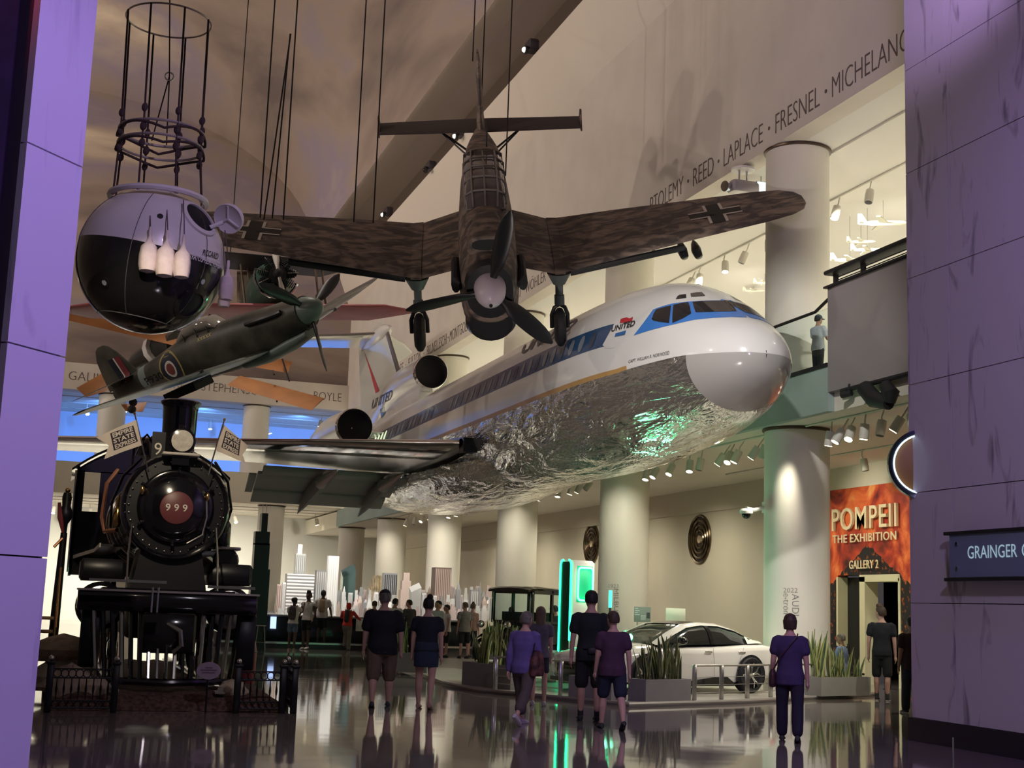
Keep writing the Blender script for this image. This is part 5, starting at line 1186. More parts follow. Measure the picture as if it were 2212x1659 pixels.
# body profile: x, half width at shoulder, z sill, z shoulder, z top centre (bonnet / deck)
prof = [(2.42, .62, .32, .50, .52), (2.36, .78, .24, .62, .66), (2.2, .88, .20, .70, .76), (1.9, .94, .18, .76, .86), (1.45, .975, .17, .82, .93), (.9, .97, .16, .86, .97), (.4, .96, .16, .87, .98), (-.3, .96, .16, .88, .99), (-.9, .97, .17, .91, 1.0), (-1.45, .985, .18, .94, 1.02), (-1.9, .95, .22, .95, 1.03), (-2.25, .86, .30, .93, 1.02), (-2.45, .74, .40, .86, .96)]
def csec(q, k=1):
    x, w, z0, zs, zt = q
    half = [(0, z0), (w * .75, z0), (w * .93, z0 + .05), (w * .985, z0 + .22), (w * .97, (z0 + zs) / 2 + .06), (w, zs - .10), (w * .985, zs - .03), (w * .93, zs + .01), (w * .70, zs + (zt - zs) * .55), (w * .35, zt - .01), (0, zt)]
    return [(x, cyc + y, z) for y, z in half] + [(x, cyc - y, z) for y, z in reversed(half[1:-1])]
b = MB(); b.loft([csec(q) for q in prof]); body = b.build('body', CW, AC, angle=50)
# greenhouse: glass shell, black roof, white roof rail
gp = [(1.02, .80, .93, .955), (.55, .73, .95, 1.18), (.12, .66, .95, 1.34), (-.3, .635, .96, 1.395), (-.8, .63, .97, 1.385), (-1.3, .60, .98, 1.30), (-1.75, .56, 1.0, 1.16), (-2.12, .52, 1.0, 1.03)]
def gsec(q, e=0):
    x, w, z0, z1 = q; w += e; z1 += e; wl = min(.90, w + .22) + e
    half = [(wl, z0), (w + .13, z0 + (z1 - z0) * .55), (w, z1 - .06), (w * .86, z1 - .015), (w * .45, z1), (0, z1 + .004)]
    return [(x, cyc + y, z) for y, z in half] + [(x, cyc - y, z) for y, z in reversed(half[:-1])]
b = MB(); b.loft([gsec(q) for q in gp], True, True, closed=False); b.build('glasshouse', CG, AC, angle=50)
b = MB(); rr = []
for q in gp[2:7]:
    s_ = gsec(q, .008); rr.append(s_[3:8])
b.loft(rr, False, False, closed=False); b.build('roof_panel', CB, AC)
for sy in (1, -1):
    b = MB(); rr = []
    for q in gp:                       # white side rail from bonnet corner over the doors to the tail
        s_ = gsec(q, .012); s_ = s_ if sy > 0 else list(reversed(s_)); p1, p2 = Vector(s_[2]), Vector(s_[3]); lo_ = Vector(s_[1]); rr.append([p1.lerp(lo_, .10), p1, p2, p2 + Vector((0, -sy * .10, .002))])
    b.loft(rr, False, False, closed=False); b.build('roof_rail', CW, AC)
    b = MB(); x0 = -.45
    def gs(x):
        for qa, qb in zip(gp, gp[1:]):
            if qa[0] >= x >= qb[0]:
                u = (qa[0] - x) / (qa[0] - qb[0]); return tuple(m0 + (m1 - m0) * u for m0, m1 in zip(qa, qb))
    for xa, xb in ((-.40, -.50),):
        A1 = gsec(gs(xa), .01); A2 = gsec(gs(xb), .01); A1 = A1 if sy > 0 else list(reversed(A1)); A2 = A2 if sy > 0 else list(reversed(A2)); b.loft([A1[0:3], A2[0:3]], False, False, closed=False)
    b.build('door_pillar', CB, AC)
    b = MB(); qq = [gsec(gs(x), .014) for x in (-1.5, -1.75, -2.0)]; qq = [s_ if sy > 0 else list(reversed(s_)) for s_ in qq]
    b.loft([[Vector(s_[0]), Vector(s_[0]).lerp(Vector(s_[1]), u), Vector(s_[1]).lerp(Vector(s_[2]), max(0, u - .3))] for s_, u in zip(qq, (.15, .7, 1))], False, False, closed=False); b.build('quarter_panel', CW, AC)
    # mirrors, handles, seams, sill
    y = cyc + sy * 1.02
    b = MB(); b.ball((.62, cyc + sy * 1.08, 1.03), (.10, .13, .075), 16, 10); b.tube([(.66, cyc + sy * .92, .97), (.63, cyc + sy * 1.05, 1.0)], .03, 8); b.build('mirror', CB, AC)
    for hx in (-.22, -1.18): b = MB(); b.cbx(hx - .10, hx + .10, min(y - sy * .05, y - sy * .02), max(y - sy * .05, y - sy * .02), .80, .835, .01); b.build('door_handle', CHROME, AC)
    for pts in ([(.75, .90), (.62, .55), (.60, .25)], [(-.36, .90), (-.40, .55), (-.38, .22)], [(-1.25, .92), (-1.12, .62), (-.98, .30)]): b = MB(); b.tube([(px, cyc + sy * (.972), pz) for px, pz in pts], .004, 4); b.build('door_seam', mat('seam_grey', (.25, .25, .24), .6), AC)
    b = MB(); b.loft([[(x, cyc + sy * .93, .15), (x, cyc + sy * 1.0, .16), (x, cyc + sy * .985, h), (x, cyc + sy * .93, h)] for x, h in ((1.0, .20), (.3, .25), (-.4, .33), (-.75, .34), (-.98, .2))]); b.build('sill_panel', CB, AC)
    b = MB(); b.ball((-2.18, cyc + sy * .80, .86), (.22, .10, .05), 12, 8); b.build('tail_light', mat('tail_red', (.5, .05, .06), .2, coat=.6, emit=(1, .08, .08), es=.25), AC)
    b = MB(); b.ball((2.12, cyc + sy * .74, .66), (.17, .12, .035), 12, 8); b.build('headlight', mat('headlight_glass', (.5, .55, .58), .05, coat=1, emit=(.8, .9, 1), es=.6), AC)
b = MB(); b.cbx(2.30, 2.46, cyc - .55, cyc + .55, .26, .56, .05); b.build('grille', CB, AC)
b = MB(); b.bx(2.05, 2.40, cyc - .78, cyc + .78, .18, .26); b.build('front_splitter', CB, AC)
def wheel(x, yc, sy):
    w = bpy.data.objects.new('wheel', None)
    b = MB(); c = (x, yc, .365); b.lathe([(.27, -.12), (.335, -.125), (.36, -.09), (.366, 0), (.36, .09), (.335, .125), (.27, .12)], 40, c, 'Y', cap=False); o = b.build('tyre', RUBBER, AC)
    b = MB(); b.lathe([(.275, -.11), (.285, 0), (.275, .11)], 40, c, 'Y', cap=False); b.lathe([(.05, sy * .10), (.055, sy * .07), (.01, sy * .11)], 20, c, 'Y')
    for k in range(5):
        for dlt in (-.16, .16):
            a = 2 * pi * k / 5 + .3; a2 = a + dlt; b.tube([(x + .04 * cos(a), yc + sy * .09, .365 + .04 * sin(a)), (x + .16 * cos(a + dlt * .6), yc + sy * .10, .365 + .16 * sin(a + dlt * .6)), (x + .27 * cos(a2 + dlt), yc + sy * .085, .365 + .27 * sin(a2 + dlt))], [.022, .016, .018], 6)
    b.build('rim', CHROME, AC)
    b = MB(); b.lathe([(.01, 0), (.27, 0)], 32, (x, yc - sy * .02, .365), 'Y', cap=False); b.build('wheel_well', A_DARK, AC)
    bpy.data.objects.remove(w)
    b = MB(); n = 20; b.loft([[(x + r * cos(pi * j / n), cyc + sy * off, .365 + r * sin(pi * j / n)) for j in range(-3, n + 4)] for r, off in ((.37, .80), (.41, .992))], False, False, closed=False); b.build('wheel_arch', CB, AC)
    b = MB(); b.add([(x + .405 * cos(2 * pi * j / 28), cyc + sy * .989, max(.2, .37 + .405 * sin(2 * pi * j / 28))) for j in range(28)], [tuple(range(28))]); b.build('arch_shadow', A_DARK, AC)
for x in (1.45, -1.45):
    for sy in (1, -1): wheel(x, cyc + sy * .90, sy)
# ------------------------------------------------------------------ black vintage electric car
MC = thing('vintage_car', 'tall black vintage electric carriage with flat roof', 'car', (12.55, 36.3, .07)); MC.rotation_euler = (0, 0, radians(215))
MB1 = mat('carriage_black', (.008, .009, .010), .12, coat=.8)
b = MB(); b.cbx(-.75, .95, -.68, .68, .55, 1.18, .06); b.build('body', MB1, MC)
b = MB(); b.loft([[(x, -w, z0), (x, w, z0), (x, w, z1), (x, w * .5, z1 + .06), (x, -w * .5, z1 + .06), (x, -w, z1)] for x, w, z0, z1 in ((.95, .42, .6, 1.08), (1.5, .40, .6, 1.02), (1.75, .36, .6, .95))]); b.build('bonnet', MB1, MC)
b = MB(); b.loft([[(x, -w, .55), (x, w, .55), (x, w, z1), (x, 0, z1 + .05), (x, -w, z1)] for x, w, z1 in ((-.75, .5, 1.1), (-1.2, .48, 1.0), (-1.4, .42, .85))]); b.build('rear_deck', MB1, MC)
for x in (-.72, .02, .92):
    for y in (-.66, .66): b = MB(); b.cbx(x - .05, x + .05, y - .035, y + .035, 1.15, 2.06, .01); b.build('pillar', MB1, MC)
b = MB(); b.loft([[(x, -w, z), (x, -w * .5, z + .05), (x, 0, z + .065), (x, w * .5, z + .05), (x, w, z), (x, w, z - .05), (x, -w, z - .05)] for x, w, z in ((-.92, .66, 2.04), (-.8, .74, 2.08), (.2, .76, 2.10), (1.05, .74, 2.07), (1.15, .68, 2.03))]); b.build('roof', MB1, MC)
b = MB(); b.bx(-.72, .92, -.69, .69, 1.94, 2.05); b.bx(-.72, .92, -.69, .69, 1.14, 1.22); b.build('window_rail', MB1, MC)
for (x0, x1, y0, y1) in ((-.67, -.03, .66, .665), (.07, .87, .66, .665), (-.67, -.03, -.665, -.66), (.07, .87, -.665, -.66), (.955, .96, -.62, .62), (-.765, -.76, -.62, .62)):
    b = MB(); b.bx(x0, x1, y0, y1, 1.22, 1.94); b.build('window_pane', GLASS, MC)
for x in (-1.0, 1.35):
    for y in (-.66, .66):
        b = MB(); b.ring((x, y, .36), .33, .045, 'Y', 28, 8); b.build('tyre', RUBBER, MC)
        b = MB(); b.ring((x, y, .36), .28, .015, 'Y', 28, 6); b.cyl((x, y - .06, .36), (x, y + .06, .36), .05, 12)
        for k in range(12): a = 2 * pi * k / 12; b.cyl((x, y, .36), (x + .28 * cos(a), y, .36 + .28 * sin(a)), .012, 5)
        b.build('wheel_spokes', MB1, MC)
        b = MB(); b.tube([(x + .44 * cos(a), y, .36 + .44 * sin(a)) for a in [pi * k / 10 for k in range(-1, 11)]], .10, 6, flat=.2); b.build('mudguard', MB1, MC)
for y in (-.45, .45): b = MB(); b.ball((1.72, y, 1.1), (.10, .10, .10), 14, 10); b.build('lamp', CHROME, MC)
b = MB(); b.bx(-.2, .6, -.6, .6, .9, 1.45); b.build('seat', mat('carriage_seat', (.03, .03, .035), .7), MC)
# ------------------------------------------------------------------ green neon charging sign
NEON = mat('green_neon', (.1, .8, .45), .4, emit=(.02, 1.0, .36), es=4); NEONW = mat('green_neon_core', (.5, 1, .8), .4, emit=(.08, 1.0, .45), es=4)
NS = thing('neon_sign', 'tall charger-shaped sign with glowing green neon tubes', 'neon sign', (10.55, 27.9, .07)); NS.rotation_euler = (0, 0, radians(20))
b = MB(); b.cbx(-.06, .62, -.03, .36, 0, 2.62, .05); b.build('cabinet', mat('sign_white', (.70, .68, .60), .4), NS)
b = MB(); b.bx(-.068, -.06, .02, .33, .05, 2.58); b.build('dark_side', mat('sign_dark_green', (.004, .02, .012), .3), NS)
b = MB(); b.cbx(.08, .54, -.035, -.025, 1.72, 2.5, .03); b.build('glowing_screen', mat('screen_green', (.02, .45, .22), .5, emit=(.0, .62, .22), es=.45), NS)
def rrect(x0, x1, z0, z1, r, y):
    out = []
    for cx_, cz_, a0 in ((x1 - r, z1 - r, 0), (x0 + r, z1 - r, pi / 2), (x0 + r, z0 + r, pi), (x1 - r, z0 + r, 3 * pi / 2)): out += [(cx_ + r * cos(a0 + i * pi / 8), y, cz_ + r * sin(a0 + i * pi / 8)) for i in range(5)]
    return out
b = MB(); b.tube(rrect(.10, .52, 1.76, 2.46, .08, -.06), .022, 8, closed=True); b.build('neon_loop', NEONW, NS)
b = MB(); b.tube([(-.08, .33, .1), (-.08, .33, 2.52), (-.08, .30, 2.60), (-.08, .24, 2.62)], .022, 8); b.build('neon_tube', NEON, NS)
b = MB(); b.tube([(-.08, -.02, .9), (-.08, -.02, 2.52), (-.08, .01, 2.60), (-.08, .06, 2.62)], .022, 8); b.build('neon_tube', NEON, NS)
l = bpy.data.lights.new('neon_glow', 'POINT'); l.energy = 90; l.color = (.15, 1, .5); l.shadow_soft_size = .3
o = bpy.data.objects.new('neon_glow', l); COL.objects.link(o); o.parent = NS; o.location = (.9, .2, 2.4)
NS2 = thing('neon_tube_light', 'short green neon strip on the column beside the old car lettering', 'neon light', (11.55, 29.6, 0))
b = MB(); b.cyl(atD(1319, 1276, 31), atD(1318, 1312, 31), .04, 8); b.build('tube', NEON, NS2, world=True)
b = MB(); q = atD(1318, 1312, 31); b.cyl((q.x, q.y, .07), q, .03, 8); b.build('stand', DKMET, NS2, world=True)
# ------------------------------------------------------------------ lettering on the columns, panels, medallions
INKG = mat('column_print', (.22, .21, .20), .7)
def col_text(body, px0, py0, px1, py1, colxy, vertical=False, name='lettering'):
    """print on a round column: picture box px0..px1, py0..py1; vertical text runs downwards"""
    vs, fs = text_mesh(body, 1, 0, offset=-.01); mx = max(v.x for v in vs); mn = min(v.x for v in vs); my = max(v.y for v in vs); b = MB(); q = []
    cxy = Vector((*colxy, 0)); R_ = .716
    for v in vs:
        u = (v.x - mn) / (mx - mn); w = v.y / my
        px, py = (px0 + (px1 - px0) * w, py0 + (py1 - py0) * u) if vertical else (px0 + (px1 - px0) * u, py1 + (py0 - py1) * w)
        d = ray(px, py); A_ = d.x ** 2 + d.y ** 2; B_ = -(d.x * cxy.x + d.y * cxy.y); C_ = cxy.x ** 2 + cxy.y ** 2 - R_ ** 2; t_ = (-B_ - sqrt(max(0, B_ * B_ - A_ * C_))) / A_
        q.append(CAMP + d * t_)
    b.add(q, fs); return b
for body, bx_, cc, vert in (('1923', (1315, 1262, 1336, 1270), (15.2, 36.2), False), ('MILBURN', (1326, 1272, 1336, 1345), (15.2, 36.2), True), ('2022', (1692, 1270, 1723, 1280), (15.2, 26.5), False), ('AUDI', (1711, 1283, 1726, 1330), (15.2, 26.5), True), ('e-tron', (1692, 1282, 1703, 1326), (15.2, 26.5), True)):
    b = col_text(body, *bx_, cc, vert); o = b.build('column_lettering', INKG, smooth=False); tag(o, 'printed "%s" on the round column %s' % (body, 'above the old car' if cc[1] > 30 else 'left of the poster'), 'lettering', 'printed names on columns')
def infopanel(lab, p, w, h, m, extra=False):
    t = thing('info_panel', lab, 'sign', (p.x, p.y, .07), radians(-18)); b = MB(); b.cbx(-w / 2, w / 2, -.012, .012, p.z - .07 - h, p.z - .07, .004); b.build('board', m, t)
    b = MB(); b.cyl((-w * .3, 0, 0), (-w * .3, 0, p.z - h - .07), .012, 8); b.cyl((w * .3, 0, 0), (w * .3, 0, p.z - h - .07), .012, 8); b.build('leg', STEEL, t)
    if extra:
        b = MB()
        for k in range(4): b.bx(-w * .45, -w * .45 + w * (.18 + .1 * ((k * 3) % 2)), -.016, -.013, p.z - .12 - k * .05, p.z - .10 - k * .05)
        for k in range(5): b.bx(-w * .10, w * .2, -.016, -.013, p.z - .28 - k * .025, p.z - .27 - k * .025)
        b.build('text_line', mat('panel_text', (.6, .6, .55), .6), t)
        b = MB(); b.bx(w * .25, w * .45, -.016, -.013, p.z - .34, p.z - .20); b.build('picture', mat('panel_picture', (.05, .05, .05), .6), t)
infopanel('grey printed information panel behind the white car', atD(1388, 1311, 33), .40, .36, mat('panel_grey', (.24, .25, .22), .5), True)
infopanel('blank cream panel behind the white car roof', atD(1459.5, 1314, 32), .46, .34, mat('panel_cream', (.66, .60, .48), .6))
for y, z, lab in ((41.13, 4.08, 'bronze disc of concentric rings on the wall above the white car'), (50.87, 4.25, 'bronze disc of concentric rings partly behind a column')):
    t = thing('wall_medallion', lab, 'wall ornament', (20, y, z), 0, 'bronze ring medallions')
    for k, r in enumerate((.82, .66, .50, .34)): b = MB(); b.lathe([(r - .10, 0), (r - .08, -.05), (r - .03, -.075), (r, -.04), (r, 0)], 48, (0, 0, 0), 'X', cap=False); b.build('ring', mat('dark_bronze', (.20, .15, .10), .22, 1), t)
    b = MB(); b.lathe([(.82, -.005), (.01, -.005)], 48, (0, 0, 0), 'X', cap=False); b.build('backplate', mat('medallion_dark', (.03, .025, .02), .4, .5), t)
    b = MB(); b.lathe([(.16, 0), (.13, -.06), (.01, -.07)], 32, (0, 0, 0), 'X'); b.build('boss', mat('pale_bronze', (.62, .48, .34), .25, 1), t)
# ------------------------------------------------------------------ planters and snake plants
PLN = mat('planter_grey', (.27, .26, .24), .6, var=.05, vscale=3)
LEAF = [mat('snake_leaf_a', (.055, .10, .045), .45, var=.5, vscale=7), mat('snake_leaf_b', (.12, .17, .06), .45, var=.5, vscale=7), mat('snake_leaf_edge', (.34, .34, .12), .5)]
def planter(lab, P0, P1, depth, h):
    P0 = Vector((*P0, 0)); P1 = Vector((*P1, 0)); d = (P1 - P0).normalized(); n = Vector((-d.y, d.x, 0)); t = thing('planter', lab, 'planter', P0 + Vector((0, 0, .07)))
    def bxp(b, s0, s1, o0, o1, z0, z1): b.add([P0 + d * s + n * o + Vector((0, 0, z)) for z in (z0, z1) for s, o in ((s0, o0), (s1, o0), (s1, o1), (s0, o1))], [(0, 3, 2, 1), (4, 5, 6, 7), (0, 1, 5, 4), (1, 2, 6, 5), (2, 3, 7, 6), (3, 0, 4, 7)])
    L = (P1 - P0).length; b = MB(); w = .03
    bxp(b, 0, L, 0, w, .07, h); bxp(b, 0, L, depth - w, depth, .07, h); bxp(b, 0, w, w, depth - w, .07, h); bxp(b, L - w, L, w, depth - w, .07, h); b.build('trough', PLN, t, world=True)
    b = MB(); bxp(b, w, L - w, w, depth - w, .08, h - .05); b.build('soil', mat('planter_gravel', (.16, .14, .12), .9, var=.5, vscale=30), t, world=True)
    return P0, d, n, L, h
leafcache = {}
def leaf_mesh(k):
    if k in leafcache: return leafcache[k]
    random.seed(100 + k); b = MB(); H = 1; n = 5; w = .055; tw = random.uniform(-.8, .8); bend = random.uniform(.05, .25); rings = []
    for i in range(n + 1):
        s = i / n; ww = w * (.6 + .9 * sin(pi * min(1, .15 + s * .7))) * (1 - s ** 4 * .97); a = tw * s; c = Vector((bend * s * s, .04 * sin(3 * s + k), s * H)); e = Vector((cos(a), sin(a), 0)); nn = Vector((-sin(a), cos(a), 0))
        rings.append([c - e * ww, c - e * ww * .55 - nn * .012, c + nn * .002 - nn * .02, c + e * ww * .55 - nn * .012, c + e * ww])
    b.loft(rings, False, False, closed=False); b.mi = [1 if (j % 4) in (0, 3) else 0 for j in range(len(b.f))]
    me = b.build('leaf', [LEAF[k % 2], LEAF[2]]); bpy.data.objects.remove(me_o := me, do_unlink=False) if False else None
    d = me.data; bpy.data.objects.remove(me); leafcache[k] = d; return d
def snake_plant(lab, p, n, h, spread, seed, grp='snake plants of the exhibit'):
    t = thing('snake_plant', lab, 'plant', p, 0, grp); random.seed(seed)
    for i in range(n):
        o = bpy.data.objects.new('leaf', leaf_mesh(random.randrange(8))); COL.objects.link(o); o.parent = t; a = random.uniform(0, 2 * pi); r = random.uniform(0, spread)
        o.location = (r * cos(a), r * sin(a), 0); hh = h * random.uniform(.55, 1.05); o.scale = (hh * .72, hh * .9, hh); o.rotation_euler = (random.uniform(-.16, .16), random.uniform(-.16, .16), a)
def plants_in(pl, items):
    P0, d, n, L, h = pl
    for s, o, cnt, hh, sp, sd, lab in items: p = P0 + d * (s * L) + n * o; snake_plant(lab, (p.x, p.y, h - .08), cnt, hh, sp, sd)
p1 = planter('grey planter at the left corner of the platform, behind the denim skirt woman', (7.85, 26.9), (8.35, 25.3), .5, .52)
plants_in(p1, [(.15, .25, 16, .85, .16, 1, 'bright snake plant just right of the woman in the denim skirt'), (.5, .25, 18, .95, .17, 2, 'tall bright snake plant in the middle of the left planter'), (.85, .25, 16, .8, .16, 3, 'bright snake plant beside the first railing post')])
p2 = planter('grey planter left of the tall man', (8.95, 23.75), (9.42, 22.85), .42, .45)
plants_in(p2, [(.25, .22, 12, .65, .12, 4, 'short snake plant between purple bag and tall man'), (.75, .22, 8, .5, .12, 5, 'small snake plant behind the tall man')])
p3 = planter('grey planter in front of the white car door', (9.98, 22.62), (11.1, 23.13), .42, .45)
plants_in(p3, [(.2, .22, 12, .7, .13, 6, 'dark snake plant right beside the maroon shirt woman'), (.5, .22, 14, .85, .14, 7, 'dark snake plant before the white car front wheel'), (.82, .22, 14, .9, .14, 8, 'tall dark snake plant before the white car door')])
p4 = planter('grey planter right of the woman with the shoulder bag', (14.88, 24.95), (16.42, 25.55), .42, .45)
plants_in(p4, [(.1, .25, 11, 1.0, .14, 9, 'tall snake plant just right of the purple shirt woman'), (.33, .25, 10, .8, .13, 10, 'snake plant in the right planter, second from left'), (.58, .28, 16, .75, .17, 11, 'bushy dark snake plant below the blue shirt visitor'), (.85, .25, 8, .6, .14, 12, 'low snake plant at the right end of the right planter')])
p5 = planter('pale planter box before the old black car', (9.6, 30.4), (11.3, 31.2), .5, .55)
plants_in(p5, [(.1, .25, 14, .85, .15, 13, 'bright snake plant before the old car bonnet'), (.45, .25, 12, .75, .15, 14, 'bright snake plant before the old car wheel'), (.85, .25, 14, .9, .15, 15, 'bright snake plant just left of the purple shirt woman')])
p6 = planter('grey planter between the two strolling couples', (7.0, 32.0), (8.2, 31.0), .5, .5)
plants_in(p6, [(.5, .25, 14, .8, .18, 16, 'green snake plant behind the man in the navy cap')])
# white slatted benches
for (x, y, lab) in ((8.95, 27.5, 'white slatted bench box before the old car'),):
    t = thing('slatted_bench', lab, 'bench', (x, y, .07)); t.rotation_euler = (0, 0, radians(-20))
    for k in range(6): b = MB(); b.cbx(-.6, .6, -.30, .30, .02 + k * .075, .085 + k * .075, .008); b.build('slat', mat('bench_white', (.66, .68, .62), .5), t)
t = thing('white_table', 'small white table lit green before the old car', 'table', (9.9, 28.4, .07)); b = MB(); b.cbx(-.45, .45, -.25, .25, .62, .67, .01); b.build('top', WHITE, t)
for sx in (-1, 1): b = MB(); b.cbx(sx * .40 - .03, sx * .40 + .03, -.22, .22, 0, .62, .01); b.build('leg', WHITE, t)
# ------------------------------------------------------------------ railings
def railing(lab, pts, grp='steel railings round the platform'):
    t = thing('railing', lab, 'railing', (*pts[0], .07), 0, grp); H = .62
    b = MB(); b.tube([(x, y, .07 + H) for x, y in pts], .028, 8, flat=.7); b.build('top_rail', STEEL, t, world=True)
    for x, y in pts: b = MB(); b.cbx(x - .035, x + .035, y - .035, y + .035, .07, .07 + H, .008); b.build('post', STEEL, t, world=True)
    for z in (.20, .34, .48): b = MB(); b.tube([(x, y, z) for x, y in pts], .006, 5); b.build('cable', STEEL, t, world=True)
railing('steel railing in front of the white car tail', [(11.2, 23.2), (11.95, 23.6), (12.7, 24.0), (13.45, 24.45), (14.2, 24.9), (14.9, 25.3)])
railing('steel railing before the bench at the left of the platform', [(8.0, 25.15), (8.45, 24.6), (8.85, 23.9)])
# ------------------------------------------------------------------ poster wall and doorway
def volcano():
    m = mat('eruption_poster', (.5, .1, .05), .6); N, L, b = nodes_of(m)
    tc = N.new('ShaderNodeTexCoord'); sp = N.new('ShaderNodeSeparateXYZ'); L.new(tc.outputs['Object'], sp.inputs[0])
    n = N.new('ShaderNodeTexNoise'); n.inputs['Scale'].default_value = 1.0; n.inputs['Detail'].default_value = 6; n.inputs['Distortion'].default_value = 1.2; L.new(tc.outputs['Object'], n.inputs['Vector'])
    r = N.new('ShaderNodeValToRGB'); E = r.color_ramp.elements; E[0].position = .32; E[0].color = (.05, .01, .008, 1); E[1].position = .72; E[1].color = (.95, .45, .14, 1)
    e = E.new(.45); e.color = (.45, .04, .015, 1); e = E.new(.58); e.color = (.78, .16, .04, 1); L.new(n.outputs['Fac'], r.inputs[0])
    # black cone rising around y = 30.6
    mth = lambda op, a, c: (lambda q: (L.new(a, q.inputs[0]) if not isinstance(a, float) else q.inputs[0].__setattr__('default_value', a), L.new(c, q.inputs[1]) if not isinstance(c, float) else q.inputs[1].__setattr__('default_value', c), q.outputs[0])[-1])((lambda: (lambda q: (setattr(q, 'operation', op), q)[1])(N.new('ShaderNodeMath')))())
    dy = mth('ABSOLUTE', mth('SUBTRACT', sp.outputs['Y'], 31.2), 0.0); hgt = mth('SUBTRACT', 3.45, mth('MULTIPLY', dy, .55)); n3 = N.new('ShaderNodeTexNoise'); n3.inputs['Scale'].default_value = 3
    L.new(tc.outputs['Object'], n3.inputs['Vector']); hh = mth('ADD', hgt, mth('MULTIPLY', n3.outputs['Fac'], .25)); inside = mth('LESS_THAN', sp.outputs['Z'], hh)
    n4 = N.new('ShaderNodeTexNoise'); n4.inputs['Scale'].default_value = 7; n4.inputs['Detail'].default_value = 5; L.new(tc.outputs['Object'], n4.inputs['Vector'])
    r4 = N.new('ShaderNodeValToRGB'); r4.color_ramp.elements[0].position = .56; r4.color_ramp.elements[0].color = (.012, .011, .010, 1); r4.color_ramp.elements[1].position = .70; r4.color_ramp.elements[1].color = (.6, .12, .02, 1); L.new(n4.outputs['Fac'], r4.inputs[0])
    mx = N.new('ShaderNodeMixRGB'); L.new(inside, mx.inputs[0]); L.new(r.outputs[0], mx.inputs[1]); L.new(r4.outputs[0], mx.inputs[2]); L.new(mx.outputs[0], b.inputs['Base Color'])
    return m
VOL = volcano()
b = MB()
for y0, y1, z0, z1 in ((26.0, 33.3, 2.80, 5.12), (32.65, 33.3, 0, 2.8), (26.0, 29.75, 0, 2.8)): b.bx(19.98, 20.3, y0, y1, z0, z1)
WP = struct('wall_poster', b, VOL, 'eruption poster wall round the gallery doorway')
b = MB(); b.bx(20.0, 20.4, 10, 33.4, 5.12, 5.75); struct('wall_over_poster', b, mat('exhibit_wall', (1, 1, 1)))
b = MB(); b.bx(20.0, 20.4, 10, 26.0, 0, 5.12); struct('wall_right_of_poster', b, mat('exhibit_wall', (1, 1, 1)))
PLET = mat('poster_letter', (.85, .70, .45), .35)
for body, ya, yb, z0, h, d in (('POMPEII', 32.80, 29.75, 3.99, .60, .035), ('THE EXHIBITION', 32.80, 29.80, 3.66, .22, .012), ('GALLERY 2', 31.98, 30.62, 2.96, .22, .010)):
    letters('raised_letters', body, lambda x, y, z: (19.92 - z, ya - x, z0 + y), PLET, WP, width=ya - yb, height=h, extrude=d, offset=.006, spacing=1.08)
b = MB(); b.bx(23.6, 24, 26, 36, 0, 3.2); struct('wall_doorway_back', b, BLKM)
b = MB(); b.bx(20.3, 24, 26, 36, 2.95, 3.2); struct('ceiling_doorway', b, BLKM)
b = MB()
for y0, y1, z0, z1 in ((31.30, 31.55, 0, 2.75), (29.75, 31.55, 2.62, 2.80), (29.72, 29.80, 0, 2.7), (32.6, 32.68, 0, 2.75)): b.bx(19.95, 20.35, y0, y1, z0, z1)
struct('trim_4', b, mat('door_frame_cream', (.70, .64, .42), .6), 'cream frame of the gallery doorway')
b = MB(); b.bx(20.25, 20.3, 31.55, 32.62, 0, 2.75); struct('door_1', b, mat('door_black', (.010, .011, .013), .35), 'black left leaf of the gallery doorway')
b = MB(); b.bx(21.0, 21.05, 30.75, 31.3, 0, 2.55); struct('door_2', b, mat('door_maroon', (.035, .012, .012), .5), 'dark maroon panel inside the doorway')
b = MB(); b.bx(21.6, 21.65, 29.6, 30.9, .9, 2.6); o = b.build('glowing_mural', mat('mural_glow', (.5, .3, .18), .6, var=.8, vscale=2.2, emit=(.9, .55, .3), es=.25)); tag(o, 'lit ruined-city mural inside the doorway', 'mural')
for px, lab in ((1938, 'black belt post beside the boy at the doorway'), (1868, 'black belt post before the door frame')):
    p = atZ(px, 1462 if px > 1900 else 1448, .0); p = Vector((19.3, 29.2, 0)) if px > 1900 else Vector((19.4, 31.2, 0)); t = thing('stanchion', lab, 'post', p, 0, 'belt posts at the doorway')
    b = MB(); b.lathe([(.17, 0), (.17, .015), (.03, .04)], 24); b.build('base', BLKM, t); b = MB(); b.cyl((0, 0, .03), (0, 0, 1.0), .03, 12); b.build('pole', BLKM, t); b = MB(); b.cyl((0, 0, .93), (0, 0, 1.02), .036, 12); b.build('head', DKMET, t)
b = MB(); b.bx(19.39, 19.405, 31.2, 33.0, .90, .95); o = b.build('barrier_belt', BLKM); tag(o, 'black barrier belt crossing the doorway', 'belt')
# round lit sign past the end of the passage wall
t = thing('round_sign', 'round amber sign with a glowing white rim at the end of the marble wall', 'sign', tuple(atD(1996, 1003, 19.4))); t.rotation_euler = (0, 0, radians(-24))
b = MB(); b.lathe([(.50, .10), (.50, -.02), (.46, -.04), (.43, -.02), (.43, .05)], 48, (0, 0, 0), 'Y', cap=False); b.build('steel_rim', mat('sign_rim', (.10, .13, .14), .2, .9), t)
b = MB(); b.ring((0, -.02, 0), .42, .012, 'Y', 48, 6); b.build('light_ring', mat('rim_glow', (.7, .85, 1), .5, emit=(.7, .86, 1), es=2), t)
b = MB(); b.lathe([(.41, .02), (.01, .0)], 48, (0, 0, 0), 'Y', cap=False); b.build('amber_face', mat('sign_amber', (.30, .16, .03), .4), t)
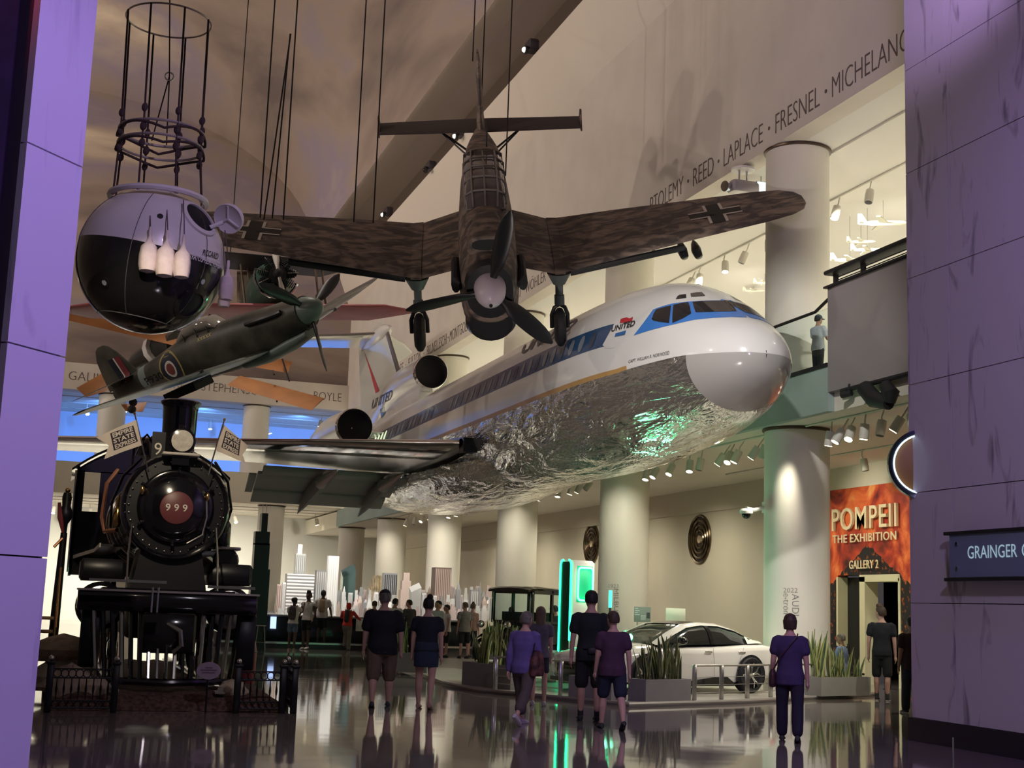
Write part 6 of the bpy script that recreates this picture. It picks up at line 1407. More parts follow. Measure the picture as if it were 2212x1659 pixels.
# ------------------------------------------------------------------ city model
CT = thing('city_model_table', 'long black table carrying the city model', 'table', (9.5, 50, 0))
b = MB(); b.cbx(5.2, 14.4, 47.6, 58.5, .0, 1.05, .03); b.build('base', mat('table_black', (.012, .016, .017), .25), CT, world=True)
b = MB(); b.cbx(5.1, 14.45, 47.45, 58.6, 1.05, 1.12, .015); b.build('top', mat('table_top', (.16, .16, .16), .4), CT, world=True)
b = MB(); b.bx(5.3, 14.4, 46.9, 47.6, 0, .22); b.build('step', mat('step_dark', (.03, .03, .032), .4), CT, world=True)
b = MB(); b.bx(5.3, 14.5, 46.87, 46.9, .16, .22); b.build('step_edge', STEEL, CT, world=True)
b = MB(); q0, q1 = atY(585, 1332, 47.4), atY(596, 1358, 47.4); b.bx(q0.x, q1.x, 47.40, 47.44, q1.z, q0.z); b.build('screen', mat('blue_screen', (.3, .45, .9), .4, emit=(.45, .6, 1), es=1.6), CT, world=True)
b = MB(); q0, q1 = atY(770, 1336, 47.4), atY(800, 1364, 47.4); b.bx(q0.x, q1.x, 47.40, 47.44, q1.z, q0.z); b.build('label_panel', mat('panel_pale', (.65, .66, .58), .5), CT, world=True)
t = thing('bar_stool', 'metal bar stool at the left end of the city table', 'stool', atZ(562, 1397, 0) if False else (6.45, 46.0, 0)); b = MB(); b.lathe([(.19, .74), (.19, .77), (.01, .775)], 24); b.build('seat', STEEL, t)
for k in range(4): a = pi / 4 + k * pi / 2; b = MB(); b.tube([(.14 * cos(a), .14 * sin(a), .74), (.23 * cos(a), .23 * sin(a), 0)], .014, 6); b.build('leg', STEEL, t)
b = MB(); b.ring((0, 0, .22), .20, .010, 'Z', 24, 6); b.build('foot_ring', STEEL, t)
CM = {k: mat('model_' + k, c, r, metal=m_) for k, (c, r, m_) in dict(white=((.62, .60, .58), .5, 0), grey=((.22, .22, .22), .4, 0), black=((.012, .012, .016), .3, 0), brown=((.16, .11, .09), .5, 0), tan=((.42, .33, .28), .6, 0), glass=((.10, .16, .16), .12, .6), pink=((.50, .40, .38), .6, 0), pale=((.55, .55, .52), .3, .2)).items()}
TZ = 1.12
def tower(lab, x0, x1, ytop, Y, m, kind='slab', depth=None, m2=None, grp=None):
    a, c = atY(x0, ytop, Y), atY(x1, ytop, Y); w = c.x - a.x; xm = (a.x + c.x) / 2; H = (a.z + c.z) / 2 - TZ; d = depth or w * .9
    t = thing('model_tower', lab, 'model building', (xm, Y + d / 2, TZ), 0, grp)
    b = MB(); P_ = CM[m]
    if kind == 'slab': b.bx(-w / 2, w / 2, -d / 2, d / 2, 0, H); b.build('shaft', P_, t)
    elif kind == 'setback':
        for s, h0, h1 in ((1, 0, .62), (.8, .62, .82), (.55, .82, 1)): b = MB(); b.bx(-w / 2 * s, w / 2 * s, -d / 2 * s, d / 2 * s, H * h0, H * h1); b.build('tier', P_, t)
    elif kind == 'spire':
        b.bx(-w / 2, w / 2, -d / 2, d / 2, 0, H * .8); b.build('shaft', P_, t); b = MB(); b.loft([[(sx * w / 2 * f, sy * d / 2 * f, z) for sx, sy in ((-1, -1), (1, -1), (1, 1), (-1, 1))] for f, z in ((.7, H * .8), (.35, H * .92), (.04, H * 1.0))]); b.build('spire', P_, t)
    elif kind == 'diamond':
        b.loft([[(-w / 2, -d / 2, 0), (w / 2, -d / 2, 0), (w / 2, d / 2, 0), (-w / 2, d / 2, 0)], [(-w / 2, -d / 2, H * .72), (w / 2, -d / 2, H * .86), (w / 2, d / 2, H), (-w / 2, d / 2, H * .86)]]); b.build('shaft', P_, t)
    if kind in ('slab',) and H > .7:
        mm = CM[m2] if m2 else CM['grey']
        n = max(3, int(w / .07)); b = MB()
        for i in range(n): x = -w / 2 + w * (i + .5) / n; b.bx(x - w / n * .22, x + w / n * .22, -d / 2 - .008, -d / 2 + .002, .05, H - .06)
        b.build('window_strip', mm, t)
    return t
def hstripes(t, w, d, H, m, n):
    b = MB()
    for i in range(n): z = H * (i + .5) / n; b.bx(-w / 2 - .004, w / 2 + .004, -d / 2 - .010, -d / 2, z - H / n * .2, z + H / n * .2)
    b.build('window_band', m, t)
# landmark towers
t = thing('model_tower', 'tall black stepped tower model with twin masts, right of the locomotive', 'model building', (6.35, 46.3, 0))
for x0, x1, z0, z1 in ((-.30, .30, 0, 2.6), (-.26, .24, 2.6, 3.45), (-.26, .22, 3.4, 3.84), (-.08, .12, 3.84, 4.45)): b = MB(); b.bx(x0, x1, -.25, .25, z0, z1); b.build('tier', CM['black'], t)
for x in (-.04, .08): b = MB(); b.cyl((x, 0, 4.45), (x, 0, 4.75), .012, 6); b.build('mast', CM['white'], t)
t = tower('white tower model with stepped spire, tallest of the white ones', 640, 661, 1196, 52.0, 'pale', 'slab', .4); 
a = atY(645, 1175, 52.0); c = atY(655, 1175, 52.0); b = MB(); b.bx(a.x - t.location.x, c.x - t.location.x, -.08, .08, atY(650, 1197, 52).z - TZ, a.z - TZ); b.build('spire', CM['white'], t)
t = tower('broad white striped slab model left of the white tower', 621, 680, 1239, 49.8, 'white', 'none', .5); a, c = atY(621, 1239, 49.8), atY(680, 1239, 49.8); b = MB(); b.bx(-(c.x - a.x) / 2, (c.x - a.x) / 2, -.25, .25, 0, a.z - TZ); b.build('shaft', CM['white'], t); hstripes(t, c.x - a.x, .5, a.z - TZ, CM['grey'], 12)
tower('dark glass tower model with pale frame, right of the striped slab', 684, 706, 1232, 52, 'grey', 'slab', m2='pale'); tower('tall pure white tower model in the middle of the city', 711, 733, 1201, 50.2, 'white', 'slab', m2='pale'); tower('dark green glass tower model with slanted top', 743, 770, 1217, 51, 'glass', 'diamond', .5)
tower('dark banded tower model behind the man in the navy cap', 831, 859, 1238, 52, 'grey', 'slab', m2='black'); tower('terracotta tower model with pale crown', 868, 892, 1237, 50, 'tan', 'setback'); tower('grey tower model with slanted diamond top', 890, 911, 1258, 48.6, 'pale', 'diamond', .4)
tower('brown tower model in a white frame, right of the crowd', 941, 976, 1226, 51.5, 'brown', 'slab', m2='tan'); tower('slim dark spired tower model', 987, 997, 1257, 49, 'grey', 'spire'); tower('squat grey tower model right of the couple', 1018, 1034, 1274, 50, 'grey', 'slab', m2='pale'); tower('needle-thin dark spire model', 1036, 1041, 1256, 49, 'grey', 'spire'); tower('pale lilac tower model near the old car', 1058, 1068, 1290, 48.8, 'pale', 'slab')
tower('small white tower model before the dark glass tower', 741, 748, 1266, 48.8, 'white', 'spire'); tower('slim white tower model at the left edge of the city', 611, 618, 1258, 49.2, 'white', 'slab', m2='grey'); tower('brown block model at the left edge of the city', 599, 612, 1262, 50.5, 'tan', 'slab', m2='brown')
LMK = [(569, 'black stepped tower'), (605, 'brown edge block'), (650, 'white spired tower'), (695, 'dark framed tower'), (722, 'tall white tower'), (756, 'green glass tower'), (800, 'golden rock'), (845, 'dark banded tower'), (880, 'terracotta tower'), (901, 'diamond-top tower'), (958, 'brown framed tower'), (992, 'dark spired tower'), (1026, 'squat grey tower'), (1045, 'needle spire')]
COLW = dict(white='white', pink='pinkish', tan='tan', pale='pale grey', grey='dark grey'); KW = dict(setback='stepped', spire='pointed', slab='flat-topped'); SEEN = {}
random.seed(11)
xpos = [602, 616, 628, 640, 652, 664, 676, 690, 703, 716, 729, 742, 755, 768, 778, 788, 799, 812, 824, 838, 852, 866, 880, 900, 914, 926, 938, 952, 966, 978, 992, 1006, 1020, 1032, 1046, 1056]
for i, x in enumerate(xpos):
    for r_, (Y, yt) in enumerate(((48.6, 1308), (50.6, 1288), (53.5, 1272))):
        w = random.uniform(5, 9); cl = random.choice(['white', 'pink', 'tan', 'pale', 'pale', 'grey', 'pink']); kd = random.choice(['setback', 'setback', 'spire', 'slab']) if r_ else 'setback'
        lm = min(LMK, key=lambda q: abs(q[0] - x)); key = 'low %s %s model block in the %s row %s the %s' % (COLW[cl], KW[kd], ('front', 'middle', 'rear')[r_], 'left of' if x < lm[0] else 'right of', lm[1])
        SEEN[key] = SEEN.get(key, 0) + 1
        tower(key if SEEN[key] == 1 else '%s ' % ordinal(SEEN[key]) + key.replace('in the ', '').replace(' row', ' row,'), x + random.uniform(-3, 3) - w / 2, x + w, yt + random.uniform(-9, 9), Y + random.uniform(-.3, .3), cl, kd, grp='low blocks of the city model')
b = MB(); random.seed(3)
q = []
for i in range(24):
    for j in range(5):
        u = i / 23; p = atY(796 + 46 * u, 1300 - (58 * sin(pi * min(1, u * 1.05)) ** .8) * (j / 4) + random.uniform(-4, 4), 57.5 + (.6 * (1 - j / 4)) * -1 + random.uniform(-.1, .1)); q.append(p)
b.add(q, [(i * 5 + j, (i + 1) * 5 + j, (i + 1) * 5 + j + 1, i * 5 + j + 1) for i in range(23) for j in range(4)]); b.add([(v[0], v[1] + .5, v[2]) for v in q], [(i * 5 + j, i * 5 + j + 1, (i + 1) * 5 + j + 1, (i + 1) * 5 + j) for i in range(23) for j in range(4)])
o = b.build('rock_backdrop', mat('golden_rock', (.55, .46, .30), .5, var=.3, vscale=3), smooth=False); tag(o, 'pale golden rock face behind the city model', 'rock')
# ================================================================== PEOPLE
SKIN = {k: mat('skin_' + k, c, .55) for k, c in dict(fair=(.50, .30, .24), tan=(.36, .20, .14), brown=(.16, .085, .055), dark=(.08, .045, .03)).items()}
HAIR = {k: mat('hair_' + k, c, .6, var=.3, vscale=30, stretch=(1, 1, .2)) for k, c in dict(black=(.010, .009, .009), brown=(.05, .03, .02), grey=(.14, .125, .115), blond=(.34, .25, .13), dkblond=(.12, .085, .05)).items()}
def cloth(name, c, r=.85): return mat('cloth_' + name, c, r, var=.12, vscale=9, bump=.25, bscale=16)
def fuse(mb, name, m, parent, voxel, smooth=6, world=False):
    """overlapping volumes grown into one continuous surface"""
    o = mb.build(name, m, parent, world=world)
    r = o.modifiers.new('r', 'REMESH'); r.mode = 'VOXEL'; r.voxel_size = voxel; r.use_smooth_shade = True
    s = o.modifiers.new('s', 'SMOOTH'); s.iterations = smooth; s.factor = .5
    dg = bpy.context.evaluated_depsgraph_get(); me = bpy.data.meshes.new_from_object(o.evaluated_get(dg)); o.modifiers.clear(); old = o.data; o.data = me; bpy.data.meshes.remove(old)
    me.polygons.foreach_set('use_smooth', [True] * len(me.polygons))
    return o
def ering(z, w, d, n=20, x=0, y=0, p=2.3):
    return [(x + w * math.copysign(abs(cos(2 * pi * j / n)) ** (2 / p), cos(2 * pi * j / n)), y + d * math.copysign(abs(sin(2 * pi * j / n)) ** (2 / p), sin(2 * pi * j / n)), z) for j in range(n)]
FWD = radians(71.6)       # straight away from the camera
def person(label, loc, H, face=0, skin='fair', hair='brown', style='short', fat=1.0, top=None, topc=None, sleeve=.45, hem=.475, bottom='shorts', botc=None, botlen=.30, shoe=(.02, .02, .02), shoe2=None,
           lleg=(.0, .0), rleg=(.0, .0), larm=(.05, .15, .08), rarm=(.05, .15, .08), lean=0, turn=0, nod=0, vox=.0135, cap=None, sit=False, female=False, sock=None, group=None, tilt=0):
    """face: degrees left of straight-away; legs (swing forward, knee bend); arms (swing, elbow bend, out)"""
    t = thing('person', label, 'person', loc, FWD + radians(face) - pi / 2, group)
    h = H; wf = fat; wa = .5 + .5 * fat
    def J(o, ang, ln, out=0): return o + Vector((out * ln, sin(ang) * ln, -cos(ang) * sqrt(max(0, 1 - out * out)) * ln))
    hipz = .515 * h
    J0 = {}
    low = 0
    for sd, (sw, kn) in ((-1, lleg), (1, rleg)):
        hip = Vector((sd * .052 * h * wa, 0, hipz)); knee = J(hip, sw, .235 * h, sd * .03); ank = J(knee, sw - kn, .235 * h); J0[sd] = (hip, knee, ank, sw - kn); 
    foot_low = min(J0[s_][2].z for s_ in (-1, 1)); dz = .045 * h - foot_low
    if sit: dz = sit
    T = Vector((0, 0, dz))
    Lm = Matrix.Rotation(-lean, 3, 'X'); piv = Vector((0, 0, hipz))
    def up(p): return Lm @ (Vector(p) - piv) + piv + T
    for sd in J0: J0[sd] = tuple(p + T for p in J0[sd][:3]) + (J0[sd][3],)
    sh = .108 * h * (.94 if female else 1.03) * (.75 + .25 * wf)
    arms = {}
    for sd, (sw, el, out) in ((-1, larm), (1, rarm)):
        s0 = Vector((sd * sh, 0, .792 * h)); e = J(s0, sw, .172 * h, sd * out); w_ = J(e, sw + el, .145 * h, sd * out * .4); arms[sd] = (up(s0), up(e), up(w_), (up(w_) - up(e)).normalized())
    hc = Vector((0, .012 * h, .928 * h)); neck = Vector((0, -.005 * h, .835 * h))
    Hm = Matrix.Rotation(turn, 3, 'Z') @ Matrix.Rotation(-nod, 3, 'X') @ Matrix.Rotation(tilt, 3, 'Y')
    def hp(p): return up(neck + Hm @ (Vector(p) * h + hc - neck))
    tor = [(.47, .088, .066), (.52, .093, .070), (.58, .083 if female else .086, .062), (.64, .083, .062), (.71, .095, .068), (.765, .100, .064), (.80, .088, .052), (.825, .05, .042), (.85, .032, .034)]
    def torso(b, z0, z1, inf, flare=0):
        zs = [q for q in tor if z0 - .001 <= q[0] <= z1 + .001]
        if not zs or zs[0][0] > z0 + .004:
            a = [q for q in tor if q[0] >= z0][0]; zs = [(z0, a[1], a[2])] + zs
        belly = max(0, wf - 1)
        rings = []
        for z, w, d in zs:
            bl = belly * (1 if .5 < z < .74 else .5 if z < .8 else .1); k = 1 + bl; fl = flare * max(0, (.62 - z) / .15)
            rings.append([up(p) for p in ering(z * h, w * h * (1 + (wf - 1) * (.75 if z < .79 else .3)) + inf + fl, d * h * (1 + bl * 1.2) + inf + fl, 20, 0, bl * .02 * h)])
        b.loft(rings)
    def limb(b, pts, rs, n=10): 
        P = []; R_ = []
        for i in range(len(pts) - 1):
            for u in (0, .33, .66): P.append(Vector(pts[i]).lerp(Vector(pts[i + 1]), u)); R_.append(rs[i] + (rs[i + 1] - rs[i]) * u)
        P.append(Vector(pts[-1])); R_.append(rs[-1]); b.tube(P, R_, n); b.ball(P[-1], R_[-1], 10, 6); b.ball(P[0], R_[0], 10, 6)
    # --- body
    b = MB(); torso(b, .47, .85, 0)
    for sd in (-1, 1):
        hip, knee, ank, fa = J0[sd]
        limb(b, [hip + Vector((0, 0, .0)), hip.lerp(knee, .5), knee, knee.lerp(ank, .35) + Vector((0, -.010 * h, 0)), ank], [.050 * h * wf, .044 * h * wa, .030 * h * wa, .031 * h * wa, .019 * h])
        b.tube([ank, ank + Vector((0, .05 * h, -.03 * h))], [.02 * h, .018 * h], 8)
        s0, e, w_, dr = arms[sd]
        limb(b, [s0, s0.lerp(e, .5), e, w_], [.025 * h * wa, .027 * h * wa, .022 * h * wa, .0155 * h])
        # hand: palm, four curled fingers, thumb leaving the side
        sx = Vector((sd, 0, 0)); fwd_ = sx.cross(dr) * sd * -1
        if fwd_.length < .1: fwd_ = Vector((0, 1, 0))
        fwd_.normalize(); inn = dr.cross(fwd_).normalized()
        pm = w_ + dr * .028 * h
        b.tube([w_, pm, w_ + dr * .052 * h], [.014 * h, .021 * h, .019 * h], 10, flat=.6)
        for k in range(4):
            o_ = fwd_ * ((k - 1.5) * .0095 * h); ln = (.040, .046, .043, .034)[k] * h; base = w_ + dr * .050 * h + o_
            b.tube([base, base + dr * ln * .5 - sx * ln * .08, base + dr * ln * .9 - sx * ln * .35], [.0062 * h, .0055 * h, .0045 * h], 6)
        b.tube([w_ + dr * .018 * h + fwd_ * .014 * h, w_ + dr * .036 * h + fwd_ * .027 * h, w_ + dr * .054 * h + fwd_ * .030 * h], [.008 * h, .007 * h, .005 * h], 6)
    b.tube([up(neck - Vector((0, 0, .03 * h))), up(neck), hp((0, -.008, -.04))], [.036 * h, .031 * h, .031 * h], 12)
    rings = []
    for z, w, d, y in ((-.066, .018, .022, .020), (-.055, .030, .036, .016), (-.035, .040, .050, .010), (-.01, .045, .056, .004), (.02, .047, .060, .0), (.045, .041, .053, -.003), (.06, .026, .034, -.004), (.067, .006, .008, -.004)): rings.append([hp(p) for p in ering(z, w, d, 18, 0, y, 2)])
    b.loft(rings)
    b.tube([hp((0, .058, .012)), hp((0, .068, -.008)), hp((0, .060, -.016))], [.006 * h, .011 * h, .008 * h], 8)       # nose
    b.tube([hp((-.014, .055, -.033)), hp((0, .060, -.033)), hp((.014, .055, -.033))], .005 * h, 6)                        # lips
    for sd in (-1, 1): b.ball(hp((sd * .047, -.004, -.006)), (.008 * h, .012 * h, .016 * h), 8, 6)                        # ears
    fuse(b, 'body', SKIN[skin], t, vox * .85, 4)
    b = MB()
    for sd in (-1, 1): b.ball(hp((sd * .018, .053, .006)), .0065 * h, 8, 6)
    b.build('eyes', mat('eye_dark', (.02, .015, .012), .2), t)
    # --- hair or cap
    b = MB()
    hr = HAIR[hair]
    if style != 'bald':
        rings = []
        for z, w, d, y in ((-.030, .043, .030, -.034), (-.005, .051, .042, -.026), (.020, .053, .056, -.012), (.042, .049, .060, -.004), (.062, .036, .044, -.004), (.074, .012, .016, -.004)): rings.append([hp(p) for p in ering(z, w, d, 18, 0, y, 2)])
        b.loft(rings)
        if style in ('bob', 'long', 'curly'):
            L_ = {'bob': .075, 'long': .25, 'curly': .06}[style]
            rings = []
            for u in (0, .35, .7, 1): rings.append([hp(p) for p in ering(.02 - L_ * u, .058 * (1 - .12 * u) if style != 'long' else .056 * (1 - .25 * u), .040 * (1 - .3 * u), 16, 0, -.030 - (.012 * u if style == 'long' else 0), 2)])
            b.loft(rings)
        if style == 'bun': b.ball(hp((.012, -.030, .075)), (.030 * h, .030 * h, .028 * h), 12, 8)
        if style == 'puff': b.ball(hp((0, -.045, .02)), (.06 * h, .05 * h, .05 * h), 14, 8)
        if style == 'tall': b.ball(hp((0, .015, .075)), (.040 * h, .040 * h, .03 * h), 12, 8)
        fuse(b, 'hair', hr, t, vox * .85, 3)
    if cap:
        b = MB(); rings = []
        for z, w, d, y in ((.012, .052, .064, 0), (.03, .053, .064, 0), (.055, .046, .056, -.002), (.072, .028, .034, -.003), (.08, .006, .008, -.003)): rings.append([hp(p) for p in ering(z, w, d, 20, 0, y, 2)])
        b.loft(rings); c = b.build('cap', cloth('cap' + str(cap), cap), t)
        b = MB(); b.loft([[hp(p) for p in ering(z, .042, .04, 16, 0, .075, 2)] for z in (.014, .020)]); b.build('cap_brim', cloth('cap' + str(cap), cap), t)
    # --- clothes
    if topc is not None:
        b = MB(); torso(b, hem, .832, .013 * h / 1.7, .012 * h)
        for sd in (-1, 1):
            s0, e, w_, dr = arms[sd]; pts = [s0 + Vector((-sd * .02 * h, 0, .0)), s0, s0.lerp(e, min(1, sleeve * 1.0))] + ([e.lerp(w_, .5), e.lerp(w_, .95)] if sleeve > 1 else []); rs = [.036 * h * wa, .039 * h * wa, (.044 if sleeve < .9 else .033) * h * wa] + ([.031 * h * wa, .026 * h] if sleeve > 1 else [])
            if sleeve > 0: limb(b, pts, rs)
        fuse(b, top or 'shirt', topc, t, vox, 5)
    if bottom != 'none':
        b = MB()
        if bottom == 'skirt':
            rings = []
            for z, k in ((.60, 1), (.54, 1.08), (.47, 1.12), (.40, 1.10), (botlen, 1.08)): rings.append([p + T for p in map(Vector, ering(z * h, .088 * h * k * (1 + (wf - 1) * .75) + .008 * h, .070 * h * k * wf + .006 * h, 20))])
            b.loft(rings)
        else:
            torso(b, .47, .60, .010 * h / 1.7)
            rings = []
            for z, k in ((.58, .95), (.53, 1.05), (.47, 1.02), (.44, .8)): rings.append([p + T for p in map(Vector, ering(z * h, .092 * h * k * (1 + (wf - 1) * .75), .070 * h * k * wf, 20))])
            b.loft(rings)
            for sd in (-1, 1):
                hip, knee, ank, fa = J0[sd]
                if bottom == 'shorts': e_ = hip.lerp(knee, min(1, (.515 - botlen) / .235)); e2 = knee.lerp(ank, max(0, ((.28 - botlen) / .235))) if botlen < .28 else e_; limb(b, [hip, e_] + ([e2] if botlen < .275 else []), [.056 * h * wf, .053 * h * wa] + ([.050 * h * wa] if botlen < .275 else []))
                else: limb(b, [hip, hip.lerp(knee, .5), knee, knee.lerp(ank, .5), knee.lerp(ank, (.28 - botlen) / .235)], [.058 * h * wf, .054 * h * wa, .046 * h * wa, .046 * h * wa, .042 * h * wa])
        fuse(b, bottom if bottom != 'shorts' else 'shorts', botc, t, vox, 5)
    # --- shoes
    for sd in (-1, 1):
        hip, knee, ank, fa = J0[sd]; a = max(-1.3, min(.2, fa * .9)) if abs(fa) > .25 else 0
        R_ = Matrix.Rotation(a, 3, 'X'); b = MB(); rings = []
        for y, w, z1 in ((-.040, .010, .022), (-.034, .019, .042), (-.01, .022, .05), (.03, .024, .040), (.07, .027, .028), (.098, .022, .020), (.108, .010, .014)):
            rings.append([ank + R_ @ Vector((p[0], y * h, p[1])) for p in [(w * h * cos(2 * pi * j / 12), (-.045 + z1 / 2 + z1 / 2 * sin(2 * pi * j / 12)) * h) for j in range(12)]])
        b.loft(rings); b.build('shoe', mat('shoe' + str(shoe), shoe, .6), t)
        if shoe2:
            b = MB(); rings = []
            for y, w in ((-.042, .012), (-.03, .022), (.03, .026), (.075, .028), (.108, .012)): rings.append([ank + R_ @ Vector((p[0], y * h, p[1])) for p in [(w * h * cos(2 * pi * j / 12), (-.040 + .007 * sin(2 * pi * j / 12)) * h) for j in range(12)]])
            b.loft(rings); b.build('shoe_sole', mat('sole' + str(shoe2), shoe2, .6), t)
        if sock: b = MB(); b.tube([ank + Vector((0, 0, -.01 * h)), ank.lerp(knee, .22)], [.023 * h, .023 * h], 10); b.build('sock', mat('sock' + str(sock), sock, .8), t)
    t['_joints'] = 0; del t['_joints']
    return t, up, hp, arms, J0
def bag(name, label, mb_fn, m, straps=None, ms=None, parent_t=None):
    o = thing(name, label, 'bag', parent_t.location); o.rotation_euler = parent_t.rotation_euler
    b = MB(); mb_fn(b); fuse(b, 'pouch', m, o, .014, 4)
    if straps:
        for s_ in straps: b = MB(); b.tube(s_, .014, 6, flat=.5); b.build('strap', ms or m, o)
    return o
def G(x, y): p = atZ(x, y, 0); return (p.x, p.y, 0)
NAVY = (.012, .014, .026)
# --- strollers in front
person('heavy-set man in black polo, khaki shorts and navy cap walking away', G(820, 1528), 1.84, 6, 'fair', 'grey', 'short', 1.38, 'polo_shirt', cloth('black', (.010, .011, .016)), .62, .455, 'shorts', cloth('khaki', (.13, .09, .065)), .265, NAVY, None, (-.20, .10), (.22, .06), (.08, .12, .17), (.02, .12, .17), cap=(.012, .014, .024))
person('woman in navy T-shirt and denim skirt with hair bun walking away', G(916, 1531), 1.74, -4, 'fair', 'black', 'bun', 1.12, 'tshirt', cloth('navy_tee', (.012, .015, .026)), .40, .50, 'skirt', cloth('denim_dark', (.020, .032, .060)), .375, (.30, .16, .14), None, (.14, .05), (-.18, .12), (.05, .12, .14), (-.05, .10, .14), female=True)
P3 = person('grey-haired woman in purple shirt and grey capris, shoulder bag, stepping right', G(1128, 1566), 1.60, -28, 'fair', 'grey', 'curly', 1.18, 'long_shirt', cloth('purple', (.12, .085, .28)), 1.2, .455, 'trousers', cloth('grey_capri', (.085, .065, .065)), .12, (.45, .40, .46), (.5, .46, .5), (.30, .10), (-.34, .35), (-.20, .25, .14), (.15, .35, .10), nod=.1, female=True)
person('girl with long brown hair half hidden behind the purple shirt', G(1162, 1524), 1.66, 0, 'fair', 'dkblond', 'long', .95, 'tshirt', cloth('grey_tee2', (.10, .09, .12)), .4, .48, 'shorts', cloth('dark_short', (.02, .02, .03)), .36, (.4, .38, .4), None, (.1, .05), (-.1, .05), female=True)
P5 = person('tall young man in black T-shirt and black shorts with waist bag', G(1271, 1557), 1.92, 2, 'fair', 'black', 'short', 1.08, 'tshirt', cloth('black_tee', (.010, .013, .014)), .55, .455, 'shorts', cloth('black_short', (.010, .012, .013)), .29, (.012, .014, .016), None, (.06, .02), (-.06, .04), (.0, .12, .14), (.0, .12, .14), sock=(.02, .02, .02))
person('short-haired woman in maroon T-shirt and navy shorts walking beside the tall man', G(1320, 1576), 1.64, 8, 'fair', 'brown', 'short', 1.16, 'tshirt', cloth('maroon', (.055, .022, .050)), .5, .455, 'shorts', cloth('navy_short', (.012, .016, .036)), .31, (.012, .012, .014), None, (.28, .12), (-.26, .30), (.10, .25, .12), (-.10, .18, .18), turn=.25, female=True)
P7 = person('woman with bob hair in purple T-shirt and navy trousers, striding right of the white car', G(1706, 1602), 1.68, -12, 'fair', 'brown', 'bob', 1.08, 'tshirt', cloth('violet_tee', (.045, .030, .095)), .50, .44, 'trousers', cloth('navy_trouser', (.014, .012, .030)), .075, (.012, .012, .016), None, (.16, .02), (-.20, .10), (.0, .40, .16), (-.02, .10, .14), female=True)
person('young man in black polo and black shorts at the gallery doorway', G(1906, 1514), 1.93, -20, 'fair', 'brown', 'tall', .98, 'polo_shirt', cloth('black', (1, 1, 1)), .5, .47, 'shorts', cloth('black_short', (1, 1, 1)), .285, (.02, .02, .022), (.55, .53, .5), (.05, .02), (-.08, .04), (-.05, .25, .14), (-.05, .15, .12), turn=.75, sock=(.05, .05, .05))
person('man in dark striped shirt and jeans half hidden by the marble wall', G(1972, 1541), 1.72, 12, 'tan', 'black', 'short', 1.15, 'tshirt', cloth('dark_stripe', (.030, .014, .018)), .5, .45, 'trousers', cloth('jeans', (.014, .018, .035)), .06, (.03, .03, .03), (.6, .58, .55), (.08, .02), (-.08, .04))
person('seated visitor in a pale blue T-shirt behind the right planter', (17.6, 28.6, 0), 1.66, 60, 'tan', 'grey', 'short', 1.15, 'tshirt', cloth('pale_blue', (.16, .24, .42)), .5, .46, 'shorts', cloth('dark_short', (1, 1, 1)), .3, (.03, .03, .03), None, (1.4, 1.4), (1.4, 1.4), (.3, .8, .1), (.3, .8, .1), sit=-.36, vox=.015)
t = thing('bench_seat', 'dark bench behind the right planter', 'bench', (17.6, 28.6, 0)); b = MB(); b.cbx(17.2, 18.0, 28.25, 28.75, .36, .41, .01); b.build('seat', BLKM, t, world=True)
for x in (17.25, 17.9): b = MB(); b.bx(x, x + .05, 28.3, 28.7, 0, .36); b.build('leg', BLKM, t, world=True)
# --- bags of the strollers
t3, up3, hp3, a3, j3 = P3; h = 1.6
bag('shoulder_bag', 'large dark patterned shoulder bag on the purple shirt woman', lambda b: b.loft([[up3(p) for p in ering(z * h, w * h, d * h, 16, .125 * h, .0)] for z, w, d in ((.66, .028, .05), (.60, .045, .085), (.50, .055, .10), (.44, .05, .09))]), mat('bag_pattern', (.03, .018, .030), .7, var=.8, vscale=9, col2=(.09, .03, .03)), [[up3((.13 * h, .04 * h, .64 * h)), up3((.10 * h, .02 * h, .83 * h)), up3((.12 * h, -.06 * h, .66 * h))]], BLKM, t3)
t5, up5, hp5, a5, j5 = P5; h = 1.92
bag('waist_bag', 'black waist bag hanging on the tall man back', lambda b: b.loft([[up5(p) for p in ering(z * h, w * h, d * h, 16, .01 * h, -.085 * h)] for z, w, d in ((.565, .03, .015), (.54, .045, .024), (.51, .04, .022))]), BLKM, [[up5((-.095 * h, 0, .56 * h)), up5((-.05 * h, -.09 * h, .55 * h)), up5((.06 * h, -.09 * h, .55 * h)), up5((.1 * h, 0, .56 * h))]], DKMET, t5)
t7, up7, hp7, a7, j7 = P7; h = 1.68
bag('crossbody_bag', 'dark red crossbody bag on the woman right of the white car', lambda b: b.loft([[up7(p) for p in ering(z * h, w * h, d * h, 16, -.135 * h, .0)] for z, w, d in ((.56, .02, .045), (.52, .03, .07), (.45, .032, .075), (.42, .025, .06))]), mat('bag_oxblood', (.045, .016, .020), .5), [[up7((-.13 * h, -.02 * h, .55 * h)), up7((-.085 * h, -.085 * h, .64 * h)), up7((0, -.088 * h, .75 * h)), up7((.055 * h, -.06 * h, .815 * h)), up7((.06 * h, .0, .84 * h))]], mat('bag_oxblood', (1, 1, 1)), t7)
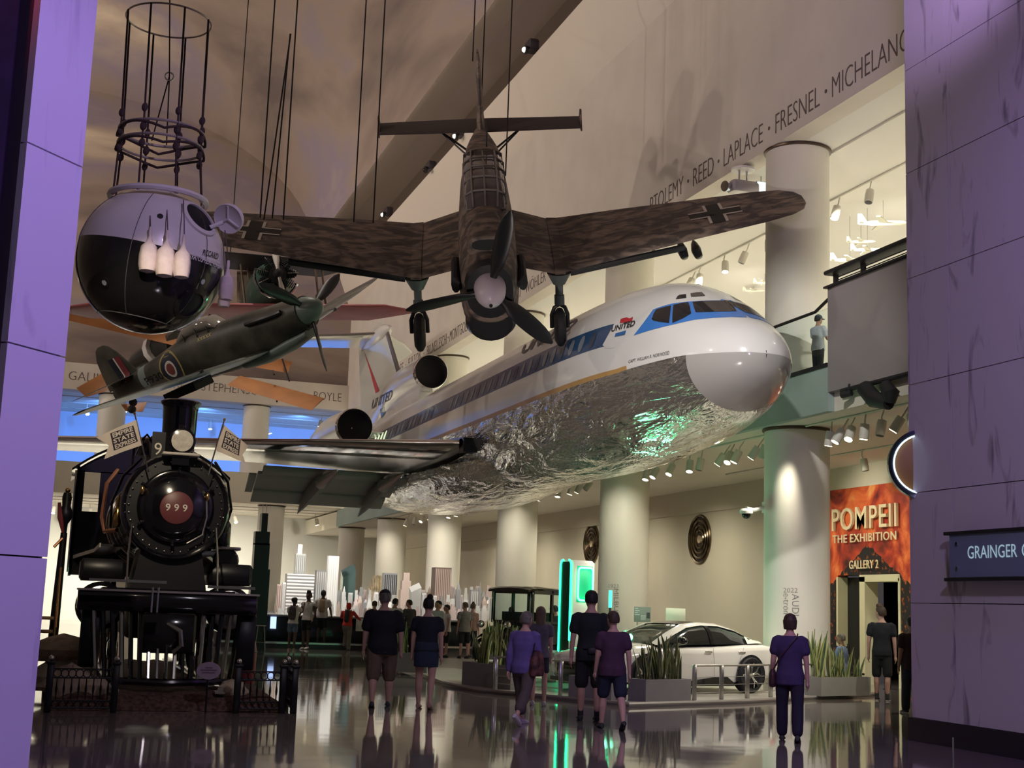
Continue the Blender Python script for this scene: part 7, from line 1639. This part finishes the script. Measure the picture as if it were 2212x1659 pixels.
# --- visitors at the city model
V = .016
def at_model(x, Y): p = atY(x, 1330, Y); return p.x
P11 = person('girl in white T-shirt and denim shorts taking a photo of the city model', (at_model(634, 45.2), 45.2, 0), 1.72, -8, 'dark', 'black', 'puff', .92, 'tshirt', cloth('white_tee', (.62, .58, .55)), .45, .50, 'shorts', cloth('denim', (.10, .14, .20)), .37, (.30, .22, .16), (.5, .42, .34), (.05, 0), (-.06, .05), (.6, 1.9, .1), (1.2, 1.5, .1), lean=.06, vox=V, female=True)
person('laughing girl in white jersey and black shorts leaning on the model', (at_model(664, 46.8), 46.75, .0), 1.92, 165, 'dark', 'black', 'tall', .95, 'jersey', cloth('white_tee', (1, 1, 1)), .05, .50, 'shorts', cloth('black_short', (1, 1, 1)), .36, (.62, .6, .58), None, (.25, .2), (.05, .1), (.1, .6, .2), (.1, .5, .2), lean=-.05, vox=V, female=True)
P13 = person('boy in white T-shirt and black shorts with tan backpack', (at_model(696, 47.1), 47.1, .22), 1.78, 0, 'dark', 'black', 'short', 1.05, 'tshirt', cloth('white_tee', (1, 1, 1)), .5, .47, 'shorts', cloth('black_short', (1, 1, 1)), .33, (.02, .02, .02), None, (.05, .03), (-.03, .03), (.25, .4, .15), (.25, .4, .2), vox=V)
P14 = person('child in red hooded jacket and grey trousers leaning over the model', (at_model(751, 46.3), 46.3, 0), 1.62, -6, 'tan', 'black', 'bald', 1.0, 'hooded_jacket', cloth('red', (.55, .045, .035)), 1.2, .50, 'trousers', cloth('olive_grey', (.17, .15, .12)), .05, (.04, .025, .02), None, (.70, .9), (-.05, .02), (1.1, .5, .35), (1.1, .4, .35), lean=.18, vox=V)
t14, up14, hp14, a14, j14 = P14; b = MB(); b.loft([[hp14(p) for p in ering(z, w, d, 16, 0, y, 2)] for z, w, d, y in ((-.07, .045, .05, -.01), (-.02, .056, .062, -.008), (.03, .056, .062, -.008), (.06, .04, .045, -.008), (.075, .01, .012, -.008))]); fuse(b, 'hood', cloth('red', (1, 1, 1)), t14, .014, 3)
person('man in white shirt partly behind the man in the navy cap', (at_model(852, 43.5), 43.5, 0), 1.80, -10, 'tan', 'black', 'short', 1.1, 'shirt', cloth('white_shirt', (.60, .56, .52)), 1.2, .46, 'trousers', cloth('jeans', (1, 1, 1)), .06, (.03, .03, .03), None, (.05, 0), (-.05, .02), turn=-.4, vox=V)
person('visitor in grey shirt seen just left of the navy cap', (at_model(808, 44.5), 44.5, 0), 1.70, 0, 'tan', 'brown', 'short', 1.1, 'tshirt', cloth('grey_tee', (.26, .26, .24)), .5, .46, 'trousers', cloth('jeans', (1, 1, 1)), .06, (.03, .03, .03), None, (.05, 0), (-.05, .02), vox=V)
person('man with short hair in charcoal T-shirt beside the tower with the slanted top', (at_model(884, 45.5), 45.5, 0), 1.78, 40, 'fair', 'brown', 'short', 1.0, 'tshirt', cloth('charcoal', (.06, .06, .058)), .5, .46, 'trousers', cloth('jeans', (1, 1, 1)), .06, (.03, .03, .03), None, (.05, 0), (-.05, .02), turn=.5, vox=V)
person('blond woman in black cap and mint T-shirt at the city model', (at_model(945, 42.0), 42.0, 0), 1.76, -35, 'fair', 'blond', 'bob', 1.15, 'tshirt', cloth('mint', (.44, .50, .44)), .55, .45, 'trousers', cloth('white_jeans', (.45, .43, .4)), .06, (.03, .03, .03), None, (.05, 0), (-.05, .02), turn=-.4, vox=V, cap=(.012, .012, .012), female=True)
person('young man in white vest with backpack strap facing left', (at_model(966, 43.2), 43.2, 0), 1.66, 110, 'tan', 'black', 'short', 1.0, 'vest', cloth('white_tee', (1, 1, 1)), .1, .47, 'shorts', cloth('black_short', (1, 1, 1)), .3, (.03, .03, .03), None, (.05, 0), (-.05, .02), vox=V)
person('man in grey T-shirt looking at the right end of the model', (at_model(1005, 42.5), 42.5, 0), 1.76, 25, 'fair', 'dkblond', 'short', 1.02, 'tshirt', cloth('grey_tee', (1, 1, 1)), .5, .46, 'shorts', cloth('dark_short', (1, 1, 1)), .3, (.03, .03, .03), None, (.05, 0), (-.05, .02), turn=.4, vox=V)
person('woman in sleeveless top beside the man in the grey T-shirt', (at_model(1021, 43.6), 43.6, 0), 1.74, -20, 'fair', 'dkblond', 'bun', .95, 'vest', cloth('coral', (.40, .26, .22)), 0, .48, 'shorts', cloth('dark_short', (1, 1, 1)), .33, (.03, .03, .03), None, (.05, 0), (-.05, .02), vox=V, female=True)
person('dark figure seen through the side window of the old car', (at_model(1104, 40.2), 40.2, 0), 1.66, 0, 'tan', 'black', 'short', 1.2, 'tshirt', cloth('black_tee', (1, 1, 1)), .5, .46, 'trousers', cloth('jeans', (1, 1, 1)), .06, (.03, .03, .03), None, (.05, 0), (-.05, .02), vox=V)
person('dark figure in a cap between the old car and the neon sign', (at_model(1199, 40.0), 40.0, 0), 1.74, 60, 'tan', 'black', 'short', 1.1, 'tshirt', cloth('black_tee', (1, 1, 1)), .5, .46, 'trousers', cloth('jeans', (1, 1, 1)), .06, (.03, .03, .03), None, (.05, 0), (-.05, .02), vox=V, cap=(.03, .03, .03))
# child on the gallery bridge
person('child in dark cap and white shirt on the gallery bridge', (15.05, 25.35, 6.62), 1.46, -55, 'tan', 'black', 'short', 1.0, 'tshirt', cloth('white_blue_tee', (.40, .42, .46)), .6, .46, 'trousers', cloth('black_trouser', (.015, .015, .02)), .06, (.03, .03, .03), None, (.05, 0), (-.05, .02), (.3, .9, .1), (.3, .9, .1), vox=V, cap=(.07, .085, .11))
# backpacks
def backpack(label, P, h, m, w=1.0):
    t_, up_, hp_, a_, j_ = P
    bag('backpack', label, lambda b: b.loft([[up_(p) for p in ering(z * h, ww * h * w, d * h, 16, 0, -.105 * h, 3)] for z, ww, d in ((.83, .03, .02), (.80, .06, .04), (.70, .072, .052), (.60, .07, .05), (.575, .05, .035))]), m, [[up_((sx * .05 * h, -.08 * h, .79 * h)), up_((sx * .06 * h, -.01 * h, .85 * h)), up_((sx * .07 * h, .075 * h, .76 * h)), up_((sx * .07 * h, .03 * h, .62 * h))] for sx in (-1, 1)], None, t_)
backpack('dark grey backpack on the girl taking a photo', P11, 1.72, cloth('pack_grey', (.06, .05, .05)))
backpack('small tan backpack on the boy in white', P13, 1.78, cloth('pack_tan', (.36, .25, .16)), .85)
backpack('black sling bag on the child in red', P14, 1.62, cloth('pack_black', (.02, .02, .022)), .7)
# ================================================================== GALLERY EDGE, LAMPS, SMALL FITTINGS
b = MB(); b.bx(14.3, 14.6, 8, 23.72, 6.10, 8.22); b.build; struct('wall_parapet', b, mat('parapet_mauve', (.25, .22, .22), .8), 'solid grey gallery parapet beside the marble wall')
t = thing('louvre_rail', 'black slatted rail on top of the grey parapet', 'railing', (14.4, 16, 7.93))
b = MB(); b.bx(14.22, 14.66, 8, 23.76, 8.22, 8.26); b.build('sill', BLKM, t, world=True)
b = MB(); b.cbx(14.22, 14.60, 8, 23.76, 8.50, 8.58, .02); b.build('top_rail', BLKM, t, world=True)
for z in (8.31, 8.37, 8.43): b = MB(); b.bx(14.40, 14.42, 8, 23.66, z - .008, z + .008); b.build('slat', BLKM, t, world=True)
for y in (23.6, 22.6, 21.0, 18.5): b = MB(); b.bx(14.38, 14.46, y - .04, y + .04, 8.26, 8.50); b.build('post', BLKM, t, world=True)
b = MB(); b.bx(14.30, 14.46, 23.72, 75, 5.72, 6.62); struct('trim_slab_edge', b, mat('slab_green_lit', (.30, .38, .34), .7, var=.08, vscale=.8), 'gallery floor edge under the nose, coloured as if lit teal')  # greenish light on the slab edge is put into this colour
t = thing('glass_balustrade', 'clear glass balustrade with dark handrail behind the airliner nose', 'railing', (14.36, 27, 6.62))
b = MB(); b.bx(14.27, 14.48, 23.72, 48, 6.62, 6.70); b.build('shoe', BLKM, t, world=True)
b = MB(); b.tube([(14.36, 23.72, 8.05), (14.36, 24.3, 7.86), (14.36, 48, 7.86)], .035, 8); b.build('handrail', BLKM, t, world=True)
for k in range(8): b = MB(); y0 = 23.76 + k * 2.6; b.bx(14.352, 14.364, y0, y0 + 2.56, 6.70, 7.84); b.build('glass_pane', GLASS, t, world=True)
# ------------------------------------------------------------------ track lights
LMP = mat('lamp_lens_lit', (1, .95, .85), .4, emit=(1, .86, .62), es=14)
HEAD = mat('lamp_head_white', (.60, .57, .50), .5)
def lamp_proto(lit=True):
    t = thing('track_light', 'x', 'lamp')
    b = MB(); b.lathe([(.065, .06), (.07, .0), (.07, -.16), (.062, -.17)], 16); b.build('head', HEAD, t)
    b = MB(); b.lathe([(.060, -.172), (.01, -.174)], 16); b.build('lens', LMP if lit else DKMET, t)
    b = MB(); b.tube([(0, 0, .05), (0, .03, .12), (0, .01, .20), (0, 0, .26)], .012, 6); b.build('bracket', HEAD, t)
    return t
LP1, LP0 = lamp_proto(True), lamp_proto(False); used = set()
def track(name, lab, pa, pb): b = MB(); b.tube([pa, pb], .022, 4); o = b.build(name, HEAD); tag(o, lab, 'lamp track'); return o
def heads(lab, grp, pts, lit, tilt, sc=1.0, seed=1):
    random.seed(seed)
    for k, p in enumerate(pts):
        pr_ = LP1 if (lit if isinstance(lit, bool) else lit(k)) else LP0
        o = pr_ if pr_ not in used else copy_tree(pr_); used.add(pr_)
        o['label'] = lab % ordinal(k + 1); o['group'] = grp; o.location = (p[0], p[1], p[2] - .22 * sc); o.scale = (sc, sc, sc)
        o.rotation_euler = (radians(random.uniform(-15, 15) + tilt[0]), radians(random.uniform(-15, 15) + tilt[1]), radians(random.uniform(-40, 40)))
track('lamp_track', 'long lamp track under the ground floor soffit', (15.0, 18, 5.70), (15.0, 66, 5.70))
ys = [20.6, 21.5, 21.9, 22.3, 22.9, 23.5, 24.0, 24.4, 24.8, 27.6, 28.0, 28.9, 29.3, 29.7, 30.9, 31.5, 32.6, 33.6, 34.2, 38.5, 39.3, 40.0, 41.2, 43, 44.2, 45, 47.5, 48.4, 50, 51.5, 53, 54.2, 57, 58.5, 60, 61.5]
heads('%s lamp from the marble wall on the track under the gallery soffit', 'track lamps under the gallery', [(15.0, y, 5.70) for y in ys], lambda k: k % 5 != 4, (0, 20), 1.35, 5)
track('lamp_track', 'lamp track over the poster wall', (18.3, 18, 5.70), (18.3, 36, 5.70))
heads('%s unlit lamp from the marble wall on the track over the poster', 'track lamps over the poster', [(18.3, y, 5.70) for y in (26.9, 28.7, 30.6, 32.5)], False, (0, 10), 1.3, 6)
track('lamp_track', 'lamp track on the upper gallery ceiling', (17.8, 18, 12.10), (17.8, 72, 12.10))
ys = [25.0, 27.6, 29.1, 32.6, 34.0, 35.2, 36.9, 37.5, 39.6, 41.0, 43.4, 44.1, 46.0, 48.6, 49.2, 52, 53, 54, 55.2, 56, 60, 62, 64]
heads('%s white lamp from the marble wall on the upper gallery ceiling track', 'track lamps of the upper gallery', [(17.8, y, 12.12) for y in ys], lambda k: k in (2, 5, 8, 11), (0, 12), 1.5, 7)
track('lamp_track', 'near lamp track on the upper gallery ceiling', (15.9, 18, 12.10), (15.9, 34, 12.10))
for k, (z, ya, n, lab) in enumerate(((6.68, 77.5, 16, '%s bright lamp from the left in the far ground floor ceiling'), (12.1, 77.0, 12, '%s bright lamp from the left in the far blue gallery ceiling'))):
    random.seed(20 + k); pts = [(-1 + 20 * i / (n - 1) + random.uniform(-.5, .5), ya + random.choice((0, 2.5, 5)), z) for i in range(n)]
    heads(lab, 'far ceiling lamps ' + ('below' if k == 0 else 'above'), pts, True, (-18, 0), 1.7, 9 + k)
    for yy in (ya, ya + 2.5, ya + 5): track('lamp_track', 'far lamp track number %s across the %s ceiling' % ({0: 'one', 2.5: 'two', 5: 'three'}[yy - ya], 'ground floor' if k == 0 else 'blue gallery'), (-4, yy, z), (20, yy, z))
# flood lamps along the cornice
for px, py, lab in ((1148, 108, 'double flood lamp highest on the cornice'), (996, 294, 'flood lamp on the cornice behind the bomber tail strut'), (930, 366, 'dark flood lamp lower on the cornice'), (838, 463, 'lowest bright flood lamp on the cornice')):
    p = atX(px, py, 13.62); t = thing('flood_lamp', lab, 'lamp', p, 0, 'flood lamps along the cornice')
    b = MB(); b.cbx(-.16, .20, -.25, .25, -.05, .32, .04); b.build('housing', mat('flood_dark', (.05, .04, .05), .5), t)
    b = MB(); b.lathe([(.13, 0), (.16, -.10), (.15, -.12)], 18, (-.18, -.15, -.10), 'X'); b.build('shade', BLKM, t)
    b = MB(); b.ball((-.30, -.15, -.10), .085, 12, 8); b.build('bulb', mat('flood_bulb', (1, 1, .9), .4, emit=(1, .96, .86), es=14) if px != 930 else DKMET, t)
# stage lamps on a bar under the parapet
t = thing('stage_lamp', 'black V-shaped stage lamp under the grey parapet', 'lamp', (14.2, 21.9, 6.0))
b = MB(); b.tube([(14.3, 17, 6.05), (14.3, 23.2, 6.05)], .045, 8); b.build('bar', BLKM, t, world=True)
b = MB(); b.tube([atX(1868, 838, 14.2), atX(1888, 862, 14.2), atX(1920, 872, 14.2)], [.16, .17, .12], 10); b.build('barrel', BLKM, t, world=True)
b = MB(); b.tube([atX(1912, 832, 14.2), atX(1925, 850, 14.2), atX(1922, 870, 14.2)], [.12, .16, .10], 10); b.build('yoke', BLKM, t, world=True)
t = thing('stage_lamp', 'small black spot lamp at the end of the bar under the parapet', 'lamp', atX(1820, 850, 14.2)); p = atX(1818, 853, 14.2); b = MB(); b.tube([p, p + Vector((.1, -.2, .02))], [.07, .06], 10); b.build('barrel', BLKM, t, world=True); b = MB(); b.tube([p + Vector((.05, -.15, .02)), p + Vector((.08, -.15, .2))], .02, 6); b.build('bracket', BLKM, t, world=True)
# security camera and thermostat on the nearest column
p = atD(1612, 1106, 29.7); q = atD(1652, 1096, 30.0); t = thing('security_camera', 'white dome security camera on the nearest column', 'camera', p)
b = MB(); b.tube([q, q + (p - q) * .6, p + Vector((0, 0, .08))], .045, 8); b.build('arm', WHITE, t, world=True); b = MB(); b.cbx(q.x - .03, q.x + .06, q.y - .09, q.y + .09, q.z - .12, q.z + .12, .01); b.build('wall_plate', WHITE, t, world=True)
b = MB(); b.lathe([(.12, .07), (.15, .02), (.14, -.03), (.11, -.04)], 20, p); b.build('housing', WHITE, t, world=True); b = MB(); b.ball(p - Vector((0, 0, .05)), .10, 16, 10); b.build('dome', BLK, t, world=True)
p = atD(1664, 1271, 29.6); t = thing('thermostat', 'small white thermostat box on the nearest column', 'box', p); b = MB(); b.cbx(p.x - .05, p.x + .05, p.y - .04, p.y + .10, p.z - .07, p.z + .07, .01); b.build('case', WHITE, t, world=True); b = MB(); b.cbx(p.x - .045, p.x - .0, p.y - .05, p.y - .035, p.z - .05, p.z + .05, .004); b.build('front', DKMET, t, world=True)
# projector hung from the gallery ceiling
c = atZ(1605, 365, 12.05); t = thing('ceiling_projector', 'white pipe-mounted projector under the gallery ceiling', 'projector', c)
b = MB(); b.cyl(c, c - Vector((0, 0, .05)), .28, 20); b.build('plate', WHITE, t, world=True)
for dx in (-.1, .1): b = MB(); b.cyl(c + Vector((dx, 0, 0)), c + Vector((dx, 0, -.35)), .03, 8); b.build('pipe', STEEL, t, world=True)
b = MB(); b.cbx(c.x - .35, c.x + .35, c.y - .2, c.y + .2, c.z - .60, c.z - .33, .05); b.build('case', mat('projector_grey', (.45, .42, .42), .3), t, world=True)
b = MB(); b.tube([c + Vector((-.35, 0, -.48)), c + Vector((-.5, -.05, -.5))], [.10, .13], 14); b.build('lens', CHROME, t, world=True)
p = atD(1644, 412, 33); t = thing('ceiling_screen', 'small bright screen hanging left of the upper column', 'screen', p); b = MB(); b.cbx(p.x - .13, p.x + .13, p.y - .03, p.y + .03, p.z - .22, p.z + .22, .01); b.build('frame', DKMET, t, world=True); b = MB(); b.bx(p.x - .12, p.x + .12, p.y - .035, p.y - .03, p.z - .21, p.z + .21); b.build('display', mat('screen_white', (.7, .85, .85), .4, emit=(.75, .95, .95), es=1.2), t, world=True); b = MB(); b.cyl(p + Vector((0, 0, .22)), (p.x, p.y, 12.13), .02, 6); b.build('rod', STEEL, t, world=True)
# hanging white model aircraft
MW = mat('model_plane_white', (.72, .70, .58), .5)
for px, py, L_, X_, lab in ((1908, 482, 1.25, 19.0, 'largest white model plane hanging by the marble wall edge'), (1860, 522, .75, 19.5, 'upper small white model plane above the black rail'), (1874, 540, .85, 19.0, 'white model plane just above the black rail'), (1836, 562, 1.0, 19.0, 'white model plane at the end of the black rail'), (1652, 611, .7, 20, 'white model plane left of the upper column'), (1628, 628, .7, 20.5, 'white model plane nearest the airliner roof'), (1752, 621, .5, 19.5, 'small white model plane right of the upper column')):
    p = atX(px, py, X_); t = thing('model_plane', lab, 'model plane', p, radians(62), 'white model planes in the gallery')
    b = MB(); b.lathe([(.01, -.5 * L_), (.05 * L_, -.38 * L_), (.055 * L_, .2 * L_), (.015 * L_, .5 * L_)], 12, (0, 0, 0), 'Y'); b.build('fuselage', MW, t)
    for sx in (-1, 1): b = MB(); b.prism([(0, -.12 * L_), (sx * .5 * L_, .10 * L_), (sx * .5 * L_, .18 * L_), (0, .08 * L_)], -.012, .012, 'XY'); b.build('wing', MW, t)
    b = MB(); b.prism([(.30 * L_, 0), (.5 * L_, 0), (.5 * L_, .2 * L_), (.42 * L_, .2 * L_)], -.01, .01, 'YZ'); b.build('fin', MW, t)
    b = MB(); b.prism([(-.18 * L_, .46 * L_), (0, .36 * L_), (.18 * L_, .46 * L_), (0, .48 * L_)], -.008, .008, 'XY'); b.build('tailplane', MW, t)
    b = MB(); b.cyl((0, 0, .04), (0, 0, 12.125 - p.z), .004, 5); b.build('thread', CAB, t)
# ------------------------------------------------------------------ glass name sign on the marble
t = thing('glass_sign', 'glass name sign with pale lettering fixed on the right marble wall', 'sign', (11.3, 14.2, 2.5))
b = MB(); b.bx(11.262, 11.278, 11.5, 15.62, 2.22, 2.78); b.build('glass_plate', mat('sign_glass', (.20, .26, .34), .12, coat=1), t, world=True)
for z in (2.80, 2.19): b = MB(); b.bx(11.24, 11.30, 11.5, 15.72, z - .022, z + .022); b.build('rail', DKMET, t, world=True)
for z in (2.66, 2.34): b = MB(); b.cyl((11.24, 15.45, z), (11.39, 15.45, z), .022, 12); b.build('standoff', CHROME, t, world=True)
letters('lettering', 'GRAINGER', lambda x, y, z: (11.256, 15.23 - x, 2.455 + y), mat('sign_letter', (.62, .80, .82), .4, emit=(.6, .9, .95), es=.35), t, world=True, width=.98, height=.165)
letters('lettering', 'CENTER', lambda x, y, z: (11.256, 14.16 - x, 2.455 + y), mat('sign_letter', (1, 1, 1)), t, world=True, width=.75, height=.165)
b = MB(); b.cyl(atZ(2060, 1655, 0), atZ(2060, 1655, 0) + Vector((0, 0, .32)), .010, 8); o = b.build('floor_rod', STEEL); tag(o, 'thin steel rod standing on the floor by the marble wall', 'rod')
# ================================================================== PARTS OF PARTS
NEST = {'fin': ('fin_flash', 'fin_lettering', 'fin_emblem_bar', 'fin_leading_edge', 'fin_flash_red', 'fin_flash_white', 'fin_flash_blue'), 'wing': ('leading_edge_slat', 'landing_light', 'wing_root_seal', 'gun_port'), 'main_flap': ('aft_flap',),
        'cockpit_band': ('cockpit_window',), 'side_engine_nacelle': ('side_engine_lip', 'side_engine_inlet'), 'centre_engine_duct': ('centre_engine_lip', 'centre_engine_inlet'), 'window_stripe': ('cabin_window',), 'chin_radiator': ('radiator_mouth',),
        'oil_cooler': ('cooler_mouth',), 'outer_wing': ('cross_bar', 'cross_edge'), 'spinner': ('spinner_hole',), 'canopy': ('canopy_frame',), 'wing_root_intake': ('intake_mouth',), 'fuselage': ('roundel_yellow', 'roundel_blue', 'roundel_white', 'roundel_red', 'serial_number', 'kill_marks', 'tail_band', 'fuselage_band'),
        'upper_shell': ('name_lettering', 'hatch_rim', 'hatch_hole'), 'lower_shell': ('flight_lettering', 'lower_hatch_rim', 'lower_hatch_hole'), 'number_plate': ('plate_number',), 'headlamp_case': ('headlamp_glass', 'headlamp_vent'), 'number_board': ('number_board_digit',), 'smokebox_door': ('door_clamp', 'door_handrail'),
        'running_board': ('running_board_edge',), 'cylinder_block': ('cylinder_cover',), 'bell_yoke': ('bell',), 'buffer_beam': ('beam_edge',), 'cloth': ('printed_panel', 'lettering'), 'post': ('finial',), 'tyre': ('rim', 'wheel_spokes', 'wheel_well'), 'body': ('door_handle', 'door_seam', 'headlight', 'tail_light', 'grille'),
        'shoe': ('shoe_sole',), 'cap': ('cap_brim',), 'head': ('lens',), 'cabinet': ('glowing_screen', 'neon_loop', 'dark_side'), 'glass_plate': ('lettering',), 'wheel_fork': ('wheel',), 'crankcase': ('pushrod',), 'plate': ('printed_line',)}
INV = {c: k for k, v in NEST.items() for c in v}
def bbc(o):
    v = o.data.vertices; n = len(v)
    if not n: return Vector()
    s_ = Vector()
    for i in range(0, n, max(1, n // 40)): s_ += v[i].co
    return s_ / len(range(0, n, max(1, n // 40)))
for T in [o for o in COL.objects if o.parent is None and o.type == 'EMPTY']:
    ch = [c for c in T.children if c.type == 'MESH']
    by = {}
    for c in ch: by.setdefault(c.name.split('.')[0], []).append(c)
    for c in ch:
        k = INV.get(c.name.split('.')[0])
        if k in by and c.name.split('.')[0] != k and not c.children:
            q = by[k] if len(by[k]) == 1 else sorted(by[k], key=lambda a: (bbc(a) - bbc(c)).length)
            if q[0].parent is T: c.parent = q[0]
